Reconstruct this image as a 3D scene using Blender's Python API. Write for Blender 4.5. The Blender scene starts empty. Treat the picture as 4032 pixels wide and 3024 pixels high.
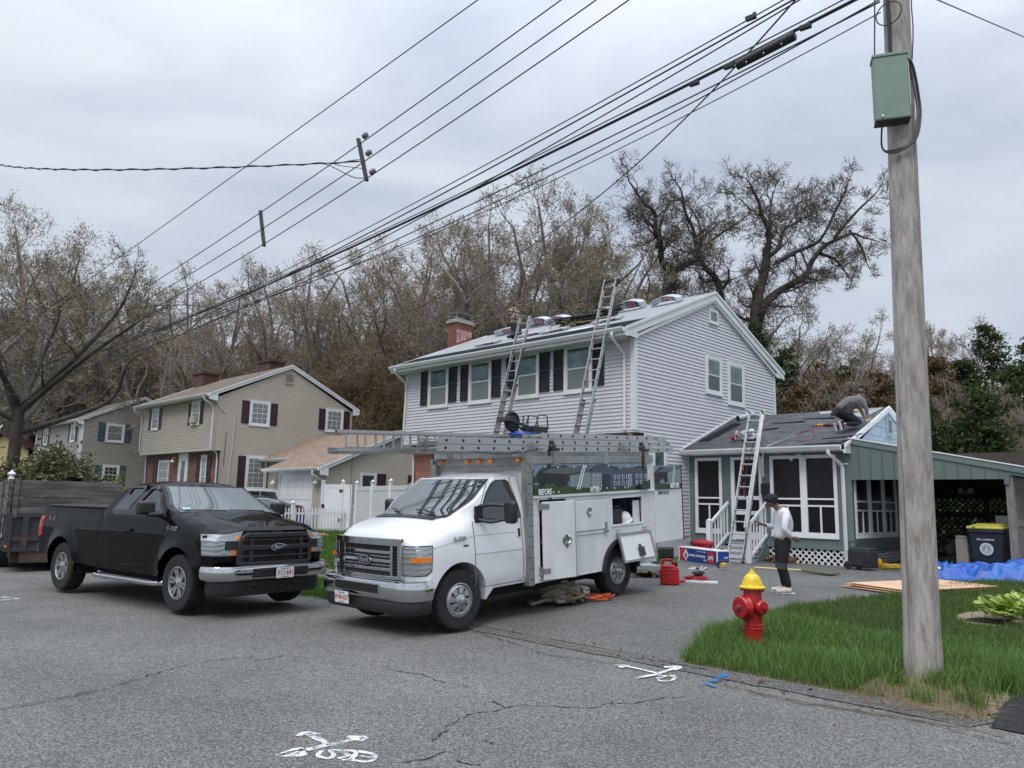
import bpy,bmesh,math,random
import numpy as np
from mathutils import Vector,Matrix,noise
random.seed(7);RNG=np.random.default_rng(11)
SC=bpy.context.scene;COL=SC.collection
R=math.radians;PI=math.pi
# ------------------------------------------------------------------ camera
H=1.70;CAMP=Vector((11.54,-16.47,H));FPX=3015.0
YAW=R(45.8);PIT=R(8.71);ROL=R(1.115)
RH=Vector((math.sin(YAW),math.cos(YAW),0));FH=Vector((-math.cos(YAW),math.sin(YAW),0));ZZ=Vector((0,0,1))
FW=FH*math.cos(PIT)+ZZ*math.sin(PIT);U0=-FH*math.sin(PIT)+ZZ*math.cos(PIT)
CX=RH*math.cos(ROL)+U0*math.sin(ROL);CU=-RH*math.sin(ROL)+U0*math.cos(ROL)
cam=bpy.data.cameras.new("camera");camo=bpy.data.objects.new("camera",cam);COL.objects.link(camo)
camo.matrix_world=Matrix(((CX.x,CU.x,-FW.x,CAMP.x),(CX.y,CU.y,-FW.y,CAMP.y),(CX.z,CU.z,-FW.z,CAMP.z),(0,0,0,1)))
cam.sensor_width=36;cam.lens=FPX/4032*36;cam.clip_end=2000;cam.clip_start=0.1
SC.camera=camo
# ------------------------------------------------------------------ sky, sun
SUN_EL,SUN_AZ=R(52),R(200)
w=bpy.data.worlds.new("World");SC.world=w;w.use_nodes=True
nt=w.node_tree;nt.nodes.clear()
def N_(nt,t,**k):
 n=nt.nodes.new(t)
 for a,b in k.items():
  if a=='i':
   for c,d in b.items():n.inputs[c].default_value=d
  else:setattr(n,a,b)
 return n
out=N_(nt,'ShaderNodeOutputWorld');bg=N_(nt,'ShaderNodeBackground',i={'Strength':0.1})
sky=N_(nt,'ShaderNodeTexSky',sky_type='NISHITA',sun_disc=False,sun_elevation=SUN_EL,sun_rotation=SUN_AZ)
sky.dust_density=3
tc=N_(nt,'ShaderNodeTexCoord');mp=N_(nt,'ShaderNodeMapping',i={'Scale':(1.3,1.3,3.6),'Rotation':(0.1,0.05,0.4)})
n1=N_(nt,'ShaderNodeTexNoise',i={'Scale':1.5,'Detail':7.0,'Roughness':0.52,'Distortion':0.5})
rp=N_(nt,'ShaderNodeValToRGB');rp.color_ramp.elements[0].position=0.36;rp.color_ramp.elements[1].position=0.64
rp.color_ramp.elements[0].color=(4.7,5.35,6.55,1);rp.color_ramp.elements[1].color=(7.0,7.55,8.3,1)
sep=N_(nt,'ShaderNodeSeparateXYZ')
mr=N_(nt,'ShaderNodeMapRange',i={'From Min':0.0,'From Max':1.0,'To Min':0.97,'To Max':5.2});mr.clamp=True
pw=N_(nt,'ShaderNodeMath',operation='POWER',i={1:4.5});mx0=N_(nt,'ShaderNodeMath',operation='MAXIMUM',i={1:0.0})
vm=N_(nt,'ShaderNodeVectorMath',operation='SCALE');mix=N_(nt,'ShaderNodeMixRGB',i={'Fac':0.97})
L=nt.links.new
L(tc.outputs['Generated'],mp.inputs['Vector']);L(mp.outputs[0],n1.inputs['Vector']);L(n1.outputs['Fac'],rp.inputs['Fac'])
L(tc.outputs['Generated'],sep.inputs[0]);L(sep.outputs[2],mx0.inputs[0]);L(mx0.outputs[0],pw.inputs[0]);L(pw.outputs[0],mr.inputs['Value'])
L(rp.outputs[0],vm.inputs[0]);L(mr.outputs[0],vm.inputs['Scale'])
L(sky.outputs[0],mix.inputs[1]);L(vm.outputs[0],mix.inputs[2]);L(mix.outputs[0],bg.inputs[0]);L(bg.outputs[0],out.inputs[0])
sl=bpy.data.lights.new("sun",'SUN');sl.energy=1.45;sl.angle=R(24);sl.color=(1,0.94,0.85)
so=bpy.data.objects.new("sun",sl);COL.objects.link(so);so.location=(0,-20,30)
so.rotation_euler=(R(90)-SUN_EL,0,R(25))
SC.view_settings.view_transform='Standard';SC.view_settings.look='None';SC.view_settings.exposure=0.08;SC.view_settings.gamma=1
# ------------------------------------------------------------------ sight-line helper: photo pixel -> point on a real plane
def ray(x,y):
 d=CX*((x-2016)/FPX)-CU*((y-1512)/FPX)+FW
 return d
def hit(x,y,ax,val):
 d=ray(x,y);t=(val-CAMP[ax])/d[ax];return CAMP+d*t
def zg(x,y):
 pts=[(-9.4,0.0),(-9.1,0.035),(-6.0,0.2),(-2.0,0.26),(0.5,0.29),(40,0.5)]
 if y<=pts[0][0]:return 0.0
 for(a,b),(c,d) in zip(pts,pts[1:]):
  if y<=c:return b+(d-b)*(y-a)/(c-a)
 return pts[-1][1]
def gnd(x,y,dz=0.0):
 z=0.0
 for i in range(12):
  p=hit(x,y,2,z+dz);z=zg(p.x,p.y)
 return p
def at_depth(x,y,D):
 d=ray(x,y);return CAMP+d*(D/d.dot(FH))
# ------------------------------------------------------------------ materials
MATS={}
def mat(name,col,rough=0.6,metal=0.0,var=0.0,vscale=6.0,bump=0.0,bscale=40.0,coat=0.0,spec=0.5,col2=None,c2pos=(0.45,0.62),c2scale=3.0,stretch=None,alpha=None,emit=None,trans=0.0,sss=0.0):
 if name in MATS:return MATS[name]
 m=bpy.data.materials.new(name);m.use_nodes=True;t=m.node_tree;b=t.nodes['Principled BSDF']
 b.inputs['Roughness'].default_value=rough;b.inputs['Metallic'].default_value=metal
 b.inputs['Base Color'].default_value=(*col,1);b.inputs['Coat Weight'].default_value=coat;b.inputs['Coat Roughness'].default_value=0.04
 b.inputs['Specular IOR Level'].default_value=spec
 if trans:b.inputs['Transmission Weight'].default_value=trans
 l=t.links.new
 tcn=N_(t,'ShaderNodeTexCoord');src=tcn.outputs['Object']
 if stretch:
  mpn=N_(t,'ShaderNodeMapping',i={'Scale':stretch});l(src,mpn.inputs[0]);src=mpn.outputs[0]
 cur=None
 if col2:
  n=N_(t,'ShaderNodeTexNoise',i={'Scale':c2scale,'Detail':6.0,'Roughness':0.6});l(src,n.inputs['Vector'])
  r=N_(t,'ShaderNodeValToRGB');r.color_ramp.elements[0].position=c2pos[0];r.color_ramp.elements[1].position=c2pos[1]
  r.color_ramp.elements[0].color=(*col,1);r.color_ramp.elements[1].color=(*col2,1);l(n.outputs['Fac'],r.inputs[0]);cur=r.outputs[0]
 if var>0:
  n=N_(t,'ShaderNodeTexNoise',i={'Scale':vscale,'Detail':5.0,'Roughness':0.6});l(src,n.inputs['Vector'])
  mrn=N_(t,'ShaderNodeMapRange',i={'From Min':0.3,'From Max':0.7,'To Min':1-var,'To Max':1+var});l(n.outputs['Fac'],mrn.inputs[0])
  vmn=N_(t,'ShaderNodeVectorMath',operation='SCALE');l(mrn.outputs[0],vmn.inputs['Scale'])
  if cur:l(cur,vmn.inputs[0])
  else:vmn.inputs[0].default_value=col
  cur=vmn.outputs[0]
 if cur:l(cur,b.inputs['Base Color'])
 if bump>0:
  n=N_(t,'ShaderNodeTexNoise',i={'Scale':bscale,'Detail':4.0});l(src,n.inputs['Vector'])
  bn=N_(t,'ShaderNodeBump',i={'Strength':bump,'Distance':0.01});l(n.outputs['Fac'],bn.inputs['Height']);l(bn.outputs[0],b.inputs['Normal'])
 if emit:b.inputs['Emission Color'].default_value=(*emit,1);b.inputs['Emission Strength'].default_value=1
 MATS[name]=m;return m
def brickmat(name,c1,c2,mortar,axes='xz',bw=0.2,bh=0.067,ms=0.008,off=0.5,rough=0.85,bump=0.5,var=0.25,patch=None,squash=1.0):
 if name in MATS:return MATS[name]
 m=bpy.data.materials.new(name);m.use_nodes=True;t=m.node_tree;b=t.nodes['Principled BSDF'];l=t.links.new
 b.inputs['Roughness'].default_value=rough
 tcn=N_(t,'ShaderNodeTexCoord');s=N_(t,'ShaderNodeSeparateXYZ');c=N_(t,'ShaderNodeCombineXYZ');l(tcn.outputs['Object'],s.inputs[0])
 ix={'x':0,'y':1,'z':2};l(s.outputs[ix[axes[0]]],c.inputs[0]);l(s.outputs[ix[axes[1]]],c.inputs[1])
 br=N_(t,'ShaderNodeTexBrick',i={'Color1':(*c1,1),'Color2':(*c2,1),'Mortar':(*mortar,1),'Scale':1.0,'Mortar Size':ms,'Mortar Smooth':0.1,'Bias':0.0,'Brick Width':bw,'Row Height':bh})
 br.offset=off;br.squash=squash;l(c.outputs[0],br.inputs['Vector'])
 n=N_(t,'ShaderNodeTexNoise',i={'Scale':2.3,'Detail':6.0,'Roughness':0.65});l(tcn.outputs['Object'],n.inputs['Vector'])
 mrn=N_(t,'ShaderNodeMapRange',i={'From Min':0.3,'From Max':0.7,'To Min':1-var,'To Max':1+var});l(n.outputs['Fac'],mrn.inputs[0])
 vmn=N_(t,'ShaderNodeVectorMath',operation='SCALE');l(br.outputs['Color'],vmn.inputs[0]);l(mrn.outputs[0],vmn.inputs['Scale'])
 n2=N_(t,'ShaderNodeTexNoise',i={'Scale':90.0,'Detail':2.0});l(tcn.outputs['Object'],n2.inputs['Vector'])
 mr2=N_(t,'ShaderNodeMapRange',i={'From Min':0.3,'From Max':0.7,'To Min':0.75,'To Max':1.25});l(n2.outputs['Fac'],mr2.inputs[0])
 vm2=N_(t,'ShaderNodeVectorMath',operation='SCALE');l(vmn.outputs[0],vm2.inputs[0]);l(mr2.outputs[0],vm2.inputs['Scale'])
 l(vm2.outputs[0],b.inputs['Base Color'])
 if bump:
  iv=N_(t,'ShaderNodeMath',operation='SUBTRACT',i={0:1.0});l(br.outputs['Fac'],iv.inputs[1])
  bn=N_(t,'ShaderNodeBump',i={'Strength':bump,'Distance':0.01});l(iv.outputs[0],bn.inputs['Height']);l(bn.outputs[0],b.inputs['Normal'])
 MATS[name]=m;return m
def s2l(*c):
 return tuple(((x/255)/12.92 if x/255<=0.04045 else((x/255+0.055)/1.055)**2.4) for x in c)
def leafmat(name,cols,rough=0.6):
 if name in MATS:return MATS[name]
 m=bpy.data.materials.new(name);m.use_nodes=True;t=m.node_tree;b=t.nodes['Principled BSDF'];l=t.links.new
 b.inputs['Roughness'].default_value=rough;b.inputs['Specular IOR Level'].default_value=0.25
 g=N_(t,'ShaderNodeNewGeometry');r=N_(t,'ShaderNodeValToRGB');cr=r.color_ramp
 while len(cr.elements)<len(cols):cr.elements.new(0.5)
 for k,c in enumerate(cols):cr.elements[k].position=k/(len(cols)-1);cr.elements[k].color=(*c,1)
 l(g.outputs['Random Per Island'],r.inputs[0]);l(r.outputs[0],b.inputs['Base Color'])
 tr=N_(t,'ShaderNodeBsdfTranslucent');l(r.outputs[0],tr.inputs[0]);ms=N_(t,'ShaderNodeMixShader',i={0:0.25})
 o=t.nodes['Material Output'];l(b.outputs[0],ms.inputs[1]);l(tr.outputs[0],ms.inputs[2]);l(ms.outputs[0],o.inputs[0])
 MATS[name]=m;return m
# ------------------------------------------------------------------ mesh builder
class MB:
 def __init__(s):s.v=[];s.f=[];s.m=[];s.k=0
 def mi(s,k):s.k=k;return s
 def add(s,vs,fs):
  b=len(s.v);s.v+=[tuple(q) for q in vs];s.f+=[tuple(b+i for i in q) for q in fs];s.m+=[s.k]*len(fs);return s
 def hexa(s,p):
  return s.add(p,[(3,2,1,0),(4,5,6,7),(0,1,5,4),(1,2,6,5),(2,3,7,6),(3,0,4,7)])
 def box(s,x0,x1,y0,y1,z0,z1):
  return s.hexa([(x0,y0,z0),(x1,y0,z0),(x1,y1,z0),(x0,y1,z0),(x0,y0,z1),(x1,y0,z1),(x1,y1,z1),(x0,y1,z1)])
 def obox(s,c,ax,ay,az):
  c,ax,ay,az=map(Vector,(c,ax,ay,az))
  return s.hexa([c-ax-ay-az,c+ax-ay-az,c+ax+ay-az,c-ax+ay-az,c-ax-ay+az,c+ax-ay+az,c+ax+ay+az,c-ax+ay+az])
 def bar(s,a,b,wd,ht,up=(0,0,1)):
  a,b,up=Vector(a),Vector(b),Vector(up);d=(b-a)
  if d.length<1e-6:return s
  x=d.normalized();y=up.cross(x)
  if y.length<1e-4:y=Vector((1,0,0)).cross(x)
  y.normalize();z=x.cross(y)
  return s.obox((a+b)/2,d/2,y*wd/2,z*ht/2)
 def tube(s,pts,r,n=8,caps=True,closed=False):
  pts=[Vector(p) for p in pts];m=len(pts);rs=r if hasattr(r,'__len__') else[r]*m
  b=len(s.v);prev=None;rings=[]
  for i in range(m):
   if closed:t=pts[(i+1)%m]-pts[i-1]
   else:t=pts[min(i+1,m-1)]-pts[max(i-1,0)]
   if t.length<1e-9:t=Vector((0,0,1))
   t.normalize()
   if prev is None:a=Vector((0,0,1)) if abs(t.z)<0.9 else Vector((1,0,0));u=a.cross(t).normalized()
   else:
    u=prev-t*prev.dot(t)
    if u.length<1e-6:u=Vector((1,0,0)).cross(t)
    u.normalize()
   prev=u;w_=t.cross(u)
   rings.append([pts[i]+(u*math.cos(2*PI*j/n)+w_*math.sin(2*PI*j/n))*rs[i] for j in range(n)])
  vs=[q for rg in rings for q in rg];fs=[]
  for i in range(m if closed else m-1):
   k=(i+1)%m
   for j in range(n):fs.append((i*n+j,i*n+(j+1)%n,k*n+(j+1)%n,k*n+j))
  if caps and not closed:fs.append(tuple(reversed(range(n))));fs.append(tuple((m-1)*n+j for j in range(n)))
  return s.add(vs,fs)
 def cyl(s,a,b,r,r2=None,n=16):return s.tube([a,b],[r,r if r2 is None else r2],n)
 def lathe(s,prof,n=24,o=(0,0,0),ax=(0,0,1),caps=True):
  o=Vector(o);z=Vector(ax).normalized();x=(Vector((1,0,0)) if abs(z.x)<0.9 else Vector((0,1,0))).cross(z).normalized();y=z.cross(x)
  vs=[];fs=[]
  for(r,h) in prof:
   for j in range(n):a=2*PI*j/n;vs.append(o+(x*math.cos(a)+y*math.sin(a))*r+z*h)
  for i in range(len(prof)-1):
   for j in range(n):fs.append((i*n+j,i*n+(j+1)%n,(i+1)*n+(j+1)%n,(i+1)*n+j))
  if caps and prof[0][0]>1e-4:fs.append(tuple(reversed(range(n))))
  if caps and prof[-1][0]>1e-4:fs.append(tuple((len(prof)-1)*n+j for j in range(n)))
  return s.add(vs,fs)
 def prism(s,poly,o,ax,ay,az,d):
  o,ax,ay,az=map(Vector,(o,ax,ay,az));n=len(poly)
  a=[o+ax*p[0]+ay*p[1] for p in poly];b_=[q+az*d for q in a]
  return s.add(a+b_,[tuple(reversed(range(n))),tuple(range(n,2*n))]+[(i,(i+1)%n,n+(i+1)%n,n+i) for i in range(n)])
 def poly(s,pts):return s.add(pts,[tuple(range(len(pts)))])
 def ico(s,c,r,sub=1,sc=(1,1,1),jit=0.0,seed=0):
  bm=bmesh.new();bmesh.ops.create_icosphere(bm,subdivisions=sub,radius=1)
  vs=[]
  for q in bm.verts:
   k=1+jit*noise.noise(q.co*2.1+Vector((seed*3.1,seed,0)));vs.append((c[0]+q.co.x*r*sc[0]*k,c[1]+q.co.y*r*sc[1]*k,c[2]+q.co.z*r*sc[2]*k))
  fs=[tuple(x.index for x in f.verts) for f in bm.faces];bm.free();return s.add(vs,fs)
 def mesh(s,me,M=None):
  vs=[(M@q.co) if M else q.co for q in me.vertices];return s.add(vs,[tuple(p.vertices) for p in me.polygons])
 def xf(s,M,start=0):
  s.v[start:]=[tuple(M@Vector(q)) for q in s.v[start:]];return s
 def build(s,name,mats,parent=None,smooth=35,bevel=0,seg=2,recalc=True,sub=0):
  me=bpy.data.meshes.new(name);me.from_pydata(s.v,[],s.f)
  mats=mats if isinstance(mats,(list,tuple)) else[mats]
  for q in mats:me.materials.append(q)
  if len(mats)>1:me.polygons.foreach_set('material_index',s.m)
  if recalc:
   bm=bmesh.new();bm.from_mesh(me);bmesh.ops.recalc_face_normals(bm,faces=bm.faces);bm.to_mesh(me);bm.free()
  if smooth is not None:
   me.polygons.foreach_set('use_smooth',[True]*len(me.polygons));me.set_sharp_from_angle(angle=R(smooth))
  me.update();o=bpy.data.objects.new(name,me);COL.objects.link(o)
  if parent:o.parent=parent
  if bevel:md=o.modifiers.new('b','BEVEL');md.width=bevel;md.segments=seg;md.limit_method='ANGLE';md.angle_limit=R(40)
  if sub:md=o.modifiers.new('s','SUBSURF');md.levels=sub;md.render_levels=sub
  return o
def tag(o,label,cat,group=None,kind=None):
 if label:o['label']=label
 if cat:o['category']=cat
 if group:o['group']=group
 if kind:o['kind']=kind
 return o
def thing(name,label,cat,loc=(0,0,0),rz=0.0,group=None,rot=None):
 o=bpy.data.objects.new(name,None);COL.objects.link(o);o.location=loc;o.rotation_euler=rot or(0,0,rz);o.empty_display_size=0.3
 return tag(o,label,cat,group)
def struct(name,mb,m,**k):
 o=mb.build(name,m,**k) if isinstance(mb,MB) else mb;o['kind']='structure';return o
KIDS={}
def copy_tree(o,parent=None,loc=None,rz=None,label=None):
 c=o.copy();COL.objects.link(c)
 if parent:c.parent=parent
 for ch in[q for q in bpy.data.objects if q.parent==o]:copy_tree(ch,c)
 if loc is not None:c.location=loc
 if rz is not None:c.rotation_euler=(0,0,rz)
 if label:c['label']=label
 return c
def text_mesh(s,size=1.0,ext=0.0,bold=0.0,align='CENTER',sx=1.0):
 cu=bpy.data.curves.new('t','FONT');cu.body=s;cu.size=size;cu.extrude=ext;cu.offset=bold;cu.align_x=align;cu.align_y='CENTER';cu.resolution_u=3
 o=bpy.data.objects.new('t',cu);COL.objects.link(o);dg=bpy.context.evaluated_depsgraph_get();me=bpy.data.meshes.new_from_object(o.evaluated_get(dg))
 bpy.data.objects.remove(o);bpy.data.curves.remove(cu)
 for q in me.vertices:q.co.x*=sx
 return me
def put_text(mb,s,o,ax,ay,size,ext=0.002,bold=0.0,sx=1.0,align='CENTER'):
 me=text_mesh(s,size,ext,bold,align,sx);ax=Vector(ax).normalized();ay=Vector(ay).normalized();az=ax.cross(ay);o=Vector(o)
 M=Matrix(((ax.x,ay.x,az.x,o.x),(ax.y,ay.y,az.y,o.y),(ax.z,ay.z,az.z,o.z),(0,0,0,1)));mb.mesh(me,M);bpy.data.meshes.remove(me);return mb
def arc(cx,cy,r,a0,a1,n,ry=None):
 return[(cx+r*math.cos(a0+(a1-a0)*i/n),cy+(ry or r)*math.sin(a0+(a1-a0)*i/n)) for i in range(n+1)]
def catmull(pts,n=8):
 P=[Vector(p) for p in pts];P=[P[0]*2-P[1]]+P+[P[-1]*2-P[-2]];out=[]
 for i in range(1,len(P)-2):
  for k in range(n):
   t=k/n;a,b,c,d=P[i-1:i+3]
   out.append(0.5*((2*b)+(c-a)*t+(2*a-5*b+4*c-d)*t*t+(3*b-a-3*c+d)*t**3))
 out.append(P[-2]);return out
def npobj(name,V,F,m,parent=None,smooth=False):
 me=bpy.data.meshes.new(name);V=np.asarray(V,np.float32);F=np.asarray(F,np.int32);k=F.shape[1]
 me.vertices.add(len(V));me.vertices.foreach_set('co',V.ravel());me.loops.add(F.size);me.loops.foreach_set('vertex_index',F.ravel())
 me.polygons.add(len(F));me.polygons.foreach_set('loop_start',np.arange(0,F.size,k,dtype=np.int32));me.polygons.foreach_set('loop_total',np.full(len(F),k,np.int32))
 if smooth:me.polygons.foreach_set('use_smooth',np.ones(len(F),bool))
 me.update(calc_edges=True);me.materials.append(m);o=bpy.data.objects.new(name,me);COL.objects.link(o)
 if parent:o.parent=parent
 return o
# ------------------------------------------------------------------ palette
WHITE=mat('white_vinyl',(0.74,0.75,0.77),0.4,var=0.04,vscale=2)
TRIM=mat('white_trim',(0.68,0.70,0.71),0.45,var=0.07,vscale=1.5)
GUTT=mat('gutter_aluminium',(0.66,0.68,0.69),0.35,var=0.08,vscale=1.2)
LAV=mat('lavender_grey_siding',(0.575,0.57,0.61),0.5,var=0.035,vscale=0.8,stretch=(1,1,4))
TAN=mat('tan_siding',(0.44,0.395,0.33),0.5,var=0.05,vscale=0.8)
GRYS=mat('weathered_grey_siding',(0.30,0.28,0.25),0.55,var=0.06,vscale=0.8)
YEL=mat('yellow_siding',(0.52,0.42,0.22),0.55,var=0.05)
BLK=mat('black_shutter',(0.012,0.014,0.02),0.5)
MAR=mat('maroon_shutter',(0.035,0.014,0.022),0.55)
BLU=mat('slate_blue_shutter',(0.035,0.075,0.105),0.55)
GLASS=mat('window_glass',(0.10,0.155,0.155),0.06,metal=0.35,var=0.5,vscale=5,spec=0.8)
SCREEN=mat('insect_screen',(0.17,0.19,0.18),0.35,var=0.08,spec=0.4)
DGLASS=mat('dark_window_glass',(0.03,0.035,0.04),0.05,spec=0.8)
CURT=mat('curtained_glass',(0.20,0.205,0.205),0.2,var=0.35,vscale=9,stretch=(3,3,.4))
BRICKX=brickmat('red_brick_front',(0.36,0.085,0.04),(0.20,0.05,0.028),(0.36,0.31,0.26),'xz')
BRICKY=brickmat('red_brick_side',(0.34,0.07,0.035),(0.20,0.05,0.028),(0.36,0.31,0.26),'yz')
BRICKW=brickmat('weathered_brick',(0.21,0.065,0.045),(0.11,0.038,0.03),(0.24,0.19,0.16),'xz',var=0.5)
BRICKD=brickmat('dark_brick',(0.10,0.03,0.024),(0.07,0.024,0.02),(0.10,0.07,0.06),'yz')
CONC=mat('concrete',(0.30,0.29,0.27),0.85,var=0.2,vscale=3,bump=0.3)
ROOFG=brickmat('charcoal_shingle',(0.045,0.049,0.054),(0.085,0.090,0.097),(0.034,0.036,0.039),'xy',bw=0.33,bh=0.14,ms=0.008,var=0.15,off=0.37,squash=0.7)
ROOFB=brickmat('brown_shingle',(0.115,0.085,0.06),(0.165,0.125,0.09),(0.06,0.045,0.035),'xy',bw=0.32,bh=0.14,ms=0.01,var=0.2,off=0.37)
ROOFT=brickmat('tan_shingle',(0.20,0.14,0.10),(0.28,0.20,0.145),(0.12,0.085,0.06),'xy',bw=0.30,bh=0.14,ms=0.010,var=0.12,off=0.37)
UNDER=mat('grey_roof_underlayment',(0.28,0.29,0.305),0.8,spec=.15,var=0.10,vscale=3,stretch=(0.4,3,1),bump=0.3,bscale=14)
ICEW=mat('black_ice_water_membrane',(0.020,0.021,0.022),0.95,var=0.25,vscale=2,spec=.05)
SAGE=mat('sage_grey_boards',(0.118,0.158,0.153),0.55,var=0.07,vscale=1.2)
SAGED=mat('sage_grey_trim',(0.135,0.180,0.172),0.5,var=0.06,vscale=1.2)
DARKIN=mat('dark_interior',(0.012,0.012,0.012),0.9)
BAMB=mat('bamboo_blind',(0.085,0.058,0.042),0.8,col2=(0.020,0.014,0.012),c2scale=9,stretch=(0.35,0.35,16),bump=0.4,bscale=60)
# ------------------------------------------------------------------ ground, road, driveway
def drape(poly,dz,cuts=()):
 bm=bmesh.new();bm.faces.new([bm.verts.new((p[0],p[1],0)) for p in poly])
 for y in(-9.4,-9.1,-6.0,-2.0,0.5)+tuple(cuts):
  bmesh.ops.bisect_plane(bm,geom=bm.verts[:]+bm.edges[:]+bm.faces[:],plane_co=(0,y,0),plane_no=(0,1,0))
 for v in bm.verts:v.co.z=zg(v.co.x,v.co.y)+dz
 mb=MB();mb.add([v.co[:] for v in bm.verts],[tuple(v.index for v in f.verts) for f in bm.faces] if not bm.verts.index_update() else[]);bm.free();return mb
ASPH=bpy.data.materials.new('asphalt');ASPH.use_nodes=True
def asphalt(m,c_lo,c_hi,agg=1.0,crack=True):
 m.use_nodes=True;t=m.node_tree;b=t.nodes['Principled BSDF'];l=t.links.new;b.inputs['Roughness'].default_value=0.92;b.inputs['Specular IOR Level'].default_value=0.25
 tcn=N_(t,'ShaderNodeTexCoord');o=tcn.outputs['Object']
 v1=N_(t,'ShaderNodeTexVoronoi',i={'Scale':85.0});l(o,v1.inputs['Vector'])
 sx=N_(t,'ShaderNodeSeparateColor');l(v1.outputs['Color'],sx.inputs[0])
 r1=N_(t,'ShaderNodeValToRGB');e=r1.color_ramp;e.elements[0].position=0.0;e.elements[0].color=(*c_lo,1);e.elements[1].position=1.0;e.elements[1].color=(*c_hi,1)
 q=e.elements.new(0.5);q.color=tuple((a+b_)/2*0.92 for a,b_ in zip(c_lo,c_hi))+(1,)
 q=e.elements.new(0.9);q.color=tuple(x*1.25 for x in c_hi)+(1,)
 l(sx.outputs[0],r1.inputs[0])
 n2=N_(t,'ShaderNodeTexNoise',i={'Scale':0.55,'Detail':7.0,'Roughness':0.6});l(o,n2.inputs['Vector'])
 m2=N_(t,'ShaderNodeMapRange',i={'From Min':0.3,'From Max':0.7,'To Min':0.78,'To Max':1.16});l(n2.outputs['Fac'],m2.inputs[0])
 n3=N_(t,'ShaderNodeTexNoise',i={'Scale':260.0,'Detail':2.0});l(o,n3.inputs['Vector'])
 m3=N_(t,'ShaderNodeMapRange',i={'From Min':0.3,'From Max':0.7,'To Min':0.8,'To Max':1.2});l(n3.outputs['Fac'],m3.inputs[0])
 mm=N_(t,'ShaderNodeMath',operation='MULTIPLY');l(m2.outputs[0],mm.inputs[0]);l(m3.outputs[0],mm.inputs[1])
 vs=N_(t,'ShaderNodeVectorMath',operation='SCALE');l(r1.outputs[0],vs.inputs[0]);l(mm.outputs[0],vs.inputs['Scale']);l(vs.outputs[0],b.inputs['Base Color'])
 bn=N_(t,'ShaderNodeBump',i={'Strength':0.6*agg,'Distance':0.006});l(v1.outputs['Distance'],bn.inputs['Height']);l(bn.outputs[0],b.inputs['Normal'])
asphalt(ASPH,(0.068,0.067,0.064),(0.185,0.18,0.168))
ASPD=bpy.data.materials.new('driveway_asphalt');asphalt(ASPD,(0.066,0.065,0.063),(0.165,0.161,0.152),0.8)
ASPB=bpy.data.materials.new('patch_asphalt');asphalt(ASPB,(0.052,0.052,0.052),(0.14,0.137,0.13),0.9)
ASPN=bpy.data.materials.new('fresh_black_asphalt');asphalt(ASPN,(0.010,0.010,0.011),(0.028,0.028,0.030),0.8)
SOIL=mat('lawn_soil',(0.030,0.058,0.014),0.95,var=0.35,vscale=2,col2=(0.06,0.062,0.022),c2scale=1.2,c2pos=(0.5,0.75),bump=0.6,bscale=30)
DIRT=mat('dry_dirt',(0.17,0.125,0.085),0.95,var=0.35,vscale=12,col2=(0.27,0.22,0.15),c2scale=18,bump=0.8,bscale=60)
ys=[-400,-60,-30,-9.4,-9.1,-6,-2,0.5,40,400];xs=[-400,-80,0,80,400]
g=MB();g.add([(x,y,zg(x,min(y,40))-0.004) for y in ys for x in xs],[(j*5+i,j*5+i+1,(j+1)*5+i+1,(j+1)*5+i) for j in range(9) for i in range(4)])
struct('ground',g,SOIL,smooth=None,recalc=False)
def wavy(p,q,n=30,a=0.04,s=0):
 out=[]
 for i in range(n):t=i/n;out.append((p[0]+(q[0]-p[0])*t+a*noise.noise(Vector((s,i*0.9,1))),p[1]+(q[1]-p[1])*t+a*noise.noise(Vector((s+9,i*0.7,4)))))
 return out
struct('road',drape([(-400,-60),(60,-60)]+wavy((60,-9.1),(9.75,-9.12),20,.03,3)+wavy((9.75,-9.12),(7.0,-9.1),20,.05,1)+[(7.0,-9.1),(0.9,-9.13)]+wavy((0.9,-9.22),(-8,-9.2),30,.14,2)+[(-400,-9.2)],0.004),ASPH,smooth=None)
edge=wavy((6.98,-9.09),(6.45,-7.5),8,.03,5)+wavy((6.45,-7.5),(6.36,-5.2),10,.06,6)+wavy((6.36,-5.2),(7.0,-2.2),12,.05,7)+[(7.45,1.6),(8.2,2.0),(8.2,8.1)]
struct('driveway',drape([(0.9,-9.12)]+edge+[(0.3,8.1),(0.3,2.9),(0.9,0.35),(-0.2,-0.1),(0.5,-6.4),(0.75,-9.1)],0.008),ASPD,smooth=None)
struct('pavement',drape([(-60,-8.0),(0.55,-7.75),(0.5,-6.9),(-60,-7.0)],0.012),ASPD,smooth=None)
p=MB();bx=drape(wavy((3.2,-9.32),(9.9,-9.36),40,.05,21)+wavy((9.9,-9.10),(6.95,-9.10),16,.03,31)+wavy((6.95,-9.10),(3.2,-9.2),14,.03,34),0.013)
struct('asphalt_apron_strip',bx,ASPB,smooth=None)
struct('neighbour_driveway',drape([(9.86,-9.30),(16,-9.3),(16,6),(12,6),(10.9,-3.0),(10.15,-6.6),(9.80,-8.55)],0.017),ASPN,smooth=None)
struct('dirt_patch',drape(wavy((9.0,-9.15),(9.80,-9.14),12,.05,41)+wavy((9.80,-9.12),(9.82,-8.4),10,.06,42)+wavy((9.75,-8.15),(9.3,-7.95),6,.05,43)+wavy((9.3,-7.95),(8.75,-8.35),8,.06,44)+wavy((8.75,-8.5),(8.9,-9.1),8,.04,45),0.006),DIRT,smooth=None)
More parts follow.
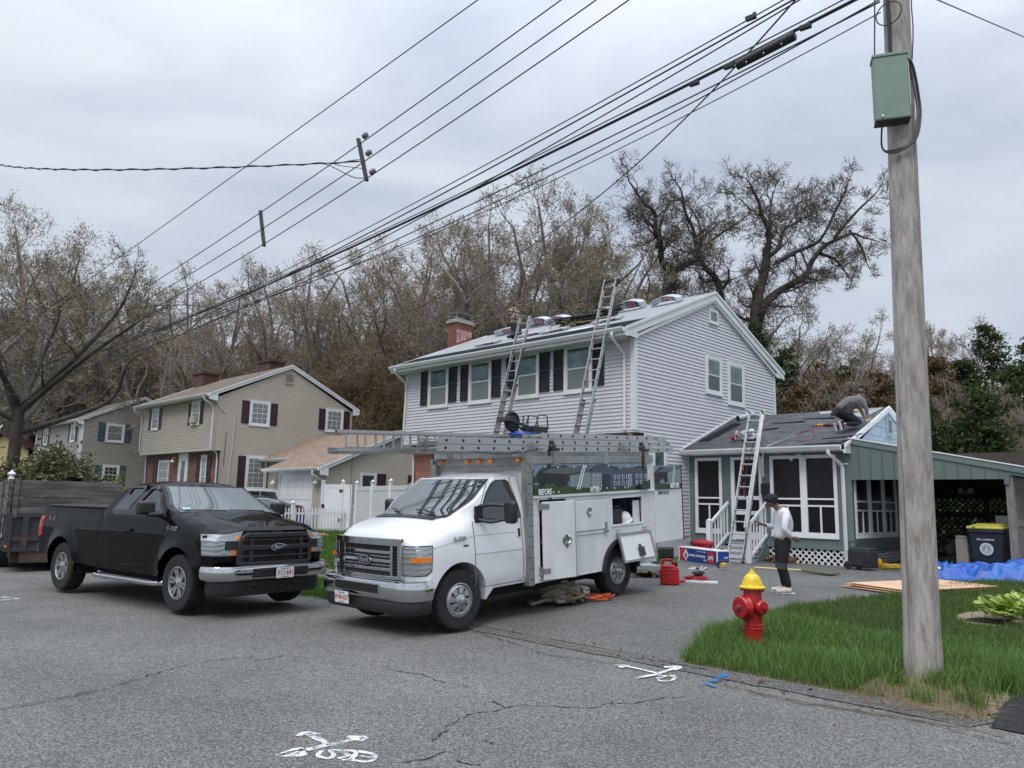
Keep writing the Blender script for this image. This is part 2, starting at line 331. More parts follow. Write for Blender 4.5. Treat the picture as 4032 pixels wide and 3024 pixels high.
def spray(name,c,k=.97):
 m=mat(name,c,.85,spec=.1);t=m.node_tree;g=N_(t,'ShaderNodeTexNoise',i={'Scale':75.0,'Detail':3.0,'Roughness':.7});g2=N_(t,'ShaderNodeTexNoise',i={'Scale':7.0,'Detail':3.0});tc_=N_(t,'ShaderNodeTexCoord');ad=N_(t,'ShaderNodeMath',operation='ADD');r=N_(t,'ShaderNodeMapRange',i={'From Min':.80,'From Max':1.08,'To Min':.12*k,'To Max':k});tr=N_(t,'ShaderNodeBsdfTransparent');mx=N_(t,'ShaderNodeMixShader')
 for q in(g,g2):t.links.new(tc_.outputs['Object'],q.inputs['Vector'])
 t.links.new(g.outputs['Fac'],ad.inputs[0]);t.links.new(g2.outputs['Fac'],ad.inputs[1]);t.links.new(ad.outputs[0],r.inputs[0]);t.links.new(r.outputs[0],mx.inputs[0]);t.links.new(tr.outputs[0],mx.inputs[1]);t.links.new(t.nodes['Principled BSDF'].outputs[0],mx.inputs[2]);t.links.new(mx.outputs[0],t.nodes['Material Output'].inputs[0]);return m
SPRAY=spray('white_marking_paint',(.70,.71,.71));BPAINT=spray('blue_marking_paint',(.03,.16,.38))
TAR=mat('crack_black',(0.012,0.012,0.013),0.95)  # one even near-black colour for the road crack ribbons
def ribbon(mb,pix,wd,dz=0.017,jit=0.0,sub=1,taper=False):
 P=[gnd(*p) for p in pix]
 P=catmull(P,sub) if sub>1 else P
 L_,R_=[],[];n=len(P)
 for i,q in enumerate(P):
  t=(P[min(i+1,n-1)]-P[max(i-1,0)]);t.z=0;t.normalize();s_=Vector((-t.y,t.x,0))
  k=wd*(0.5+(jit*noise.noise(Vector((i*1.7,q.x*9,q.y*9)))) if jit else 0.5)*(0.35 if taper and i in(0,n-1) else 1)
  o_=s_*(noise.noise(q*14)*jit*0.04)
  for S,sg in((L_,1),(R_,-1)):
   r_=q+o_+s_*k*sg;r_.z=zg(r_.x,r_.y)+dz;S.append(r_)
 mb.add(L_+R_,[(i,i+1,n+i+1,n+i) for i in range(n-1)])
def C4(x0,y0,s):return lambda L:[(x0+x*s,y0+y*s) for x,y in L]
K=C4(1000,2500,0.76854)
cr=MB()
for pl in([(0,135),(60,128),(120,118),(155,105)],[(640,165),(720,185),(820,200),(880,213),(930,238),(990,250)],[(1070,262),(1105,270)],[(985,476),(1030,445),(1080,425),(1110,408),(1200,395)],[(1210,400),(1290,378),(1400,362),(1560,371),(1700,380),(1740,378),(1810,358),(1840,345)],[(1215,345),(1250,358),(1290,378)],[(1860,356),(1940,357),(2010,345),(2100,328),(2212,322)],[(915,550),(960,510),(995,492)],[(760,662),(860,645),(990,606)],[(1040,652),(1100,668),(1160,672)],[(720,28),(780,12),(840,2)],[(1180,540),(1230,565)]):
 q=K(pl);qq=[]
 for a,b in zip(q,q[1:]):
  for k in range(6):t=k/6;qq.append((a[0]+(b[0]-a[0])*t,a[1]+(b[1]-a[1])*t+random.uniform(-1.6,1.6)))
 ribbon(cr,qq+[q[-1]],0.011,0.008,jit=0.9)
K2=C4(2500,2200,0.6926)
for pl in([(0,570),(110,585),(260,610),(420,640)],[(430,700),(700,770),(1000,830),(1300,880),(1650,940),(1900,1010),(2212,1080)]):ribbon(cr,K2(pl),0.012,0.018,jit=0.9,sub=14)
for pl in([(1880,2495),(2000,2530),(2150,2580),(2300,2600),(2440,2620)],[(0,2800),(160,2770),(400,2720),(600,2660),(800,2610),(1000,2590)]):ribbon(cr,pl,0.012,0.016,jit=0.9,sub=14)
struct('road_cracks',cr,TAR,smooth=None)
mk=MB();K=C4(1000,2500,0.76854)
for pl,wd in(([(120,625),(300,588),(430,560),(560,533)],.055),([(120,627),(230,590),(250,602)],.06),([(130,628),(240,622),(245,605)],.05),([(480,528),(575,530)],.05),([(575,530),(545,552)],.05),([(390,572),(330,540),(270,510)],.05),([(225,525),(262,508),(340,514)],.05),([(345,600),(330,625),(380,640),(410,620),(390,598),(440,600),(470,615)],.035),([(430,640),(480,625),(450,600),(520,605),(500,640),(450,648)],.035),([(530,603),(620,620),(585,655),(480,645)],.035),([(545,628),(605,636)],.03)):
 ribbon(mk,K(pl),wd,0.010,sub=6,jit=0.25)
tag(mk.build('utility_marking',SPRAY,smooth=None),'white sprayed cross arrows with letters on the road in the foreground','road marking','sprayed utility markings')
mk=MB()
for pl,wd in(([(1855,160),(1960,180),(2075,207)],.05),([(1855,160),(1925,168)],.05),([(1855,160),(1890,176)],.05),([(1955,230),(2060,210),(2120,190),(2180,170)],.055),([(2100,173),(2182,171),(2150,188)],.05),([(2070,215),(2175,225)],.03),([(2065,232),(2150,216),(2145,240),(2080,245),(2075,225)],.03)):
 ribbon(mk,K(pl),wd,0.018,sub=6,jit=0.25)
tag(mk.build('utility_marking',SPRAY,smooth=None),'white sprayed arrows on the road at the edge of the driveway near the grass','road marking','sprayed utility markings')
mk=MB();K2=C4(2500,2200,0.6926)
ribbon(mk,K2([(440,708),(520,664)]),.075,0.019,sub=6,jit=0.2);ribbon(mk,K2([(385,716),(425,728),(460,738)]),.06,0.019,sub=6,jit=0.3)
tag(mk.build('utility_marking',BPAINT,smooth=None),'short blue paint dashes at the road edge beside the grass','road marking','sprayed utility markings')
mk=MB();ribbon(mk,[(0,2352),(40,2356),(75,2360)],.05,0.010,sub=4,jit=0.3);ribbon(mk,[(-30,2368),(72,2360)],.06,0.010,sub=4,jit=0.2)
tag(mk.build('utility_marking',SPRAY,smooth=None),'white sprayed dash on the road behind the black pickup at the left edge','road marking','sprayed utility markings')
sd=MB();ribbon(sd,C4(2500,2200,0.6926)([(480,722),(640,760),(800,790),(950,822),(1150,850),(1500,905),(1800,955),(2100,1010)]),.12,0.015,sub=6,jit=.5);ribbon(sd,C4(1000,2500,0.76854)([(1380,5),(1560,45),(1720,78),(1860,98)]),.10,0.019,sub=6,jit=.5)
struct('road_sand',sd,spray('sand_dust',(.20,.17,.13),.45),smooth=None)
# ------------------------------------------------------------------ house parts
def clipband(poly,z0,z1):
 def cl(P,f,keep):
  o=[]
  for i in range(len(P)):
   a,b=P[i],P[(i+1)%len(P)];da,db=a[1]-f,b[1]-f
   if keep*da>=0:o.append(a)
   if da*db<0:t=da/(da-db);o.append((a[0]+(b[0]-a[0])*t,f))
  return o
 return cl(cl(poly,z0,1),z1,-1)
def siding(mb,o,s,n,poly,e=0.105,lip=0.019):
 o,s,n=Vector(o),Vector(s),Vector(n);z0=min(p[1] for p in poly);z1=max(p[1] for p in poly);k=z0
 while k<z1-1e-4:
  t=min(k+e,z1);P=clipband(poly,k,t)
  if len(P)>=3:
   pts=[o+s*a+Vector((0,0,b))+n*(lip*(1-(b-k)/e)+0.002) for a,b in P];mb.poly(pts)
   lo=[a for a,b in P if abs(b-k)<1e-4]
   if len(lo)>=2:
    a0,a1=min(lo),max(lo);q=[o+s*a+Vector((0,0,k)) for a in(a0,a1)];mb.poly([q[0],q[1],q[1]+n*(lip+.002),q[0]+n*(lip+.002)])
  k=t
class Wall:
 def __init__(s,root,o,sv,n):s.r=root;s.o=Vector(o);s.s=Vector(sv);s.n=Vector(n)
 def P(s,a,z,d):return s.o+s.s*a+Vector((0,0,z))+s.n*d
 def box(s,mb,a0,a1,z0,z1,d0,d1):
  m=(s.P((a0+a1)/2,(z0+z1)/2,(d0+d1)/2));return mb.obox(m,s.s*(a1-a0)/2,s.n*(d1-d0)/2,Vector((0,0,(z1-z0)/2)))
def window(W,a0,a1,z0,z1,cas=0.10,frame=TRIM,upper=GLASS,lower=SCREEN,grid=None,sill=True,name='window',label=None):
 m=MB();W.box(m,a0,a0+cas,z0,z1,0.0,.06);W.box(m,a1-cas,a1,z0,z1,0.0,.06);W.box(m,a0+cas,a1-cas,z1-cas,z1,0.0,.057);W.box(m,a0+cas,a1-cas,z0,z0+cas*.7,0.0,.057)
 if sill:W.box(m,a0-.02,a1+.02,z0-.035,z0-.001,0.0,.075)
 W.box(m,a0-.012,a1+.012,z1+.001,z1+.022,0.0,.065)
 b0,b1,c0,c1=a0+cas,a1-cas,z0+cas*.7,z1-cas;f=.035;mid=(c0+c1)/2
 for(y0,y1,d) in((c0,mid+.015,.040),(mid-.015,c1,.050)):
  W.box(m,b0,b0+f,y0,y1,.0,d);W.box(m,b1-f,b1,y0,y1,.0,d);W.box(m,b0+f,b1-f,y0,y0+f,.0,d-.002);W.box(m,b0+f,b1-f,y1-f,y1,.0,d-.002)
 if grid:
  gx,gz=grid
  for(y0,y1,d) in((c0+f,mid-.02,.038),(mid+.02,c1-f,.048)):
   for i in range(1,gx):x=b0+(b1-b0)*i/gx;W.box(m,x-.009,x+.009,y0,y1,.0,d)
   for i in range(1,gz):z=y0+(y1-y0)*i/gz;W.box(m,b0+f,b1-f,z-.009,z+.009,.0,d-.003)
 o=m.build(name,frame,W.r,smooth=None)
 if label:o['label']=label
 for(y0,y1,d,g) in((c0+f,mid-.018,.022,lower),(mid+.012,c1-f,.031,upper)):
  q=MB();W.box(q,b0+f,b1-f,y0,y1,0.0,d+.012);q.build('pane',g,o,smooth=None)
 return o
def shutter(W,a0,a1,z0,z1,m,louv=True):
 q=MB();f=.045
 W.box(q,a0,a0+f,z0,z1,.016,.05);W.box(q,a1-f,a1,z0,z1,.016,.05)
 mid=(z0+z1)/2
 for(y0,y1) in((z0,z0+.08),(mid-.04,mid+.04),(z1-.07,z1)):W.box(q,a0+f,a1-f,y0,y1,.016,.048)
 if louv:
  for(y0,y1) in((z0+.08,mid-.04),(mid+.04,z1-.07)):
   n=int((y1-y0)/.045)
   for i in range(n):
    z=y0+(y1-y0)*(i+.5)/n;c=W.P((a0+a1)/2,z,.03)
    q.obox(c,W.s*((a1-a0)/2-f),W.n*.010-Vector((0,0,.018)),(W.n*.018+Vector((0,0,.010)))*.22)
 else:
  for(y0,y1) in((z0+.08,mid-.04),(mid+.04,z1-.07)):W.box(q,a0+f,a1-f,y0,y1,.016,.034)
 return q.build('shutter',m,W.r,smooth=None)
def gutter(root,a,b,n,m=GUTT,name='gutter'):
 a,b,n=Vector(a),Vector(b),Vector(n);q=MB();pr=[(0,0),(0,-.115),(.075,-.115),(.10,-.07),(.125,-.03),(.125,0.006),(.112,.006),(.112,-.025),(.01,-.10),(.01,0)]
 d=(b-a);q.prism(pr,a,n,(0,0,1),d.normalized(),d.length);return q.build(name,m,root,smooth=25)
def spout(root,pts,wd=.075,m=GUTT,name='downspout'):
 q=MB();P=catmull(pts,3);q.tube(P,[wd*.62]*len(P),4,True)
 return q.build(name,m,root,smooth=30)
def roofslab(root,name,m,x0,x1,ye,ze,yr,zr,th=0.10,over=0.0):
 L_=math.hypot(yr-ye,zr-ze);sg=1 if yr>ye else-1;q=MB();q.box(0,x1-x0,0,L_,-th,0);o=q.build(name,m,root,smooth=None)
 ay=Vector((0,(yr-ye)/L_,(zr-ze)/L_));ax=Vector((1,0,0));az=ax.cross(ay)
 if az.z<0:az=-az
 o.matrix_local=Matrix(((ax.x,ay.x,az.x,x0),(ax.y,ay.y,az.y,ye),(ax.z,ay.z,az.z,ze),(0,0,0,1)));return o
def rake(root,x,ye,ze,yr,zr,outx,m=TRIM,h=.20,t=.03,name='rake_board',crown=True):
 q=MB();P=[(ye,ze),(yr,zr),(yr,zr-h),(ye,ze-h)]
 q.prism([(a,b) for a,b in P],(x,0,0),(0,1,0),(0,0,1),(outx,0,0),t)
 if crown:q.prism([(ye,ze+.02),(yr,zr+.02),(yr,zr-.06),(ye,ze-.06)],(x+outx*t,0,0),(0,1,0),(0,0,1),(outx,0,0),.03)
 return q.build(name,m,root,smooth=None)
def louvre_vent(W,a0,a1,z0,z1,m):
 q=MB();f=.06
 W.box(q,a0,a0+f,z0,z1,.0,.06);W.box(q,a1-f,a1,z0,z1,.0,.06);W.box(q,a0+f,a1-f,z0,z0+f,.0,.058);W.box(q,a0+f,a1-f,z1-f,z1,.0,.058)
 W.box(q,a0-.01,a1+.01,z0-.03,z0-.001,.0,.075)
 n=7
 for i in range(n):z=z0+f+(z1-z0-2*f)*(i+.5)/n;q.obox(W.P((a0+a1)/2,z,.034),W.s*((a1-a0)/2-f),W.n*.022-Vector((0,0,.014)),(W.n*.014+Vector((0,0,.022)))*.2)
 return q.build('gable_vent',m,W.r,smooth=None)
def garrison(root,Lx,D,eave,apex,sid,e,overz,found,brick,fset=.42,exposure=.105,roofm=ROOFB,rakem=TRIM,corner=TRIM,zbot=.76,lip=.032):
 """two-storey house with the upper storey overhanging in front; local origin = front right corner, x runs -Lx..0, y 0..D"""
 am=D/2
 w_=MB();siding(w_,(0,0,0),(0,1,0),(1,0,0),[(0,overz),(D,overz),(D,eave),(am,apex),(0,eave)],exposure,lip)
 siding(w_,(0,0,0),(0,1,0),(1,0,0),[(fset,zbot+(overz-zbot)%exposure-exposure*0),(D,zbot+(overz-zbot)%exposure),(D,overz),(fset,overz)],exposure,lip)
 siding(w_,(0,0,0),(-1,0,0),(0,-1,0),[(0,overz),(Lx,overz),(Lx,eave),(0,eave)],exposure,lip)
 w_.build('wall',sid,root,smooth=None)
 c2=MB();c2.box(-Lx,-.003,fset+.02,D,found,overz);c2.box(-Lx,-.003,.01,D,overz,eave);c2.prism([(0.01,eave),(am,apex-.03),(D,eave)],(-.003,0,0),(0,1,0),(0,0,1),(-1,0,0),Lx-.01)
 c2.build('rear_wall',sid,root,smooth=None)
 b=MB();b.box(-Lx,-.001,fset,fset+.10,found,overz-.02);b.build('brick_front',brick,root,smooth=None)
 s_=MB();s_.box(-Lx-.01,.012,-.015,fset+.02,overz-.05,overz-.0);s_.build('overhang_soffit',TRIM,root,smooth=None)
 f=MB();f.box(-Lx+.03,-.02,fset+.03,D-.02,0,zbot-.002);f.build('foundation',CONC,root,smooth=None)
 for(x0,x1,y0,y1,za,zb) in((-.10,.036,-.036,-.001,overz,eave),(.0165,.036,-.001,.10,overz,eave),(.0165,.036,D-.10,D+.01,zbot,eave),(-Lx-.02,-Lx+.10,-.022,-.001,overz,eave),(.0165,.034,fset-.02,fset+.07,zbot,overz-.05)):k=MB();k.box(x0,x1,y0,y1,za,zb);k.build('corner_trim',corner,root,smooth=None)
# ------------------------------------------------------------------ main house (origin = front right corner)
GX=0.28
mh=thing('house','lavender grey two-storey house with black shutters and a half re-roofed roof','house',(0,0,0))
EV,AP,D_,LX=6.16,7.98,8.19,9.63
garrison(mh,LX,D_,EV,AP,LAV,.1,3.6,GX-.2,BRICKX,zbot=.76,exposure=.1016,lip=.024)
WF=Wall(mh,(0,0,0),(-1,0,0),(0,-1,0));WG=Wall(mh,(0,0,0),(0,1,0),(1,0,0));WB=Wall(mh,(0,.42,0),(-1,0,0),(0,-1,0))
for a,b in((1.37,2.38),(3.34,4.30),(5.34,6.37),(7.36,8.39)):
 window(WF,a,b,4.74,6.12,cas=.09)
 shutter(WF,a-.40,a-.02,4.86,6.12,BLK);shutter(WF,b+.02,b+.40,4.86,6.12,BLK)
window(WG,3.60,4.56,5.00,6.16,cas=.11,lower=DGLASS);window(WG,4.93,5.98,4.80,6.15,cas=.12,lower=DGLASS)
window(WG,.75,1.42,1.9,3.25,cas=.09)
louvre_vent(WG,3.87,4.39,7.18,7.60,TRIM)
window(WB,7.0,8.1,1.5,3.2,cas=.08);shutter(WB,8.12,8.50,1.5,3.3,BLK)
window(WB,1.2,3.4,1.4,3.25,cas=.09,lower=GLASS)
OV=.52;sl=(8.15-6.24)/(4.10+OV)
zr=8.15;ze=6.24
xl,xr=-LX-.22,.10
roofslab(mh,'roof',UNDER,xl,xr,-OV,ze,D_/2,zr,.07);roofslab(mh,'roof',ROOFG,xl,xr,D_+OV,ze,D_/2,zr,.07)
for nm,m,a,b,y0,y1,x0,x1 in(('eave_membrane',ICEW,0,0,-OV-.01,.55,xl+.02,xr-.06),):
 roofslab(mh,nm,m,x0,x1,y0,ze+.012+sl*(y0+OV),y1,ze+.012+sl*(y1+OV),.01)
for(x0,x1,y0,y1) in((-9.6,-3.2,.42,.60),):
 pass
rake(mh,xr,-OV,ze,D_/2,zr,1,h=.26);rake(mh,xr,D_+OV,ze,D_/2,zr,1,h=.26);rake(mh,xl,-OV,ze,D_/2,zr,-1,h=.22)
q=MB();q.box(xl,xr,-OV,-.002,EV-.13,EV-.10);q.box(xl+.01,xr-.01,-OV-.02,-OV,EV-.13,EV+.03);q.build('soffit',TRIM,mh,smooth=None)
q=MB();q.prism([(-OV-.0,ze-.26),(-.02,ze+.0+sl*.5-.26),(0.02,EV-.14),(-OV,EV-.14)],(xr-.002,0,0),(0,1,0),(0,0,1),(1,0,0),.026)
q.prism([(D_+OV,ze-.26),(D_-.02,ze+sl*.5-.26),(D_-.02,EV-.14),(D_+OV,EV-.14)],(xr-.002,0,0),(0,1,0),(0,0,1),(1,0,0),.026)
q.build('eave_return',TRIM,mh,smooth=None)
q=MB();q.prism([(-.0,EV-.02),(D_/2,AP-.02),(D_,EV-.02),(D_,EV-.10),(D_/2,AP-.16),(0,EV-.10)],(.0165,0,0),(0,1,0),(0,0,1),(1,0,0),.082);q.build('gable_soffit',TRIM,mh,smooth=None)
gutter(mh,(xl,-OV-.02,ze-.01),(xr-.01,-OV-.02,ze-.01),(0,-1,0))
spout(mh,[(-.28,-OV-.08,ze-.11),(-.28,-OV-.08,ze-.24),(-.28,-.22,ze-.50),(-.28,-.07,ze-.62),(-.28,-.06,ze-.9),(-.28,-.06,5.0),(-.28,-.06,3.75),(-.28,-.04,3.6),(-.28,.34,3.35),(-.28,.36,2.0),(-.28,.36,.4)])
spout(mh,[(-LX+.10,-OV-.08,ze-.11),(-LX+.10,-OV-.08,ze-.2),(-LX+.06,-.22,ze-.45),(-LX+.04,-.07,ze-.6),(-LX+.04,-.06,5.0),(-LX+.04,-.06,3.8),(-LX+.1,.30,3.4),(-LX+.1,.36,2.0),(-LX+.1,.36,.4)])
q=MB();q.mi(0).box(-10.36,-9.90,2.48,3.30,6.3,8.42)
ch=q.build('chimney',brickmat('chimney_brick',(0.23,0.055,0.032),(0.15,0.038,0.025),(0.22,0.16,0.13),'yz'),mh,smooth=None)
q=MB();q.box(-10.42,-9.83,2.41,3.37,8.421,8.53);q.box(-10.38,-9.88,2.46,3.32,8.531,8.58);q.build('chimney_cap',CONC,ch,smooth=None)
q=MB();q.box(-10.25,-10.0,2.6,2.9,8.58,8.66);q.box(-10.36,-9.88,2.48,3.30,8.80,8.815)
for x in(-10.34,-9.91):
 for y in(2.50,3.28):q.box(x-.012,x+.012,y-.012,y+.012,8.58,8.80)
q.ico((-10.13,2.9,8.83),.10,1,(1,1,.5));q.build('chimney_hood',mat('galvanised_sheet',(0.30,0.31,0.31),0.45,0.6,var=0.2),ch,smooth=None)
q=MB();q.add([(-9.895,2.50,8.16),(-9.895,3.27,8.14),(-9.895,3.27,7.95),(-9.895,2.50,7.60)],[(0,1,2,3)])
q.build('mortar_smear',mat('limewash_residue',(0.42,0.30,0.28),.9,var=.4,vscale=8,col2=(.30,.12,.09),c2scale=7),ch,smooth=None)
q=MB();q.prism([(2.40,7.44),(3.5,7.90),(3.5,7.74),(2.40,7.28)],(-9.895,0,0),(0,1,0),(0,0,1),(1,0,0),.22);q.build('chimney_flashing',mat('black_flashing',(.02,.022,.024),.5,var=.4),ch,smooth=None)
# ------------------------------------------------------------------ roof furniture: everything on the front slope is laid out in slope coordinates
def rp_(x,t,lift=0.0):
 L_=math.hypot(D_/2+OV,zr-ze);c,s=(D_/2+OV)/L_,(zr-ze)/L_
 return Vector((x,-OV+c*t-s*lift,ze+s*t+c*lift))
RSL=math.atan2(zr-ze,D_/2+OV)
PLW=mat('shingle_wrapper_white',(0.40,0.42,0.45),.35,var=.1,vscale=10)
PLN=mat('shingle_wrapper_navy',(0.02,0.025,0.10),.3);PLR=mat('shingle_wrapper_red',(0.55,0.03,0.04),.3);SHG=mat('shingle_edge',(.10,.105,.11),.8,var=.2)
def bundle_mesh(parent,n=1,sag=0.0,L_=.98,wd=.34,seed=0):
 """stack of wrapped shingle bundles, each slumped over the ridge or slope"""
 rnd=random.Random(seed)
 for i in range(n):
  m=MB();ox,oy=rnd.uniform(-.05,.05),rnd.uniform(-.03,.03);z0=i*.068;N=10;segs=[]
  for k in range(N+1):
   x=-L_/2+L_*k/N;z=z0+.0-sag*(x/(L_/2))**2*.12+sag*.12;segs.append((x+ox,z))
  y0_,y1_=oy-wd/2,oy+wd/2;m.mi(0).add([q for x,z in segs for q in((x,y0_,z),(x,y1_,z),(x,y1_,z+.062),(x,y0_,z+.062))],[(4*k+j,4*k+(j+1)%4,4*k+4+(j+1)%4,4*k+4+j) for k in range(N) for j in range(4)]+[(3,2,1,0),(4*N,4*N+1,4*N+2,4*N+3)])
  for k in range(N):
   if k in(4,5,6,7,8):(xa,za),(xb,zb)=segs[k],segs[k+1];m.mi(2 if k in(6,) else 1);y_=oy-wd/2-.002;m.poly([(xa,y_,za+.008),(xb,y_,zb+.008),(xb,y_,zb+.056),(xa,y_,za+.056)])
  m.mi(0)
  for k in(4,5,7):
   x,z=(segs[k][0]+segs[k+1][0])/2,(segs[k][1]+segs[k+1][1])/2+.032
   m.add([(x-.03,oy-wd/2-.003,z),(x,oy-wd/2-.003,z-.025),(x+.03,oy-wd/2-.003,z),(x,oy-wd/2-.003,z+.025)],[(0,1,2,3)])
  m.build('bundle',[PLW,PLN,PLR],parent,smooth=None,bevel=.012,seg=2)
def onslope(o,x,t,turn=0.0,lift=.0):
 p=rp_(x,t,lift);o.matrix_world=Matrix.Translation(p)@Matrix.Rotation(RSL,4,'X')@Matrix.Rotation(turn,4,'Z')
rb=[('-8.15','single flat shingle bundle on the lower roof edge nearest the chimney',-8.35,1.15,.0,1,0),('','flat shingle bundle on the lower roof right of the left ladder',-6.35,1.25,.0,1,0),('','flat shingle bundle on the lower roof midway between the two ladders',-4.55,1.3,.05,1,0),('','flat shingle bundle on the lower roof behind the right ladder',-1.95,1.95,.02,1,0),('','stack of shingle bundles beside the worker behind the left ladder',-8.35,3.35,.1,3,0),('','slumped bundle stack high on the roof right of the left ladder',-6.75,3.75,.0,3,1),('','slumped bundle stack near the ridge at the middle of the roof',-5.5,4.25,.0,2,1),('','stack of bundles near the ridge seen through the right ladder',-2.75,4.2,.0,2,1),('','large slumped bundle stack on the ridge right of the right ladder',-1.35,4.55,.0,3,1),('','last bundle stack on the ridge nearest the gable peak',99,4.6,.0,2,1)]
def on_plane(px,py,p0,n):
 d=ray(px,py);n=Vector(n);return CAMP+d*((Vector(p0)-CAMP).dot(n)/d.dot(n))
NRM=Vector((0,-math.sin(RSL),math.cos(RSL)))
def roof_at(px,py):
 p=on_plane(px,py,rp_(0,0),NRM);return p.x,(p.y+OV)/math.cos(RSL)
Zc=lambda x,y:(1500+x*.76854,1050+y*.76854)
spots=[(545,400,1,0,.03,'single flat shingle bundle low on the roof nearest the chimney'),(772,352,1,0,.05,'flat shingle bundle low on the roof just right of the left ladder'),(885,335,1,0,.08,'flat shingle bundle low on the roof midway between the two ladders'),(1165,280,1,0,.05,'flat shingle bundle lying behind the right ladder'),(655,345,3,.1,.1,'stack of shingle bundles at the feet of the worker in plaid'),(810,307,3,1,.0,'slumped shingle stack just right of the left ladder top'),(915,288,2,1,.0,'slumped shingle stack near the ridge left of the rope heap'),(1150,248,2,1,.0,'shingle stack seen through the rungs of the right ladder'),(1290,222,3,1,.0,'large slumped shingle stack on the ridge right of the right ladder'),(1470,192,2,1,.0,'shingle stack on the ridge nearest the gable peak')]
for k,(a,b,n,sg,tu,lab) in enumerate(spots):
 x,t=roof_at(*Zc(a,b));t=min(t,4.85)
 o=thing('shingle_bundles',lab,'shingle bundles',group='shingle bundles on the main roof');bundle_mesh(o,n,sg,seed=k);onslope(o,x,t,tu,.02)
o=thing('rope_heap','tangled heap of ropes and harnesses on the roof left of the right ladder','ropes');
m=MB();rnd=random.Random(4);P=[]
for i in range(110):P.append((rnd.gauss(0,.30),rnd.gauss(0,.12),.02+abs(rnd.gauss(0,.09))*math.exp(-(i%7)*.1)))
m.tube(catmull(P,4),.018,5);m.build('rope',mat('dirty_rope_tan',(.20,.14,.085),.9,var=.4,vscale=20),o)
m=MB();P=[(rnd.gauss(.05,.35),rnd.gauss(0,.12),.05+abs(rnd.gauss(0,.10))) for i in range(45)];m.tube(catmull(P,4),.026,4);m.build('harness_strap',mat('black_webbing',(.02,.02,.018),.8),o)
m=MB();P=[(rnd.gauss(.05,.3),rnd.gauss(0,.1),.06+abs(rnd.gauss(0,.08))) for i in range(22)];m.tube(catmull(P,4),.016,4);m.build('harness_strap',mat('green_webbing',(.05,.12,.05),.8),o)
x,t=roof_at(*Zc(1030,295));onslope(o,x,t,.1,.0);o.scale=(1.6,1.6,1.3)
m=MB();m.box(-.42,.42,-.16,.16,0,.01);o=m.build('flashing_sheet',mat('white_sheet_metal',(.72,.74,.76),.3),smooth=None);tag(o,'white sheet of flashing lying on the black eave strip','metal sheet');x,t=roof_at(*Zc(1020,325));onslope(o,x,t,.0,.03)
# ------------------------------------------------------------------ screened porch
PY,PW,PB=2.63,4.46,8.27
po=thing('screened_porch','sage grey screened porch with white framed screens and lattice skirt','porch',(0,0,0))
WP=Wall(po,(0,PY,0),(1,0,0),(0,-1,0));WS=Wall(po,(PW,PY,0),(0,1,0),(1,0,0))
PE=3.06
op=[(.20,1.03,.99,3.0),(1.30,2.18,.80,3.02),(2.41,4.13,.99,3.0)]
m=MB();edges=[(.02,.20),(1.03,1.30),(2.18,2.41),(4.13,PW)]
for a,b in edges:WP.box(m,a,b,.76,PE,-.10,0)
for a,b,c,d in op:WP.box(m,a,b,.76,c,-.10,0) if c>.8 else None;WP.box(m,a,b,d,PE,-.10,0)
WP.box(m,PW-.02,PW+.001,.28,.76,-.12,0)
m.build('wall',SAGE,po,smooth=None)
m=MB();WP.box(m,0.02,PW+.012,.68,.80,-.09,.018);WP.box(m,PW-.14,PW+.015,.30,PE,-.05,.014);WP.box(m,0.02,.16,.68,PE,-.02,.012);WP.box(m,1.03,1.05,.8,PE,-.02,.01)
m.build('trim_board',SAGED,po,smooth=None)
m=MB();WP.box(m,.002,.022,.7,PE,-.02,.03);m.build('j_channel',TRIM,po,smooth=None)
def screen_unit(W,a0,a1,z0,z1,rails,muls,fr=.085,blind=True,name='window',bz=None):
 m=MB();W.box(m,a0,a0+fr,z0,z1,-.02,.03);W.box(m,a1-fr,a1,z0,z1,-.02,.03);W.box(m,a0+fr,a1-fr,z1-fr,z1,-.02,.028);W.box(m,a0+fr,a1-fr,z0,z0+fr,-.02,.028)
 W.box(m,a0,a1,z0-.055,z0-.002,-.02,.045)
 for z in rails:W.box(m,a0+fr,a1-fr,z-.022,z+.022,-.01,.02)
 for x,za,zb in muls:W.box(m,x-.022,x+.022,za,zb,-.01,.018)
 o=m.build(name,WHITE,W.r,smooth=None,bevel=.004,seg=1)
 q=MB();W.box(q,a0+fr,a1-fr,z0+fr,z1-fr,-.025,-.018);q.build('pane',SCRM,o,smooth=None)
 if blind:q=MB();W.box(q,a0+fr,a1-fr,bz or(rails[0]+.05),z1-fr-.01,-.055,-.045);q.build('blind',BAMB,o,smooth=None)
 return o
SCRM=bpy.data.materials.new('insect_screen_mesh');SCRM.use_nodes=True;t_=SCRM.node_tree;b_=t_.nodes['Principled BSDF'];b_.inputs['Base Color'].default_value=(.02,.02,.022,1);b_.inputs['Roughness'].default_value=.25
tr_=N_(t_,'ShaderNodeBsdfTransparent',i={'Color':(.9,.9,.9,1)});mx_=N_(t_,'ShaderNodeMixShader',i={0:.42});L2=t_.links.new;L2(tr_.outputs[0],mx_.inputs[1]);L2(b_.outputs[0],mx_.inputs[2]);L2(mx_.outputs[0],t_.nodes['Material Output'].inputs[0])
screen_unit(WP,.20,1.03,.99,3.0,[1.90,1.73],[(.63,1.07,1.71)])
screen_unit(WP,2.41,3.29,.99,3.0,[1.90,1.73],[(2.86,1.07,1.71)]);screen_unit(WP,3.29,4.13,.99,3.0,[1.90,1.73],[(3.70,1.07,1.71)])
d=MB();WP.box(d,1.30,1.40,.80,3.0,-.03,.03);WP.box(d,2.10,2.18,.80,3.0,-.03,.03);WP.box(d,1.40,2.10,2.92,3.0,-.03,.028)
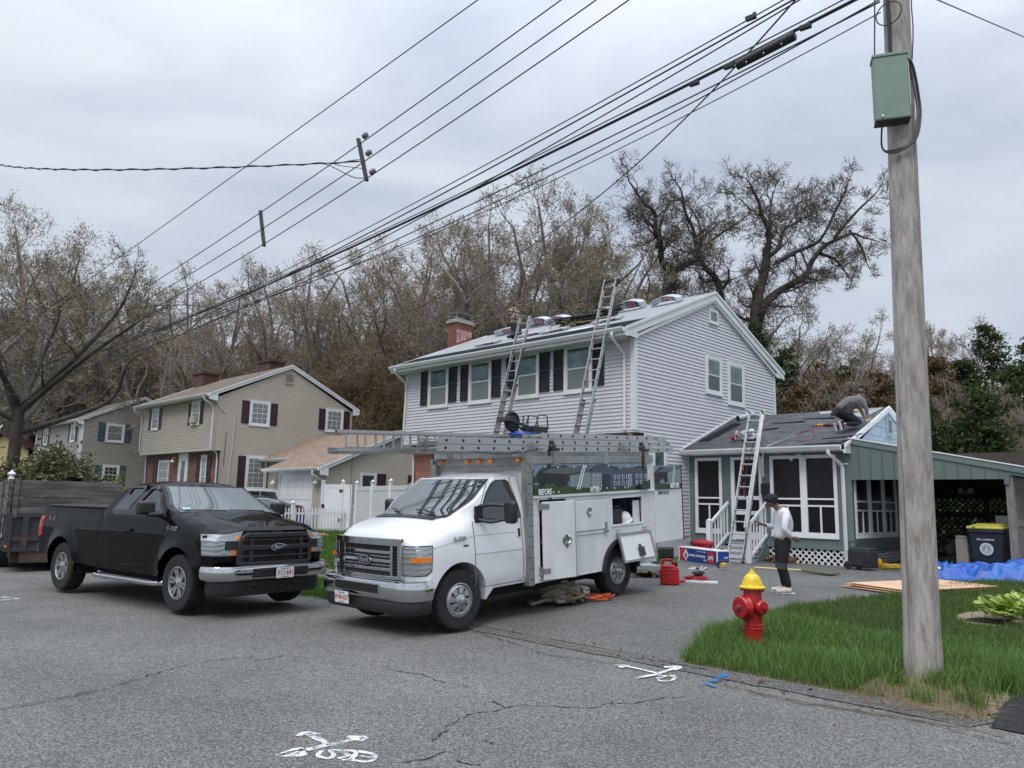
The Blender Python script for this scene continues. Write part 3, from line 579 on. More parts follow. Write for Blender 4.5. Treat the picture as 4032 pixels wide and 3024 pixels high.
for z0,z1 in((.82,1.02),(1.47,1.57),(1.86,1.96)):WP.box(d,1.40,2.10,z0,z1,-.02,.02)
WP.box(d,1.72,1.78,1.02,1.86,-.02,.018);dr=d.build('door',WHITE,po,smooth=None)
q=MB();WP.box(q,1.40,2.10,.98,2.92,-.03,-.024);q.build('pane',SCRM,dr,smooth=None)
q=MB();WP.box(q,1.42,2.09,1.93,2.9,-.06,-.05);q.build('blind',BAMB,dr,smooth=None)
m=MB();WS.box(m,0,.15,.62,PE,-.10,0);WS.box(m,.15,3.16,.62,.97,-.10,0);WS.box(m,3.16,PB-PY,.62,PE,-.10,0);WS.box(m,.15,3.16,2.85,PE,-.1,0);m.build('side_wall',SAGE,po,smooth=None)
m=MB();WS.box(m,-.02,.12,.30,.99,-.02,.02);WS.box(m,.12,3.6,.86,.95,-.02,.012);m.build('side_trim',SAGED,po,smooth=None)
for k in range(3):
 a=.17+k*.985;screen_unit(WS,a,a+.985,1.02,2.83,[1.86,1.64],[(a+.49,1.10,1.62)],fr=.08,blind=False)
gp=[(0,PE),(PB-PY,PE),((PB-PY)/2,4.30)]
m=MB();siding(m,(PW,PY,0),(0,1,0),(1,0,0),gp,.26,.012);m.build('gable_wall',mat('pale_blue_shingle',(.27,.38,.45),.7,var=.14,vscale=3,col2=(.36,.44,.49),c2scale=4,stretch=(1,1,4)),po,smooth=None)
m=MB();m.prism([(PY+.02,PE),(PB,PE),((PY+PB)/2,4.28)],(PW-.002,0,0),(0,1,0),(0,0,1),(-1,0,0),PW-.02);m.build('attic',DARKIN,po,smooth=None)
louvre_vent(Wall(po,(PW,PY,0),(0,1,0),(1,0,0)),2.62,3.02,3.66,4.12,mat('old_vent',(.30,.35,.38),.6,var=.3)).name='louvre'
pye,pze=PY-.38,3.20;pyr,pzr=(PY+PB)/2,4.43
roofslab(po,'roof',ROOFG,.022,PW+.02,pye,pze,pyr,pzr,.06);roofslab(po,'roof',ROOFG,.022,PW+.02,PB+.38,pze,pyr,pzr,.06)
RT=mat('rake_torn_trim',(.72,.74,.76),.4,var=.08)
rake(po,PW+.02,pye,pze+.01,pyr,pzr+.01,1,RT,h=.15);rake(po,PW+.02,PB+.38,pze+.01,pyr,pzr+.01,1,RT,h=.15)
m=MB();m.prism([(pye,pze-.14),(PY,pze+.05),(PY,pze-.20),(pye,pze-.20)],(PW-.01,0,0),(0,1,0),(0,0,1),(1,0,0),.055);m.build('eave_return',TRIM,po,smooth=None)
m=MB();m.box(.0,PW+.02,pye,PY-.001,PE,PE+.025);m.build('soffit',TRIM,po,smooth=None)
gutter(po,(-.10,pye,pze-.01),(PW-.05,pye,pze-.01),(0,-1,0))
spout(po,[(4.12,pye-.06,pze-.11),(4.12,pye-.06,pze-.22),(4.22,PY-.2,pze-.36),(4.28,PY-.07,pze-.5),(4.29,PY-.06,2.5),(4.29,PY-.06,1.2),(4.29,PY-.06,.42)])
m=MB();m.box(4.16,4.42,PY-.02,PY-.008,.62,.66);m.box(4.16,4.42,PY-.02,PY-.008,2.74,2.78);m.build('pipe_strap',WHITE,po,smooth=None)
m=MB();m.prism([(pye,pze+.02),(pyr,pzr+.02),(pyr,pzr+.08),(pye,pze+.07)],(.02,0,0),(0,1,0),(0,0,1),(1,0,0),.03);m.build('step_flashing',WHITE,po,smooth=None)
psl=(pzr-pze)/(pyr-pye);PSA=math.atan(psl)
def pr_(x,y,lift=0.0):return Vector((x,y-math.sin(PSA)*lift,pze+(y-pye)*psl+math.cos(PSA)*lift))
m=MB();m.add([pr_(.10,3.0,.015),pr_(.45,2.98,.015),pr_(.62,4.6,.02),pr_(.30,4.7,.02)],[(0,1,2,3)])
m.build('membrane_strip',ICEW,po,smooth=None)
m=MB();m.add([pr_(2.8,5.1,.012),pr_(PW-.1,5.35,.012),pr_(PW-.1,5.42,.012),pr_(2.6,5.40,.012)],[(0,1,2,3)]);m.add([pr_(3.75,4.7,.013),pr_(4.2,4.55,.013),pr_(4.40,5.38,.013),pr_(3.8,5.38,.013)],[(0,1,2,3)])
m.build('bare_underlayment',UNDER,po,smooth=None)
for k,(x,y) in enumerate(((2.1,4.5),(1.6,3.9),(3.4,4.0),(4.05,2.55),(4.2,2.9),(2.9,4.75),(3.9,2.42))):
 m=MB();a=.15*math.sin(k*2.1);c,s=math.cos(a),math.sin(a);q_=[(-.48,-.09),(.48,-.09),(.48,.09),(-.48,.09)]
 m.add([pr_(x+u*c-v*s,y+u*s+v*c,.02+.02*(i%2)) for i,(u,v) in enumerate(q_)],[(0,1,2,3)]);tag(m.build('loose_shingle',ROOFG if k%2 else ICEW,smooth=None),None,None) if False else m.build('loose_shingle',mat('shingle_tab',(.06,.065,.07),.9,var=.3),po,smooth=None)
def lattice(name,W,a0,a1,z0,z1,m_,parent,p=.115,w_=.036,d0=-.03):
 mb=MB();h=z1-z0;L_=a1-a0;s=p*math.sqrt(2) if False else p*1.35
 for dr,dd in((1,0),(-1,.007)):
  k=-int(h/s)-1
  while k*s<L_+h:
   c=a0+k*s;A=[]
   za,zb=z0,z1;fa=lambda z:(c+(z-z0)) if dr>0 else(c+h-(z-z0))
   pa,pb=fa(za),fa(zb);lo,hi=za,zb
   def zat(a):return z0+(a-c) if dr>0 else z0+(c+h-a)
   zz=sorted((zat(a0),zat(a1)));lo,hi=max(lo,zz[0]),min(hi,zz[1])
   if hi-lo>.01:A0,A1=W.P(fa(lo),lo,d0+dd),W.P(fa(hi),hi,d0+dd);mb.bar(A0,A1,.006 if abs(W.n.z)<.1 and False else w_,.006,up=W.n) if False else mb.obox((A0+A1)/2,(A1-A0)/2,(A1-A0).normalized().cross(W.n)*w_/2,W.n*.003)
   k+=1
 return mb.build(name,m_,parent,smooth=None)
lattice('lattice',WP,.04,2.2-.9,.30,.72,WHITE,po);lattice('lattice',WP,2.20,PW-.22,.27,.72,WHITE,po)
lattice('lattice',WS,.16,1.9,.30,.86,WHITE,po);lattice('lattice',WS,1.92,5.5,.30,.86,WHITE,po)
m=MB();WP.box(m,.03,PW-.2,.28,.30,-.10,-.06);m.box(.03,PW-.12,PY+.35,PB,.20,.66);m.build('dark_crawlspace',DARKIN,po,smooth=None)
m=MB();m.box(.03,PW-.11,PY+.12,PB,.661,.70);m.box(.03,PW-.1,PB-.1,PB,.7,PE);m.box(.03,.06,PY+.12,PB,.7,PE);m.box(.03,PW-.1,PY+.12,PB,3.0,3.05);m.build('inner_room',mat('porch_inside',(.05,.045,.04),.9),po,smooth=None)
m=MB();
for a in(0.3,.42):pass
b1=thing('storage_boxes','grey boxes seen through the lower left screen of the porch','boxes',(0,0,0));
for i,(x,z,s_) in enumerate(((.42,.72,.2),(.62,.72,.22),(.52,.98,.16))):m=MB();m.box(x,x+s_,2.95,3.15,z,z+s_*1.25);m.build('box',mat('grey_cardboard',(.35,.36,.38),.8),b1,smooth=None,bevel=.01)
tb=thing('outdoor_table','dark table inside the porch behind the right screen','table',(3.55,4.2,.70));m=MB();m.box(-.6,.6,-.4,.4,.70,.74);m.build('table_top',mat('dark_wood',(.06,.05,.045),.5),tb,smooth=None)
for x,y in((-.5,-.3),(.5,-.3),(-.5,.3),(.5,.3)):m=MB();m.cyl((x,y,0),(x*.9,y*.9,.70),.02,n=8);m.build('leg',MATS['dark_wood'],tb)
st=thing('porch_steps','white porch steps with grey treads and white railings','steps',(0,0,0));GT=mat('grey_tread',(.33,.34,.36),.6,var=.1)
N_T=4
for k in range(N_T):
 z=.30+(k+1)*(.76-.30)/N_T;y=1.62+k*.26
 m=MB();m.box(1.30,2.24,y,PY-.02,z-.115,z-.03);m.build('riser',WHITE,st,smooth=None)
 m=MB();m.box(1.27,2.27,y-.03,y+.27,z-.029,z);m.build('tread',GT,st,smooth=None,bevel=.004)
for x in(1.22,2.30):
 m=MB();m.box(x-.055,x+.055,1.50,1.61,.26,1.30);m.lathe([(.08,0),(.08,.02),(.0,.06)],4,(x,1.555,1.30));m.build('newel_post',WHITE,st,smooth=None)
 A,B=Vector((x,1.60,1.22)),Vector((x,PY-.05,1.78));m=MB();m.bar(A,B,.06,.08);m.build('handrail',WHITE,st,smooth=None,bevel=.01)
 a2,b2=A-Vector((0,0,.80)),B-Vector((0,0,.80));m=MB();m.bar(a2,b2,.05,.06);m.build('bottom_rail',WHITE,st,smooth=None)
 for i in range(6):t=(i+.6)/6;p0=a2.lerp(b2,t);m=MB();m.box(x-.017,x+.017,p0.y-.017,p0.y+.017,p0.z,p0.z+.80);m.build('baluster',WHITE,st,smooth=None)
m=MB();m.prism([(1.85,.27),(2.62,.27),(2.62,.70),(2.35,.70)],(2.30,0,0),(0,1,0),(0,0,1),(1,0,0),.03);m.build('stringer',SAGE,st,smooth=None)
mbx=thing('mailbox','black wall mailbox beside the screen door','mailbox',(0,0,0));m=MB();WP.box(m,2.19,2.38,2.02,2.22,.0,.11);m.prism([(0,2.22),(.115,2.22),(.105,2.27),(0,2.30)],(2.185,PY,0),(0,-1,0),(0,0,1),(1,0,0),.2);m.build('box',BLK,mbx,smooth=None,bevel=.006)
m=MB();WP.box(m,2.20,2.37,1.96,1.98,.02,.10);m.build('newspaper_hook',BLK,mbx,smooth=None)
fl=thing('floodlight','twin white floodlight under the porch eave','light',(3.22,PY-.01,2.98));m=MB();m.box(-.06,.06,-.05,0,-.05,.05);m.build('mount',WHITE,fl,bevel=.01)
for s_ in(-1,1):m=MB();m.cyl((s_*.05,-.05,0),(s_*.13,-.12,-.03),.02,n=8);m.lathe([(.02,0),(.035,.04),(.055,.10),(.05,.11),(.0,.11)],14,(s_*.12,-.11,-.02),(s_*.5,-.6,-.7));m.build('lamp_head',WHITE,fl)
# ------------------------------------------------------------------ carport
cp=thing('carport','open lean-to carport with sage board-and-batten front and lattice walls','carport',(0,0,0))
CXR=8.05;CY=2.60;ctop=lambda x:3.36+(x-4.51)*(2.64-3.36)/(7.89-4.51)
m=MB();m.prism([(PW+.005,2.37),(7.65,2.37),(7.65,2.26),(7.74,2.26),(7.76,2.46),(8.3,2.36),(8.3,ctop(8.3)-.02),(PW+.005,ctop(PW)-.02)],(0,CY,0),(1,0,0),(0,0,1),(0,1,0),.03)
for i in range(15):
 x=PW+.22+i*.262
 if x<8.2:m.mi(1).box(x-.012,x+.012,CY-.010,CY-.001,2.375 if x<7.65 else 2.47,ctop(x)-.15);m.mi(0)
m.build('front_boards',[SAGE,mat('batten',(.085,.115,.113),.6)],cp,smooth=None)
m=MB();m.prism([(PW,ctop(PW)-.13),(8.32,ctop(8.32)-.13),(8.32,ctop(8.32)),(PW,ctop(PW))],(0,CY-.03,0),(1,0,0),(0,0,1),(0,1,0),.028);m.build('fascia',SAGED,cp,smooth=None)
m=MB();m.prism([(PW,ctop(PW)+.002),(8.34,ctop(8.34)+.002),(8.34,ctop(8.34)+.03),(PW,ctop(PW)+.03)],(0,CY-.05,0),(1,0,0),(0,0,1),(0,1,0),5.8);m.build('roof',WHITE,cp,smooth=None)
WOOD=mat('weathered_post',(.21,.185,.165),.85,var=.35,vscale=7,stretch=(5,5,.6),bump=.6,bscale=25);WD2=mat('dark_stained_frame',(.035,.026,.020),.85,var=.3)
m=MB();m.box(7.66,7.80,CY+.04,CY+.18,.22,2.50);m.build('post',WOOD,cp,smooth=None,bevel=.006)
m=MB();m.box(4.62,4.74,8.06,8.2,.22,2.9);m.build('post',WD2,cp,smooth=None)
m=MB();m.box(6.0,6.14,8.08,8.2,.22,2.7);m.build('post',WD2,cp,smooth=None)
WK=Wall(cp,(0,8.2,0),(1,0,0),(0,-1,0));DLAT=mat('dark_lattice',(.03,.026,.022),.9)
m=MB();
for z0,z1 in((2.02,3.3),(1.49,1.65),(.28,.52)):m.box(4.5,7.75,8.14,8.19,z0,z1)
m.build('back_rail',WD2,cp,smooth=None)
for z0,z1 in((1.65,2.02),(.52,1.49)):
 for a0,a1 in((4.74,6.0),(6.14,7.7)):lattice('back_lattice',WK,a0,a1,z0,z1,DLAT,cp,p=.11,w_=.035)
WR=Wall(cp,(7.80,CY,0),(0,1,0),(1,0,0));RL=mat('grey_wood_lattice',(.24,.215,.20),.85,var=.25)
for z0,z1 in((1.52,2.20),(.30,1.38)):lattice('side_lattice',WR,.2,5.4,z0,z1,RL,cp,p=.085,w_=.035,d0=-.02)
m=MB();
for z0,z1 in((1.38,1.52),(2.20,2.42)):WR.box(m,.2,5.5,z0,z1,-.05,0.0)
m.build('side_rail',WOOD,cp,smooth=None)
m=MB();m.box(4.50,8.3,CY+.1,8.3,2.36,2.38) if False else m.box(4.5,7.7,2.9,8.1,.262,.285);m.build('slab',mat('tan_slab',(.20,.165,.13),.9,var=.2),cp,smooth=None)
m=MB();m.box(4.8,6.6,7.85,8.12,2.12,2.15);m.build('shelf',WD2,cp,smooth=None)
for i,(x,c_,l_) in enumerate(((5.48,(.42,.42,.28),'cream oil jug on the carport shelf, second from the left'),(5.74,(.45,.43,.36),'square cream can on the carport shelf, right of the jug'),(5.28,(.10,.10,.10),'small dark bottle at the left end of the carport shelf'),(5.63,(.2,.2,.2),'small grey bottle between the two cream containers'))):
 o=thing('jug',l_,'container',(x,7.95,2.15),group='containers on the carport shelf');h=.17 if i<2 else.11;m=MB();m.box(-.06,.06,-.04,.04,0,h*.8);m.hexa([(-.06,-.04,h*.8),(.06,-.04,h*.8),(.06,.04,h*.8),(-.06,.04,h*.8),(-.02,-.02,h),(.05,-.02,h),(.05,.02,h),(-.02,.02,h)]);m.build('body',mat('jug%d'%i,c_,.6),o,bevel=.01);m=MB();m.cyl((.02,0,h),(.02,0,h+.03),.018,n=8);m.build('cap',mat('cap_dark',(.05,.05,.05),.5),o)
# ------------------------------------------------------------------ neighbouring houses
t2=thing('house','tan two-storey house with maroon shutters and a brick ground floor','house',(-25.97,.70,0))
garrison(t2,9.55,8.1,6.62,8.62,TAN,.1,4.0,.0,BRICKW,fset=.40,exposure=.114,zbot=.55,corner=mat('tan_corner',(.36,.32,.27),.5))
W2=Wall(t2,(0,0,0),(0,1,0),(1,0,0));F2=Wall(t2,(0,0,0),(-1,0,0),(0,-1,0));B2=Wall(t2,(0,.40,0),(-1,0,0),(0,-1,0))
for a,b,z0,z1 in((1.79,2.95,5.37,6.68),(6.35,7.52,5.40,6.70),(1.79,2.98,2.05,3.79)):
 window(W2,a,b,z0,z1,cas=.13,upper=CURT,lower=CURT,grid=(3,2 if z1-z0<1.5 else 3));shutter(W2,a-.43,a-.02,z0+.06,z1-.05,MAR,False);shutter(W2,b+.02,b+.43,z0+.06,z1-.05,MAR,False)
for a,b in((1.74,2.78),(7.08,8.10)):
 window(F2,a,b,5.34,6.6,cas=.11,upper=CURT,lower=DGLASS,grid=(3,2));shutter(F2,a-.38,a-.02,5.34,6.52,MAR,False)
 shutter(F2,b+.02,b+.38,5.34,6.52,MAR,False)
m=MB();F2.box(m,1.95,2.55,5.42,5.75,.02,.25);m.build('air_conditioner',mat('ac_beige',(.42,.40,.34),.6),t2,bevel=.02)
window(B2,6.09,7.56,1.6,3.6,cas=.10,upper=CURT,lower=CURT,grid=(5,2));shutter(B2,7.75,8.25,1.5,3.7,MAR,False)
window(B2,1.35,2.05,1.6,3.75,cas=.10,upper=CURT,lower=CURT,grid=(2,3));shutter(B2,.92,1.33,1.4,3.72,MAR,False);shutter(B2,2.1,2.52,1.4,3.72,MAR,False)
m=MB();B2.box(m,3.65,3.85,.5,3.93,0,.06);B2.box(m,4.6,4.8,.5,3.93,0,.06);B2.box(m,3.85,4.6,3.5,3.93,0,.058);B2.box(m,3.85,4.0,.5,3.5,0,.04);B2.box(m,4.45,4.6,.5,3.5,0,.04);dd=m.build('door',TRIM,t2,smooth=None)
m=MB();B2.box(m,4.0,4.45,.6,3.45,0,.02);m.build('pane',DGLASS,dd,smooth=None)
m=MB();m.lathe([(.02,.12),(.05,.10),(.10,.04),(.14,0),(.13,-.01)],16,(-5.25,.18,3.48));m.tube([(-5.25,.38,3.62),(-5.25,.28,3.74),(-5.25,.18,3.70),(-5.25,.18,3.6)],.018,6);m.build('porch_light',WHITE,t2)
def gable_roof(root,Lx,D,eave,peak,ov,roofm,xo=.35,rk=TRIM,h=.2):
 sl=(peak-eave)/(D/2+ov);roofslab(root,'roof',roofm,-Lx-xo,xo,-ov,eave,D/2,peak,.08);roofslab(root,'roof',roofm,-Lx-xo,xo,D+ov,eave,D/2,peak,.08)
 for x,s in((xo,1),(-Lx-xo,-1)):rake(root,x,-ov,eave,D/2,peak,s,rk,h);rake(root,x,D+ov,eave,D/2,peak,s,rk,h)
 q=MB();q.box(-Lx-xo,xo,-ov,0,eave-.13,eave-.10);q.box(-Lx-xo,xo,-ov-.02,-ov,eave-.15,eave);q.build('soffit',rk,root,smooth=None)
 q=MB();q.prism([(-ov,eave-h),(0,eave+sl*ov-h),(.0,eave-h-.15),(-ov,eave-h-.08)],(xo-.002,0,0),(0,1,0),(0,0,1),(1,0,0),.028);q.prism([(D+ov,eave-h),(D,eave+sl*ov-h),(D,eave-h-.15),(D+ov,eave-h-.08)],(xo-.002,0,0),(0,1,0),(0,0,1),(1,0,0),.028);q.build('eave_return',rk,root,smooth=None)
 gutter(root,(-Lx-xo,-ov-.02,eave),(xo,-ov-.02,eave),(0,-1,0))
gable_roof(t2,9.55,8.1,6.78,8.84,.45,ROOFB,.10)
spout(t2,[(-.3,-.55,6.66),(-.3,-.5,6.5),(-.2,-.2,6.3),(-.2,-.06,6.1),(-.2,-.05,5.0),(-.2,-.05,4.2),(-.2,0,4.0),(-.2,.3,3.8),(-.2,.34,3.0),(-.2,.34,.5)])
spout(t2,[(-9.5,-.55,6.66),(-9.5,-.5,6.5),(-9.5,-.2,6.3),(-9.5,-.06,6.1),(-9.5,-.05,4.2),(-9.4,.3,3.8),(-9.4,.34,.5)])
louvre_vent(W2,3.68,4.25,7.8,8.36,mat('tan_vent',(.38,.34,.29),.5))
m=MB();m.box(-9.9,-8.4,2.9,3.9,6.0,9.1);m.box(-9.98,-8.32,2.82,3.98,9.1,9.22);m.build('chimney',BRICKD,t2,smooth=None)
m=MB();m.box(-3.7,-2.5,4.1,5.0,7.9,9.35);m.box(-3.78,-2.42,4.02,5.08,9.35,9.48);m.build('chimney',BRICKD,t2,smooth=None)
m=MB();m.tube(catmull([(.05,1.0,5.9),(.06,.97,4.6),(.05,.92,3.0),(.05,.80,.6)],4),.03,6);m.build('conduit',mat('conduit_white',(.5,.49,.45),.5),t2)
m=MB();m.tube([(.05,.62,4.9),(.05,.60,4.0),(.05,.58,3.2)],.012,5);m.tube(catmull([(.05,-.1,6.4),(.12,.2,6.0),(.10,.5,5.8)],4),.015,5);m.build('service_wire',BLK,t2)
gr=thing('garage','tan garage with a tan shingle roof and a white panelled door','garage',(-18.1,2.28,0))
FG=Wall(gr,(0,0,0),(-1,0,0),(0,-1,0));SG=Wall(gr,(0,0,0),(0,1,0),(1,0,0));GE=2.98
m=MB();siding(m,(0,0,0),(-1,0,0),(0,-1,0),[(0,.3),(.9,.3),(.9,GE),(0,GE)],.105);siding(m,(0,0,0),(-1,0,0),(0,-1,0),[(3.9,.3),(4.55,.3),(4.55,GE),(3.9,GE)],.105);siding(m,(0,0,0),(-1,0,0),(0,-1,0),[(.9,2.86),(3.9,2.86),(3.9,GE),(.9,GE)],.105)
siding(m,(0,0,0),(0,1,0),(1,0,0),[(0,.3),(8.6,.3),(8.6,GE),(4.3,4.82),(0,GE)],.105)
siding(m,(-4.55,1.5,0),(-1,0,0),(0,-1,0),[(0,.3),(3.5,.3),(3.5,3.6),(0,3.6)],.105)
m.build('wall',TAN,gr,smooth=None)
m=MB();m.box(-4.54,-.003,.012,8.5,.1,GE);m.box(-7.9,-4.5,1.52,8.5,.1,3.5);m.prism([(.02,GE),(8.58,GE),(4.3,4.80)],(-.003,0,0),(0,1,0),(0,0,1),(-1,0,0),4.5);m.build('inner_wall',TAN,gr,smooth=None)
gsl=.43
roofslab(gr,'roof',ROOFT,-4.8,.22,-.42,GE+.02,4.3,GE+.02+4.72*gsl,.08);roofslab(gr,'roof',ROOFT,-7.85,.22,9.0,GE+.02,4.3,GE+.02+4.72*gsl,.08)
roofslab(gr,'roof',ROOFT,-7.85,-4.8,1.05,GE+.02+1.47*gsl,4.3,GE+.02+4.72*gsl,.08)
rake(gr,.22,-.42,GE+.03,4.3,GE+.03+4.72*gsl,1,TRIM,.2);rake(gr,.22,9.0,GE+.03,4.3,GE+.03+4.72*gsl,1,TRIM,.2)
m=MB();m.prism([(-.42,GE-.17),(0,GE+.0),(0,GE-.32),(-.42,GE-.28)],(.218,0,0),(0,1,0),(0,0,1),(1,0,0),.03);m.box(-4.8,.218,-.42,0,GE-.12,GE-.09);m.box(-7.8,-4.82,1.05,1.5,3.48,3.52);m.build('soffit',TRIM,gr,smooth=None)
gutter(gr,(-4.8,-.44,GE+.02),(.2,-.44,GE+.02),(0,-1,0));gutter(gr,(-7.85,1.03,3.62),(-4.85,1.03,3.62),(0,-1,0))
spout(gr,[(-.25,-.5,GE-.1),(-.25,-.5,GE-.25),(-.15,-.2,GE-.45),(-.12,-.06,GE-.6),(-.12,-.06,1.5),(-.12,-.06,.5)])
m=MB();FG.box(m,.9,1.0,.3,2.86,0,.05);FG.box(m,3.8,3.9,.3,2.86,0,.05);FG.box(m,1.0,3.8,2.72,2.86,0,.05);gd=m.build('door_frame',TRIM,gr,smooth=None)
m=MB();FG.box(m,1.0,3.8,.3,2.72,-.04,.004)
for r_ in range(4):
 for c_ in range(4):a=1.07+c_*.68;z=.42+r_*.585;FG.box(m,a,a+.58,z,z+.40,.004,.022);
gdr=m.build('garage_door',WHITE,gr,smooth=None,bevel=.012,seg=1)
def barn_lamp(root,x,y,z,s=1.0):
 m=MB();m.lathe([(.015,.30),(.03,.24),(.05,.20),(.12,.12),(.13,.08),(.10,.05),(.08,.04)],16,(x,y-.18,z));m.tube([(x,y,z+.1),(x,y-.10,z+.34),(x,y-.18,z+.32)],.016,6);o=m.build('wall_lamp',WHITE,root)
 m=MB();m.lathe([(.07,.05),(.075,-.02),(.05,-.12),(.03,-.14)],12,(x,y-.18,z));m.build('lamp_glass',mat('lamp_glass',(.35,.36,.36),.15),o)
barn_lamp(gr,-.45,0,2.25);barn_lamp(gr,-4.2,0,2.25)
window(SG,1.83,2.72,1.6,2.87,cas=.09,upper=mat('dark_blind',(.035,.04,.05),.4),lower=MATS['dark_blind']);shutter(SG,2.8,3.28,1.6,2.86,MAR,False);shutter(SG,4.6,5.0,1.6,2.86,MAR,False)
m=MB();m.box(.017,.025,0,.1,.3,GE);m.box(-.1,.025,-.025,-.017,.3,GE);m.build('corner_board',MATS['tan_corner'],gr,smooth=None)
t3=thing('house','weathered grey two-storey house with slate blue shutters','house',(-49.67,1.70,0))
garrison(t3,11.3,8.3,6.85,8.95,GRYS,.1,4.1,.2,BRICKW,fset=.35,exposure=.115,zbot=.5,corner=TRIM)
gable_roof(t3,11.3,8.3,6.98,9.1,.4,ROOFB,.12)
W3=Wall(t3,(0,0,0),(0,1,0),(1,0,0));F3=Wall(t3,(0,0,0),(-1,0,0),(0,-1,0))
window(W3,1.58,2.91,5.5,6.88,cas=.16,upper=CURT,lower=CURT);shutter(W3,1.07,1.56,5.52,6.9,BLU);shutter(W3,2.93,3.42,5.52,6.85,BLU)
window(W3,1.60,2.80,2.4,3.80,cas=.16,upper=DGLASS,lower=DGLASS,grid=(3,2));shutter(W3,1.10,1.58,2.3,3.75,BLU);shutter(W3,2.82,3.25,2.3,3.78,BLU)
for a,b in((1.1,2.8),(7.8,9.6)):window(F3,a+.3,b-.3,5.45,6.75,cas=.13,upper=CURT,lower=DGLASS);shutter(F3,a-.15,a+.27,5.45,6.78,mat('dark_teal_shutter',(.02,.035,.045),.5));shutter(F3,b-.27,b+.15,5.45,6.78,MATS['dark_teal_shutter'])
spout(t3,[(-.4,-.5,6.8),(-.3,-.2,6.5),(-.2,-.06,6.3),(-.2,-.05,4.2),(-.3,.3,3.9),(-.3,.3,.5)]);spout(t3,[(-11.2,-.5,6.8),(-11.2,-.2,6.5),(-11.2,-.06,6.3),(-11.2,-.05,4.2),(-11.2,.3,3.9),(-11.2,.3,.5)])
yp=at_depth(20,1720,66);t4=thing('house','yellow single-storey house with brown gable trim at the left edge','house',(yp.x,yp.y,0),R(18))
bt=mat('brown_trim',(.06,.022,.018),.6)
m=MB();siding(m,(-6,0,0),(1,0,0),(0,-1,0),[(0,.3),(9.5,.3),(9.5,5.2),(6.0,6.55),(0,4.4)],.2,.02);m.box(-6,3.5,.02,8,.3,4.4);m.build('wall',YEL,t4,smooth=None)
m=MB();m.prism([(-1.0-5,4.3),(0.1,6.62),(4.0,5.1),(4.0,5.32),(.1,6.86),(-6,4.55)],(0,-.5,0),(1,0,0),(0,0,1),(0,1,0),9);m.build('roof',bt,t4,smooth=None)
W4=Wall(t4,(0,0,0),(1,0,0),(0,-1,0));window(W4,1.4,2.9,3.0,4.3,cas=.12,frame=bt,upper=CURT,lower=CURT);window(W4,-1.3,.3,2.4,3.8,cas=.12,upper=DGLASS,lower=DGLASS)
# ------------------------------------------------------------------ fences
def post(root,x,y,z0,z1,w=.13,m=WHITE,fin=False):
 q=MB();q.box(x-w/2,x+w/2,y-w/2,y+w/2,z0,z1);q.box(x-w/2-.025,x+w/2+.025,y-w/2-.025,y+w/2+.025,z1,z1+.035);q.lathe([(w*.62,.035),(w*.45,.07),(.01,.10)],4,(x,y,z1));return q.build('post',m,root,smooth=None)
pf=thing('picket_fence','low white picket fence running back beside the lawn','fence',(0,0,0))
X=-17.0
for y in(-1.9,.15,3.0):post(pf,X,y,.2,1.45 if y<3 else 1.3)
m=MB();m.box(X-.02,X+.02,-1.9,3.0,1.0,1.08);m.box(X-.02,X+.02,-1.9,3.0,.34,.42);m.build('rail',WHITE,pf,smooth=None)
y=-1.75
while y<2.95:
 if abs(y-.15)>.1:q=MB();q.prism([(-.028,.30),(.028,.30),(.028,1.22),(0,1.29),(-.028,1.22)],(X+.022,y,0),(0,1,0),(0,0,1),(1,0,0),.02);q.build('picket',WHITE,pf,smooth=None)
 y+=.155
vf=thing('privacy_fence','tall white vinyl privacy fence between the two houses','fence',(0,0,0))
A,B=Vector((-16.6,2.95,0)),Vector((-9.8,.55,0));d=(B-A);L_=d.length;d.normalize();WV=Wall(vf,A,d,Vector((d.y,-d.x,0)) if Vector((d.y,-d.x,0)).y<0 else Vector((-d.y,d.x,0)))
for k in range(4):q=A+d*(L_*k/3);post(vf,q.x,q.y,.15,2.36 if k<3 else 2.2)
for k in range(3):
 a,b=L_*k/3+.07,L_*(k+1)/3-.07;m=MB();WV.box(m,a,b,2.02,2.20,-.03,.03);WV.box(m,a,b,.32,.46,-.03,.03)
 n=14
 for i in range(n):x0=a+(b-a)*i/n;WV.box(m,x0+.004,x0+(b-a)/n-.004,.46,2.02,-.015,.015)
 WV.box(m,a,b,.46,2.02,-.010,.010);m.build('panel',mat('cream_vinyl',(.60,.60,.60),.45,var=.03),vf,smooth=None)
gt=thing('fence_gate','white vinyl gate with black hinges beside the garage','gate',(0,0,0))
A2,B2_=Vector((-18.0,2.15,0)),Vector((-16.75,2.9,0));d=(B2_-A2);L2_=d.length;d.normalize();WV2=Wall(gt,A2,d,Vector((d.y,-d.x,0)))
m=MB();WV2.box(m,.08,L2_*.62,.4,2.28,-.03,.03);WV2.box(m,L2_*.68,L2_-.08,.4,2.28,-.03,.028);m.build('panel',WHITE,gt,smooth=None)
m=MB()
for a in(.08,L2_*.62-.1):WV2.box(m,a,a+.1,.4,2.28,.031,.045)
for z in(.4,2.14):WV2.box(m,.18,L2_*.62-.1,z,z+.14,.031,.043)
m.build('gate_frame',WHITE,gt,smooth=None)
for a in(.0,L2_*.65):q=A2+d*a;post(gt,q.x,q.y,.2,2.40,.12)
for z in(.7,1.95):m=MB();WV2.box(m,L2_*.55,L2_*.68,z,z+.12,.04,.07);m.build('hinge',BLK,gt,smooth=None)
m=MB();WV2.box(m,-.02,.12,1.25,1.42,.04,.08);m.build('latch',BLK,gt,smooth=None)
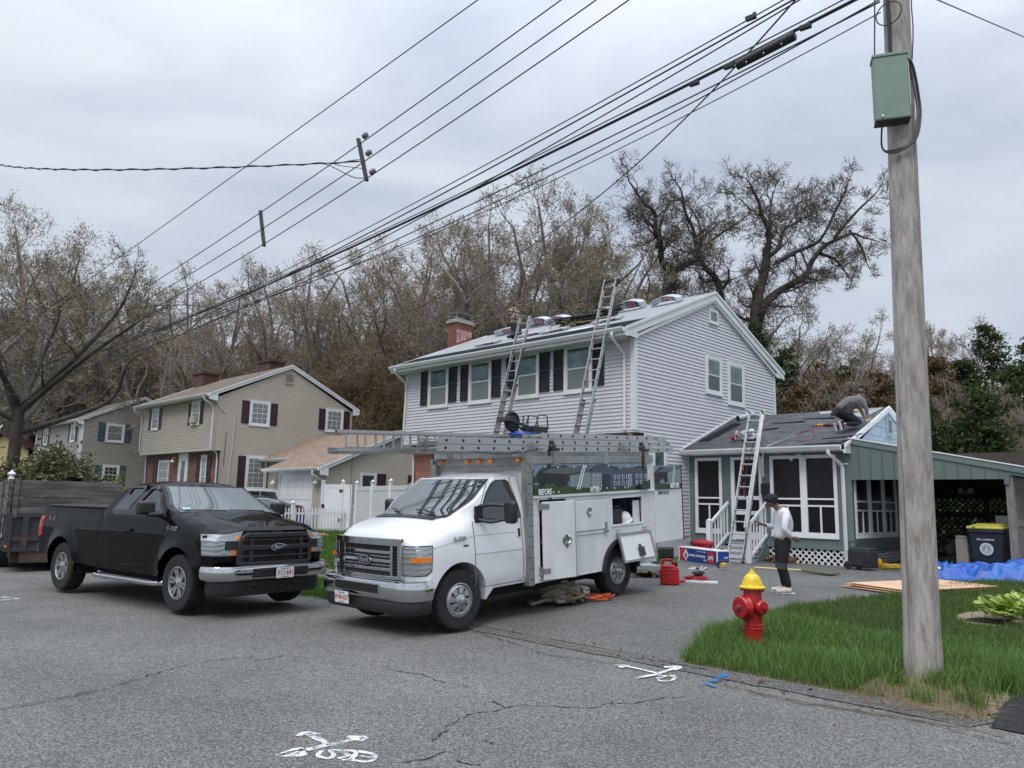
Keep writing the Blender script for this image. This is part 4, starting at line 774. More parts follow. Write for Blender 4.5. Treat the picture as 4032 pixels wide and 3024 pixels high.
# ------------------------------------------------------------------ vehicle tools
CHROME=mat('chrome',(.62,.63,.64),.07,1.0)
ALU=mat('brushed_aluminium',(.46,.46,.455),.34,.85,var=.14,vscale=5,stretch=(1,6,6))
ALUD=mat('dull_aluminium',(.33,.33,.32),.42,.7,var=.22,vscale=6)
RUB=mat('tyre_rubber',(.016,.016,.017),.85,var=.35,vscale=9,bump=.4,bscale=60)
BPL=mat('black_plastic',(.018,.019,.021),.45,var=.15,bump=.15,bscale=200)
VWHITE=mat('white_van_paint',(.70,.71,.73),.28,coat=.6,var=.03,vscale=1.5)
BWHITE=mat('white_body_panel',(.66,.675,.68),.38,var=.07,vscale=2.2,col2=(.50,.51,.50),c2scale=1.6,c2pos=(.52,.8),stretch=(1,1,.5))
PBLK=mat('black_truck_paint',(.002,.002,.0025),.25,coat=.55,spec=.0)
AMBER=mat('amber_lens',(.75,.18,.01),.2,spec=.7);REDL=mat('red_lens',(.42,.012,.012),.15,spec=.8)
SILV=mat('silver_wheel_paint',(.42,.43,.44),.32,.75,var=.08)
FBLUE=mat('badge_blue',(.008,.018,.07),.15,coat=1)
def carglass(name,base,k,rough=.02):
 m=bpy.data.materials.new(name);m.use_nodes=True;t=m.node_tree;b=t.nodes['Principled BSDF'];b.inputs['Base Color'].default_value=(*base,1);b.inputs['Roughness'].default_value=rough;b.inputs['Specular IOR Level'].default_value=.7
 g=N_(t,'ShaderNodeBsdfGlossy',i={'Color':(.75,.80,.82,1),'Roughness':rough});ms=N_(t,'ShaderNodeMixShader',i={0:k});t.links.new(b.outputs[0],ms.inputs[1]);t.links.new(g.outputs[0],ms.inputs[2]);t.links.new(ms.outputs[0],t.nodes['Material Output'].inputs[0]);return m
WGL=carglass('windscreen_glass',(.035,.042,.045),.17);SGL=carglass('side_glass',(.008,.009,.010),.07)
LENS=bpy.data.materials.new('headlight_reflector');LENS.use_nodes=True;t_=LENS.node_tree;b_=t_.nodes['Principled BSDF'];b_.inputs['Base Color'].default_value=(.36,.38,.39,1);b_.inputs['Metallic'].default_value=.6;b_.inputs['Roughness'].default_value=.16;b_.inputs['Coat Weight'].default_value=1
w_=N_(t_,'ShaderNodeTexWave',i={'Scale':5.0,'Distortion':5.0});w_.bands_direction='Z';tcn_=N_(t_,'ShaderNodeTexCoord');t_.links.new(tcn_.outputs['Object'],w_.inputs['Vector']);bn_=N_(t_,'ShaderNodeBump',i={'Strength':.12,'Distance':.02});t_.links.new(w_.outputs['Fac'],bn_.inputs['Height']);t_.links.new(bn_.outputs[0],b_.inputs['Normal'])
def sculpt(outline,t0,t1,fn,xs=(),zs=(),ts=(),holes=()):
 """outline in (x,z) extruded over t0..t1, cut by planes, mapped by fn(x,t,z)"""
 bm=bmesh.new();n=len(outline)
 a=[bm.verts.new((x,t0,z)) for x,z in outline];b=[bm.verts.new((x,t1,z)) for x,z in outline]
 bm.faces.new(a);bm.faces.new(list(reversed(b)))
 for i in range(n):bm.faces.new([a[i],b[i],b[(i+1)%n],a[(i+1)%n]])
 for ax,vals in((0,xs),(2,zs),(1,ts)):
  no=[0,0,0];no[ax]=1
  for v in vals:co=[0,0,0];co[ax]=v;bmesh.ops.bisect_plane(bm,geom=bm.verts[:]+bm.edges[:]+bm.faces[:],plane_co=co,plane_no=no,dist=1e-5)
 bmesh.ops.remove_doubles(bm,verts=bm.verts,dist=1e-5);bm.verts.index_update()
 mb=MB();mb.add([fn(*v.co) for v in bm.verts],[tuple(v.index for v in f.verts) for f in bm.faces]);bm.free();return mb
def fr(a,b,n):return[a+(b-a)*i/n for i in range(1,n)]
def smooth(a,b,x):t=min(1,max(0,(x-a)/(b-a)));return t*t*(3-2*t)
def slabxz(outline,side,fn,d0=.0,d1=.012,step=.12,bev=0):
 xs=[p[0] for p in outline];zs=[p[1] for p in outline];X0,X1,Z0,Z1=min(xs),max(xs),min(zs),max(zs)
 f=lambda x,t,z:(lambda q:(q[0],q[1]+side*t,q[2]))(fn(x,side,z))
 return sculpt(outline,d0,d1,f,fr(X0,X1,max(1,int((X1-X0)/step))),fr(Z0,Z1,max(1,int((Z1-Z0)/step))))
def wheel(root,c,R_,W_,s,rimR,style,turn=0.0):
 M=Matrix.Translation(c)@Matrix.Rotation(turn,4,'Z')@Matrix.Rotation(0 if s>0 else PI,4,'Z')
 def fin(mb,name,m,par,sm=30):mb.xf(M);return mb.build(name,m,par,smooth=sm)
 m=MB();m.lathe([(.001,-W_*.2),(rimR*.95,-W_*.2),(rimR*.95,W_*.02),(.001,W_*.02)],32,(0,0,0),(0,1,0));m.xf(Matrix.Translation((0,-W_*.1,0)));hub=fin(m,'wheel',mat('brake_dark',(.02,.02,.02),.6),root)
 n=80;prof=[(rimR*.98,-W_*.45),(R_*.80,-W_*.5),(R_*.93,-W_*.49),(R_*.985,-W_*.40),(R_,-W_*.22),(R_,0),(R_,W_*.22),(R_*.985,W_*.40),(R_*.93,W_*.49),(R_*.88,W_*.505),(R_*.80,W_*.50),(R_*.72,W_*.49),(rimR*1.04,W_*.46),(rimR*.99,W_*.40),(rimR*.97,W_*.2)]
 m=MB();vs=[];fs=[];k_=len(prof)
 for i,(r,h) in enumerate(prof):
  for j in range(n):
   a=2*PI*j/n;rr=r
   if 3<=i<=7 and(j+(2 if i in(4,6) else 0))%4==0:rr-=.012
   if i in(3,7) and j%4<2:rr-=.006
   vs.append((rr*math.cos(a),h,rr*math.sin(a)))
 for i in range(k_-1):
  for j in range(n):fs.append((i*n+j,i*n+(j+1)%n,(i+1)*n+(j+1)%n,(i+1)*n+j))
 m.add(vs,fs);fin(m,'tyre',RUB,hub,24)
 m=MB();y0=W_*.40
 m.lathe([(rimR*1.0,y0+.012),(rimR*1.02,y0+.02),(rimR*.97,y0+.024),(rimR*.93,y0-.0),(rimR*.92,y0-.02)],48,(0,0,0),(0,1,0),False)
 if style=='cap':
  ns=8
  m.lathe([(rimR*.93,y0+.004),(rimR*.80,y0+.026),(rimR*.74,y0+.018)],48,(0,0,0),(0,1,0),False)
  for j in range(ns):
   a=2*PI*j/ns
   def P(r,b,y):return(r*math.cos(b),y,r*math.sin(b))
   w0=.27;q=[P(rimR*.30,a-.36,y0+.035),P(rimR*.30,a+.36,y0+.035),P(rimR*.80,a+.50,y0+.022),P(rimR*.80,a-.06,y0+.022)]
   q2=[(x,y-.03,z) for x,y,z in q];m.hexa(q2+q)
   m.lathe([(.011,0),(.011,.03),(.006,.04),(.0,.042)],8,P(rimR*.44,a+.1,y0+.03),(0,1,0))
  m.lathe([(rimR*.36,y0+.02),(rimR*.34,y0+.05),(rimR*.25,y0+.062),(rimR*.22,y0+.085),(rimR*.10,y0+.10),(.0,y0+.10)],32,(0,0,0),(0,1,0))
 else:
  ns=6
  for j in range(ns):
   a=2*PI*j/ns+.2
   for o_ in(-.17,.17):
    def P(r,b,y):return(r*math.cos(b),y,r*math.sin(b))
    q=[P(rimR*.22,a+o_*1.4-.30,y0-.005),P(rimR*.22,a+o_*1.4+.30,y0-.005),P(rimR*.93,a+o_*.95+.085,y0+.012),P(rimR*.93,a+o_*.95-.085,y0+.012)]
    q2=[(x,y-.05,z) for x,y,z in q];m.hexa(q2+q)
   m.lathe([(.012,0),(.012,.012),(.0,.014)],8,(rimR*.36*math.cos(a+PI/ns),y0-.0,rimR*.36*math.sin(a+PI/ns)),(0,1,0))
  m.lathe([(rimR*.40,y0-.03),(rimR*.38,y0+.0),(rimR*.22,y0+.01),(rimR*.20,y0+.035),(rimR*.12,y0+.045),(0,y0+.045)],32,(0,0,0),(0,1,0))
 fin(m,'rim',SILV,hub,25);m=MB();m.lathe([(rimR*.92,y0-.02),(rimR*.90,y0-.06),(rimR*.90,-W_*.2),(0.0,-W_*.2)],40,(0,0,0),(0,1,0),False);fin(m,'barrel',mat('brake_dark',(.02,.02,.02),.6),hub)
 if style!='cap':m=MB();m.lathe([(rimR*.13,y0+.044),(rimR*.13,y0+.05),(0,y0+.05)],24,(0,0,0),(0,1,0));fin(m,'centre_badge',FBLUE,hub)
 return hub
def oval_badge(root,o,ax,ay,rx,ry,txt,name='badge'):
 o,ax,ay=Vector(o),Vector(ax).normalized(),Vector(ay).normalized();az=ax.cross(ay)
 m=MB();n=36
 m.mi(0).prism([(rx*math.cos(2*PI*i/n),ry*math.sin(2*PI*i/n)) for i in range(n)],o,ax,ay,az,.012)
 m.mi(1).prism([(rx*.9*math.cos(2*PI*i/n),ry*.84*math.sin(2*PI*i/n)) for i in range(n)],o,ax,ay,az,.016)
 m.mi(0);put_text(m,txt,o+az*.018,ax+ay*0.0,ay,ry*1.25,.001,.004,1.15);return m.build(name,[CHROME,FBLUE],root,smooth=30)
def plate(root,o,ax,ay,txt,w=.305,h=.152):
 o,ax,ay=Vector(o),Vector(ax).normalized(),Vector(ay).normalized();az=ax.cross(ay);PW_=mat('plate_white',(.72,.72,.72),.35);PR_=mat('plate_red',(.40,.01,.03),.4);PB_=mat('plate_blue',(.06,.22,.5),.4)
 m=MB();m.mi(0).obox(o,ax*(w/2+.008),ay*(h/2+.008),az*.006);m.build('plate_frame',BPL,root,smooth=None,bevel=.004)
 m=MB();m.mi(0).obox(o+az*.008,ax*w/2,ay*h/2,az*.003);m.mi(1);put_text(m,txt,o+az*.012-ay*.004,ax,ay,h*.66,.001,.0006,.80)
 put_text(m,'COMMERCIAL',o+az*.012-ay*h*.40,ax,ay,h*.13,.001,.0,1.1);m.mi(2);put_text(m,'Massachusetts',o+az*.012+ay*h*.39,ax,ay,h*.17,.001,.0008)
 return m.build('number_plate',[PW_,PR_,PB_],root,smooth=None)
def well(m,c,s_,y0,y1,z,r):
 A=[R(-12+204*i/20) for i in range(21)];P=[(c+r*math.cos(a),z+r*math.sin(a)) for a in A]
 V=[(x,s_*y0,q) for x,q in P]+[(x,s_*y1,q) for x,q in P];m.add(V,[(i,i+1,22+i,21+i) for i in range(20)]+[tuple(range(21))])
# ------------------------------------------------------------------ white utility van
van=thing('utility_van','white utility van with open side compartments and a ladder rack on its roof','van')
yw,pt=.0185,.0565
VX=Vector((math.sin(yw),-math.cos(yw),0));VY=Vector((math.cos(yw),math.sin(yw),0));X2=VX*math.cos(pt)-ZZ*math.sin(pt);Z2=VX*math.sin(pt)+ZZ*math.cos(pt)
VM=Matrix(((X2.x,VY.x,Z2.x,2.99),(X2.y,VY.y,Z2.y,-9.54),(X2.z,VY.z,Z2.z,.03),(0,0,0,1)));van.matrix_world=VM
def vz_top(x):return 1.235+(.75-x)*.30 if x>.1 else 1.43
def vw(x,z):
 w=.985-.035*smooth(.62,.44,z)-.03*smooth(.9,1.35,z)
 cab=.955-.165*smooth(1.38,2.02,z)
 if z>1.36:w=min(w,cab)
 hood=w-.20*smooth(vz_top(x)-.20,vz_top(x)+.02,z)**1.3
 k=smooth(-.35,.05,x);w=w*(1-k)+min(w,hood)*k
 return w*(1-.095*smooth(.30,.85,x)**1.2)
def vfn(x,t,z):
 w=vw(x,z);zz=z;xx=x
 if z>1.98:zz=z-.06*t**4-.02*t*t;w*=1
 elif x>.1 and z>vz_top(x)-.03:zz=z+.035*(1-t*t)
 if x>.45:xx=x-.09*abs(t)**3*smooth(.45,.75,x)
 if z>1.36 and x>-1.0:xx=x-.10*t*t*smooth(1.36,1.5,z)*smooth(-1.05,-.6,x)+.05*smooth(1.36,1.6,z)*smooth(-1.05,-.6,x)*(1-t*t)
 return(xx,t*w,zz)
ar=arc(0,.40,.475,R(-8),R(188),18)
o_=[(.46+.0,.50)] if False else[]
cab=[(-1.28,.47),(-.62,.47)]+[(x,z) for x,z in reversed(ar)]+[(.52,.44),(.72,.50),(.745,.70),(.755,1.10),(.735,1.20),(.66,1.262),(.45,1.325),(.14,1.418),(.02,1.45),(-.30,1.66),(-.60,1.865),(-.72,1.94),(-.85,1.985),(-1.05,2.01),(-1.28,2.02)]
m=sculpt(cab,-1,1,vfn,fr(-1.28,.75,24),fr(.44,2.03,20),(-.9,-.75,-.5,-.25,0,.25,.5,.75,.9));m.build('cab_body',VWHITE,van,smooth=38)
mat('underbody_black',(.008,.008,.008),.9)
for s_ in(-1,1):m=MB();well(m,0,s_,.45,.93,.40,.485);m.build('wheel_well',MATS['underbody_black'],van,smooth=40)
m=MB();m.box(-4.4,.6,-.72,.72,.30,.50);m.cyl((-3.505,-.8,.38),(-3.505,.8,.38),.06);m.cyl((0,-.8,.38),(0,.8,.38),.05);m.build('chassis',MATS['underbody_black'],van,smooth=None)
gw=[(-.33,1.405),(-.30,1.50),(-.50,1.72),(-.66,1.86),(-.75,1.90),(-1.03,1.905),(-1.09,1.87),(-1.15,1.60),(-1.18,1.42),(-1.16,1.395)]
for s_ in(-1,1):
 slabxz([(x+(.02 if x>-.7 else-.015),z+(.02 if z>1.6 else-.015)) for x,z in gw],s_,vfn,0,.006,.1).build('window_rubber',BPL,van,smooth=30)
 slabxz(gw,s_,vfn,.0,.010,.1).build('side_window',SGL,van,smooth=30)
 for ol in([(-.255,.50),(-.245,1.30),(-.235,1.47),(-.62,1.985),(-.632,1.98),(-.250,1.47),(-.258,1.30),(-.268,.50)],[(-1.20,.52),(-1.185,1.4),(-1.12,1.96),(-1.133,1.96),(-1.198,1.4),(-1.213,.52)],[(-.26,.51),(-1.20,.51),(-1.20,.50),(-.26,.50)],[(-.27,1.195),(-1.19,1.185),(-1.19,1.180),(-.27,1.190)],[(.55,1.075),(-.24,1.19),(-.24,1.186),(.55,1.071)],[(-.265,.95),(-1.20,.94),(-1.2,.936),(-.265,.946)]):
  slabxz(ol,s_,vfn,-.002,.002,.1).build('body_seam',mat('seam_grey',(.14,.145,.15),.7),van,smooth=None)
def ws_pt(t,s_):
 x=.035+(-.705-.035)*s_;z=1.452+(1.935-1.452)*s_-.012*math.sin(PI*s_)*0;return Vector(vfn(x,t,z))
def surf(fnp,T,S,off,name,m_,parent,sm=40):
 g_=[[fnp(t,s_) for t in T] for s_ in S];nr=len(S);nc=len(T);V=[]
 for i in range(nr):
  for j in range(nc):
   a=g_[min(i+1,nr-1)][j]-g_[max(i-1,0)][j];b=g_[i][min(j+1,nc-1)]-g_[i][max(j-1,0)];nn=b.cross(a).normalized()
   if nn.x<0 and nn.z<.2:nn=-nn
   if nn.z<0:nn=-nn
   V.append(g_[i][j]+nn*off)
 mb=MB();mb.add(V,[(i*nc+j,i*nc+j+1,(i+1)*nc+j+1,(i+1)*nc+j) for i in range(nr-1) for j in range(nc-1)]);return mb.build(name,m_,parent,smooth=sm)
T_=[i/10 for i in range(-10,11)]
surf(lambda t,s:ws_pt(t*.93,-.04+s*1.04),T_,fr(-.1,1.1,12),.004,'windscreen_surround',BPL,van)
wsc=surf(lambda t,s:ws_pt(t*.88,.0+s*.97),T_,[0]+fr(0,1,12)+[1],.010,'windscreen',WGL,van)
surf(lambda t,s:Vector(vfn(.20-s*.17,t,1.405+s*.050)),[x*.84 for x in T_],[0,.5,1],.008,'cowl',BPL,van)
m=MB();m.add([ws_pt(-.35,.86)+Vector((.012,0,.012)),ws_pt(-.23,.86)+Vector((.012,0,.012)),ws_pt(-.21,.93)+Vector((.012,0,.012)),ws_pt(-.33,.93)+Vector((.012,0,.012))],[(0,1,2,3)]);m.build('windscreen_sticker',mat('sticker_blue',(.18,.40,.62),.5),van,smooth=None)
m=MB();q0=Vector((.012,0,.012));m.add([ws_pt(.66,.80)+q0,ws_pt(.72,.80)+q0,ws_pt(.72,.90)+q0,ws_pt(.66,.90)+q0],[(0,1,2,3)]);m.build('windscreen_sticker',mat('sticker_green',(.35,.55,.45),.5),van,smooth=None)
for t0,t1 in((-.66,-.30),(.10,.62)):
 m=MB();a,b=ws_pt(t0,.12)+q0*2,ws_pt(t1,.05)+q0*2;m.tube([a,a.lerp(b,.5)+q0,b],.009,6);c=Vector(vfn(.09,t1+.1,1.45))+Vector((0,0,.02));m.tube([c,(a.lerp(b,.55))+q0*1.5],.013,6);m.build('wiper',BPL,van)
m=MB();m.cyl((.55,-.72,1.24),(.55,-.72,1.27),.02,n=10);m.tube([(.55,-.72,1.26),(.53,-.72,1.9),(.50,-.72,2.30)],.0035,5);m.build('antenna',BPL,van)
def xfront(y,z):return.755-.09*(abs(y)/.93)**3
def frontbox(mb,y0,y1,z0,z1,d0,d1,n=8):
 ys_=[y0+(y1-y0)*i/n for i in range(n+1)] if abs(y1-y0)>.2 else[y0,y1]
 for a,b in zip(ys_,ys_[1:]):
  xa,xb=xfront(a,z0),xfront(b,z0);mb.hexa([(xa+d0,a,z0),(xa+d1,a,z0),(xb+d1,b,z0),(xb+d0,b,z0),(xa+d0,a,z1),(xa+d1,a,z1),(xb+d1,b,z1),(xb+d0,b,z1)])
m=MB();frontbox(m,-.66,.66,.71,1.13,.0,.012);m.build('grille_mesh',mat('grille_black',(.01,.01,.01),.6),van,smooth=None)
m=MB();frontbox(m,-.69,.69,1.125,1.215,.0,.055);frontbox(m,-.69,-.63,.70,1.125,.0,.05);frontbox(m,.63,.69,.70,1.125,.0,.05);frontbox(m,-.63,.63,.70,.745,.0,.045)
frontbox(m,-.53,-.49,.745,1.125,.012,.04);frontbox(m,.49,.53,.745,1.125,.012,.04)
for z in(1.035,.925,.82):frontbox(m,-.49,.49,z-.018,z+.018,.012,.035)
for z in(.98,.87):frontbox(m,-.49,.49,z-.006,z+.006,.012,.018)
m.build('grille',CHROME,van,smooth=30,bevel=.006,seg=2)
m=MB()
for y0 in(-.63,.53):
 for k in range(9):z=.76+k*.04;frontbox(m,y0+.005,y0+.095,z,z+.012,.012,.03,1)
m.build('grille_louvre',BPL,van,smooth=None)
oval_badge(van,(.795,-.02,.925),(0,1,0),(0,0,1),.135,.062,'Ford')
def lampfn(k):return lambda x,t,z:(lambda q:(q[0]+k,q[1]*(1+k),q[2]))(vfn(x,t,z))
for s_ in(-1,1):
 hl=[(.50,.82),(.60,.765),(.752,.765),(.758,1.115),(.47,1.115)]
 a,b=(.735,1.0) if s_>0 else(-1.0,-.735)
 sculpt([(x-.01,z+(-.012 if z<.9 else.012)) for x,z in hl],a-.012*(s_>0),b+.012*(s_<0),lampfn(.004),(.6,.7),(.9,1.0),(s_*.8,s_*.9)).build('headlight_gasket',BPL,van,smooth=35)
 h=sculpt(hl,a,b,lampfn(.010),(.6,.7),(.9,1.0),(s_*.8,s_*.9)).build('headlight',LENS,van,smooth=35)
 sculpt([(.50,.925),(.762,.925),(.762,.985),(.50,.985)],s_*.90 if s_>0 else-1.0,1.0 if s_>0 else-.90,lampfn(.016),(.6,.7),(),()).build('turn_signal',AMBER,h,smooth=None)
 m=MB();frontbox(m,s_*.66 if s_>0 else-.89,.89 if s_>0 else-.66,.912,.922,.01,.02,2);frontbox(m,.66 if s_>0 else-.89,.89 if s_>0 else-.66,.988,.996,.01,.02,2);m.build('lamp_divider',CHROME,h,smooth=None)
def bumper(mb,hw,z0,z1,x0,d,th=.03,r=.28,n=10,bulge=.0):
 P=[(x0-.34,hw)]+[(x0-r+r*math.cos(a)*1.0-.0,hw-r+r*math.sin(a)) for a in[R(90)*(1-i/n) for i in range(n+1)]]
 P=P+[(x,-y) for x,y in reversed(P)]
 prof=[(0,z0),(.5,z0+.02),(1,z0+(z1-z0)*.3),(1,z0+(z1-z0)*.75),(.6,z1-.01),(0,z1),(-.8,z1)]
 V=[]
 for i,(x,y) in enumerate(P):
  a,b=P[max(i-1,0)],P[min(i+1,len(P)-1)];tx,ty=b[0]-a[0],b[1]-a[1];l_=math.hypot(tx,ty);nx,ny=-ty/l_,tx/l_
  if nx*(x-(x0-.5))+ny*y<0:nx,ny=-nx,-ny
  for k,z in prof:V.append((x+nx*k*d,y+ny*k*d,z))
 c=len(prof);mb.add(V,[(i*c+j,(i+1)*c+j,(i+1)*c+j+1,i*c+j+1) for i in range(len(P)-1) for j in range(c-1)]);return mb
m=MB();bumper(m,.985,.45,.70,.86,.05);m.build('front_bumper',CHROME,van,smooth=40)
m=MB();bumper(m,.95,.29,.46,.85,.03);m.build('lower_valance',BPL,van,smooth=40)
m=MB();m.box(.90,.915,-.52,.42,.535,.645);m.build('bumper_slot',MATS['grille_black'],van,smooth=None,bevel=.01)
m=MB();
for y0,y1,z0,z1 in((-.54,.44,.525,.537),(-.54,.44,.643,.655),(-.545,-.525,.53,.65),(.425,.445,.53,.65)):m.box(.905,.922,y0,y1,z0,z1)
m.build('slot_trim',CHROME,van,smooth=None)
plate(van,(.955,-.30,.44),(0,1,0),(.05,0,1),'W48·607')
for s_ in(-1,1):
 m=MB();m.obox((-.62,s_*1.30,1.49),(.05,0,0),(0,.095,0),(0,0,.15));m.build('mirror_housing',BPL,van,bevel=.045,seg=4)
 m=MB();m.obox((-.672,s_*1.30,1.49),(.004,0,0),(0,.075,0),(0,0,.13));m.build('mirror_glass',SGL,van,smooth=None)
 m=MB();m.tube(catmull([(-.38,s_*.93,1.57),(-.45,s_*1.08,1.60),(-.58,s_*1.22,1.58)],4),.026,8);m.tube(catmull([(-.36,s_*.95,1.40),(-.45,s_*1.08,1.37),(-.58,s_*1.22,1.40)],4),.026,8);m.obox((-.36,s_*.945,1.47),(.07,0,0),(0,.012,0),(0,0,.11));m.build('mirror_arm',BPL,van)
 slabxz([(-1.165,1.12),(-1.085,1.12),(-1.085,1.245),(-1.165,1.245)],s_,vfn,-.001,.006).build('handle_plate',VWHITE,van,smooth=None)
 slabxz([(-1.145,1.125),(-1.115,1.125),(-1.115,1.235),(-1.145,1.235)],s_,vfn,.0,.022).build('door_handle',BPL,van,smooth=None)
m=MB();put_text(m,'E-350',(0,0,0),(-1,0,0),(0,0,1),.075,.003,.002,1.25);m.xf(Matrix.Translation((.02,.985,1.245-.07)));m.build('badge',CHROME,van,smooth=None)
m=MB();m.box(-.14,-.05,.965,.978,1.065,1.09);m.build('trim_badge',mat('badge_dark',(.05,.06,.05),.4),van,smooth=None)
for s_ in(-1,1):
 wheel(van,(0,s_*.83,.39),.39,.25,s_,.215,'cap',R(-3));wheel(van,(-3.505,s_*.85,.39),.39,.25,s_,.215,'cap')
# ---- service box
BX0,BX1,BZ0,BZ1,BH=-1.37,-4.56,.44,2.15,1.03
SQ=mat('screw_head',(.55,.57,.58),.3,.7)
ol=[(BX1,BZ0),(-4.02,BZ0)]+[(x-3.505,z) for x,z in reversed(arc(0,.40,.50,R(5),R(175),16))]+[(-2.98,BZ0),(BX0,BZ0),(BX0,BZ1),(BX1,BZ1)]
def boxside(s_):
 mb=MB();y0,y1=(BH-.02,BH) if s_>0 else(-BH,-BH+.02)
 if s_<0:mb.prism(ol,(0,y0,0),(1,0,0),(0,0,1),(0,1,0),.02);return mb
 P_=lambda pl:mb.prism(pl,(0,y0,0),(1,0,0),(0,0,1),(0,1,0),.02)
 R4=lambda a,b,c,d:P_([(a,c),(b,c),(b,d),(a,d)])
 R4(BX0,-1.50,BZ0,BZ1);R4(-1.50,-2.12,BZ0,.52);R4(-1.50,-2.12,1.61,BZ1);R4(-2.12,-2.21,BZ0,BZ1);R4(-2.21,-2.98,BZ0,BZ1)
 P_([(-2.98,BZ0),(-2.98,BZ1),(-3.31,BZ1),(-3.31,.40+math.sqrt(.25-.195**2))]+[(-3.505+.50*math.cos(a),.40+.50*math.sin(a)) for a in[R(66)-R(61)*i/8 for i in range(9)]])
 P_([(-3.31,1.14)]+[(-3.31,.861)]+[(-3.505+.50*math.cos(a),.40+.50*math.sin(a)) for a in[R(67)+R(108)*i/12 for i in range(13)]]+[(-4.02,BZ0),(-4.18,BZ0),(-4.18,1.14)])
 R4(-3.31,-4.18,1.56,BZ1);R4(-4.18,BX1,BZ0,BZ1);return mb
boxside(1).build('side_panel',BWHITE,van,smooth=None);boxside(-1).build('side_panel',BWHITE,van,smooth=None)
m=MB();m.box(BX1,BX0,-BH+.02,BH-.02,BZ1-.03,BZ1-.002);m.box(BX0-.02,BX0+.0,-BH+.02,BH-.02,BZ0,BZ1-.03);m.box(BX1,BX0-.02,-BH+.03,BH-.45,BZ0+.02,BZ0+.05);m.build('box_body',BWHITE,van,smooth=None)
m=MB()
m.box(-2.20,-1.42,BH-.50,BH-.48,.5,1.65);m.box(-2.20,-1.42,BH-.48,BH-.02,.48,.50);m.box(-1.42,-1.40,BH-.48,BH-.02,.5,1.65);m.box(-2.22,-2.20,BH-.48,BH-.02,.5,1.65);m.box(-2.20,-1.42,BH-.48,BH-.02,.98,1.0);m.build('compartment_liner',mat('liner_grey',(.10,.10,.10),.8),van,smooth=None);m=MB()
m.box(-4.25,-3.22,BH-.50,BH-.48,1.0,1.65);m.box(-4.25,-3.22,BH-.48,BH-.02,1.10,1.12);m.box(-3.22,-3.2,BH-.48,BH-.02,1.1,1.65);m.box(-4.27,-4.25,BH-.48,BH-.02,1.1,1.65);m.box(-4.25,-3.22,BH-.48,BH-.02,1.65,1.67)
m.build('compartment_liner',mat('liner_grey',(.10,.10,.10),.8),van,smooth=None)
def frame_on(mb,a,b,c,d,w=.035,y=BH,th=.012):
 for(x0,x1,z0,z1) in((a-w,a,c-w,d+w),(b,b+w,c-w,d+w),(a,b,c-w,c),(a,b,d,d+w)):mb.box(x0,x1,y+.0005,y+th,z0,z1)
m=MB();frame_on(m,-2.12,-1.50,.52,1.61);m.build('door_surround',BWHITE,van,smooth=None,bevel=.003,seg=1);m=MB();frame_on(m,-4.18,-3.31,1.14,1.56);m.build('door_surround',BWHITE,van,smooth=None,bevel=.003,seg=1);m=MB();frame_on(m,-3.16,-2.20,1.08,1.575);m.build('door_surround',BWHITE,van,smooth=None,bevel=.003,seg=1)
m=MB()
for i in range(26):x=BX0-.05-i*.125;m.box(x-.006,x+.006,BH,BH+.014,1.625,1.637);
for z in[.55+.12*k for k in range(9)]:m.box(-1.463,-1.475,BH,BH+.016,z,z+.012);m.box(-4.42,-4.432,BH,BH+.008,z,z+.012)
m.build('rivets',SQ,van,smooth=None)
m=MB();m.box(-4.56,-1.38,BH+.0,BH+.03,1.64,1.675);m.build('drip_rail',BWHITE,van,smooth=None)
def latch(root,x,z,y=BH+.03,s=1.0,M=None):
 mb=MB();mb.lathe([(.066*s,0),(.066*s,.012),(.052*s,.016),(.045*s,.006),(.02,.004),(0,.004)],24,(x,y,z),(0,1,0));mb.prism([(-.045*s,-.04*s),(0,-.105*s),(.045*s,-.04*s)],(x,y,z),(1,0,0),(0,0,1),(0,1,0),.010);mb.obox((x,y+.014,z),(.030*s,0,0),(0,.006,0),(0,0,.013*s))
 if M:mb.xf(M)
 return mb.build('latch',CHROME,root,smooth=35)
m=MB();m.box(-3.14,-2.22,BH+.004,BH+.026,1.095,1.56);ht=m.build('compartment_door',BWHITE,van,smooth=None,bevel=.008);latch(ht,-2.66,1.40)
for x in(-2.24,-3.10):m=MB();m.box(x-.025,x+.025,BH+.026,BH+.036,1.09,1.20);m.box(x-.045,x+.045,BH+.0,BH+.05,1.045,1.06);m.cyl((x-.04,BH+.045,1.075),(x+.04,BH+.045,1.075),.012,n=8);m.build('hinge',ALUD,ht,smooth=None)
m=MB();m.box(-3.16,-2.2,BH+.0,BH+.016,1.045,1.075);m.build('hatch_sill',BWHITE,van,smooth=None)
MD=Matrix.Translation((-1.53,BH+.03,0))@Matrix.Rotation(R(-13),4,'Z')
m=MB();m.box(-.60,0,0,.025,.47,1.585);m.xf(MD);d1=m.build('compartment_door',BWHITE,van,smooth=None,bevel=.006);d1['label']='tall narrow compartment door standing ajar'
m=MB();m.box(-.606,-.600,-.004,.028,.47,1.585);m.xf(MD);m.build('door_edge',ALUD,d1,smooth=None)
latch(d1,-.43,1.03,.026,1.25,MD)
for z in(1.52,.60):m=MB();m.box(-.12,.02,.026,.034,z-.035,z+.035);m.box(.02,.06,-.01,.03,z-.06,z+.06);m.xf(MD);m.build('hinge',ALUD,d1,smooth=None)
MD=Matrix.Translation((-3.84,BH+.04,.985))@Matrix.Rotation(R(14),4,'X')
m=MB();m.box(-.47,.47,0,.02,-.46,0);m.xf(MD);d3=m.build('compartment_door',BWHITE,van,smooth=None);d3['label']='open compartment door hanging down over the rear wheel'
m=MB();
for a,b,c,d in((-.475,-.44,-.47,.005),(.44,.475,-.47,.005),(-.44,.44,-.47,-.435),(-.44,.44,-.03,.005)):m.box(a,b,.004,.036,c,d)
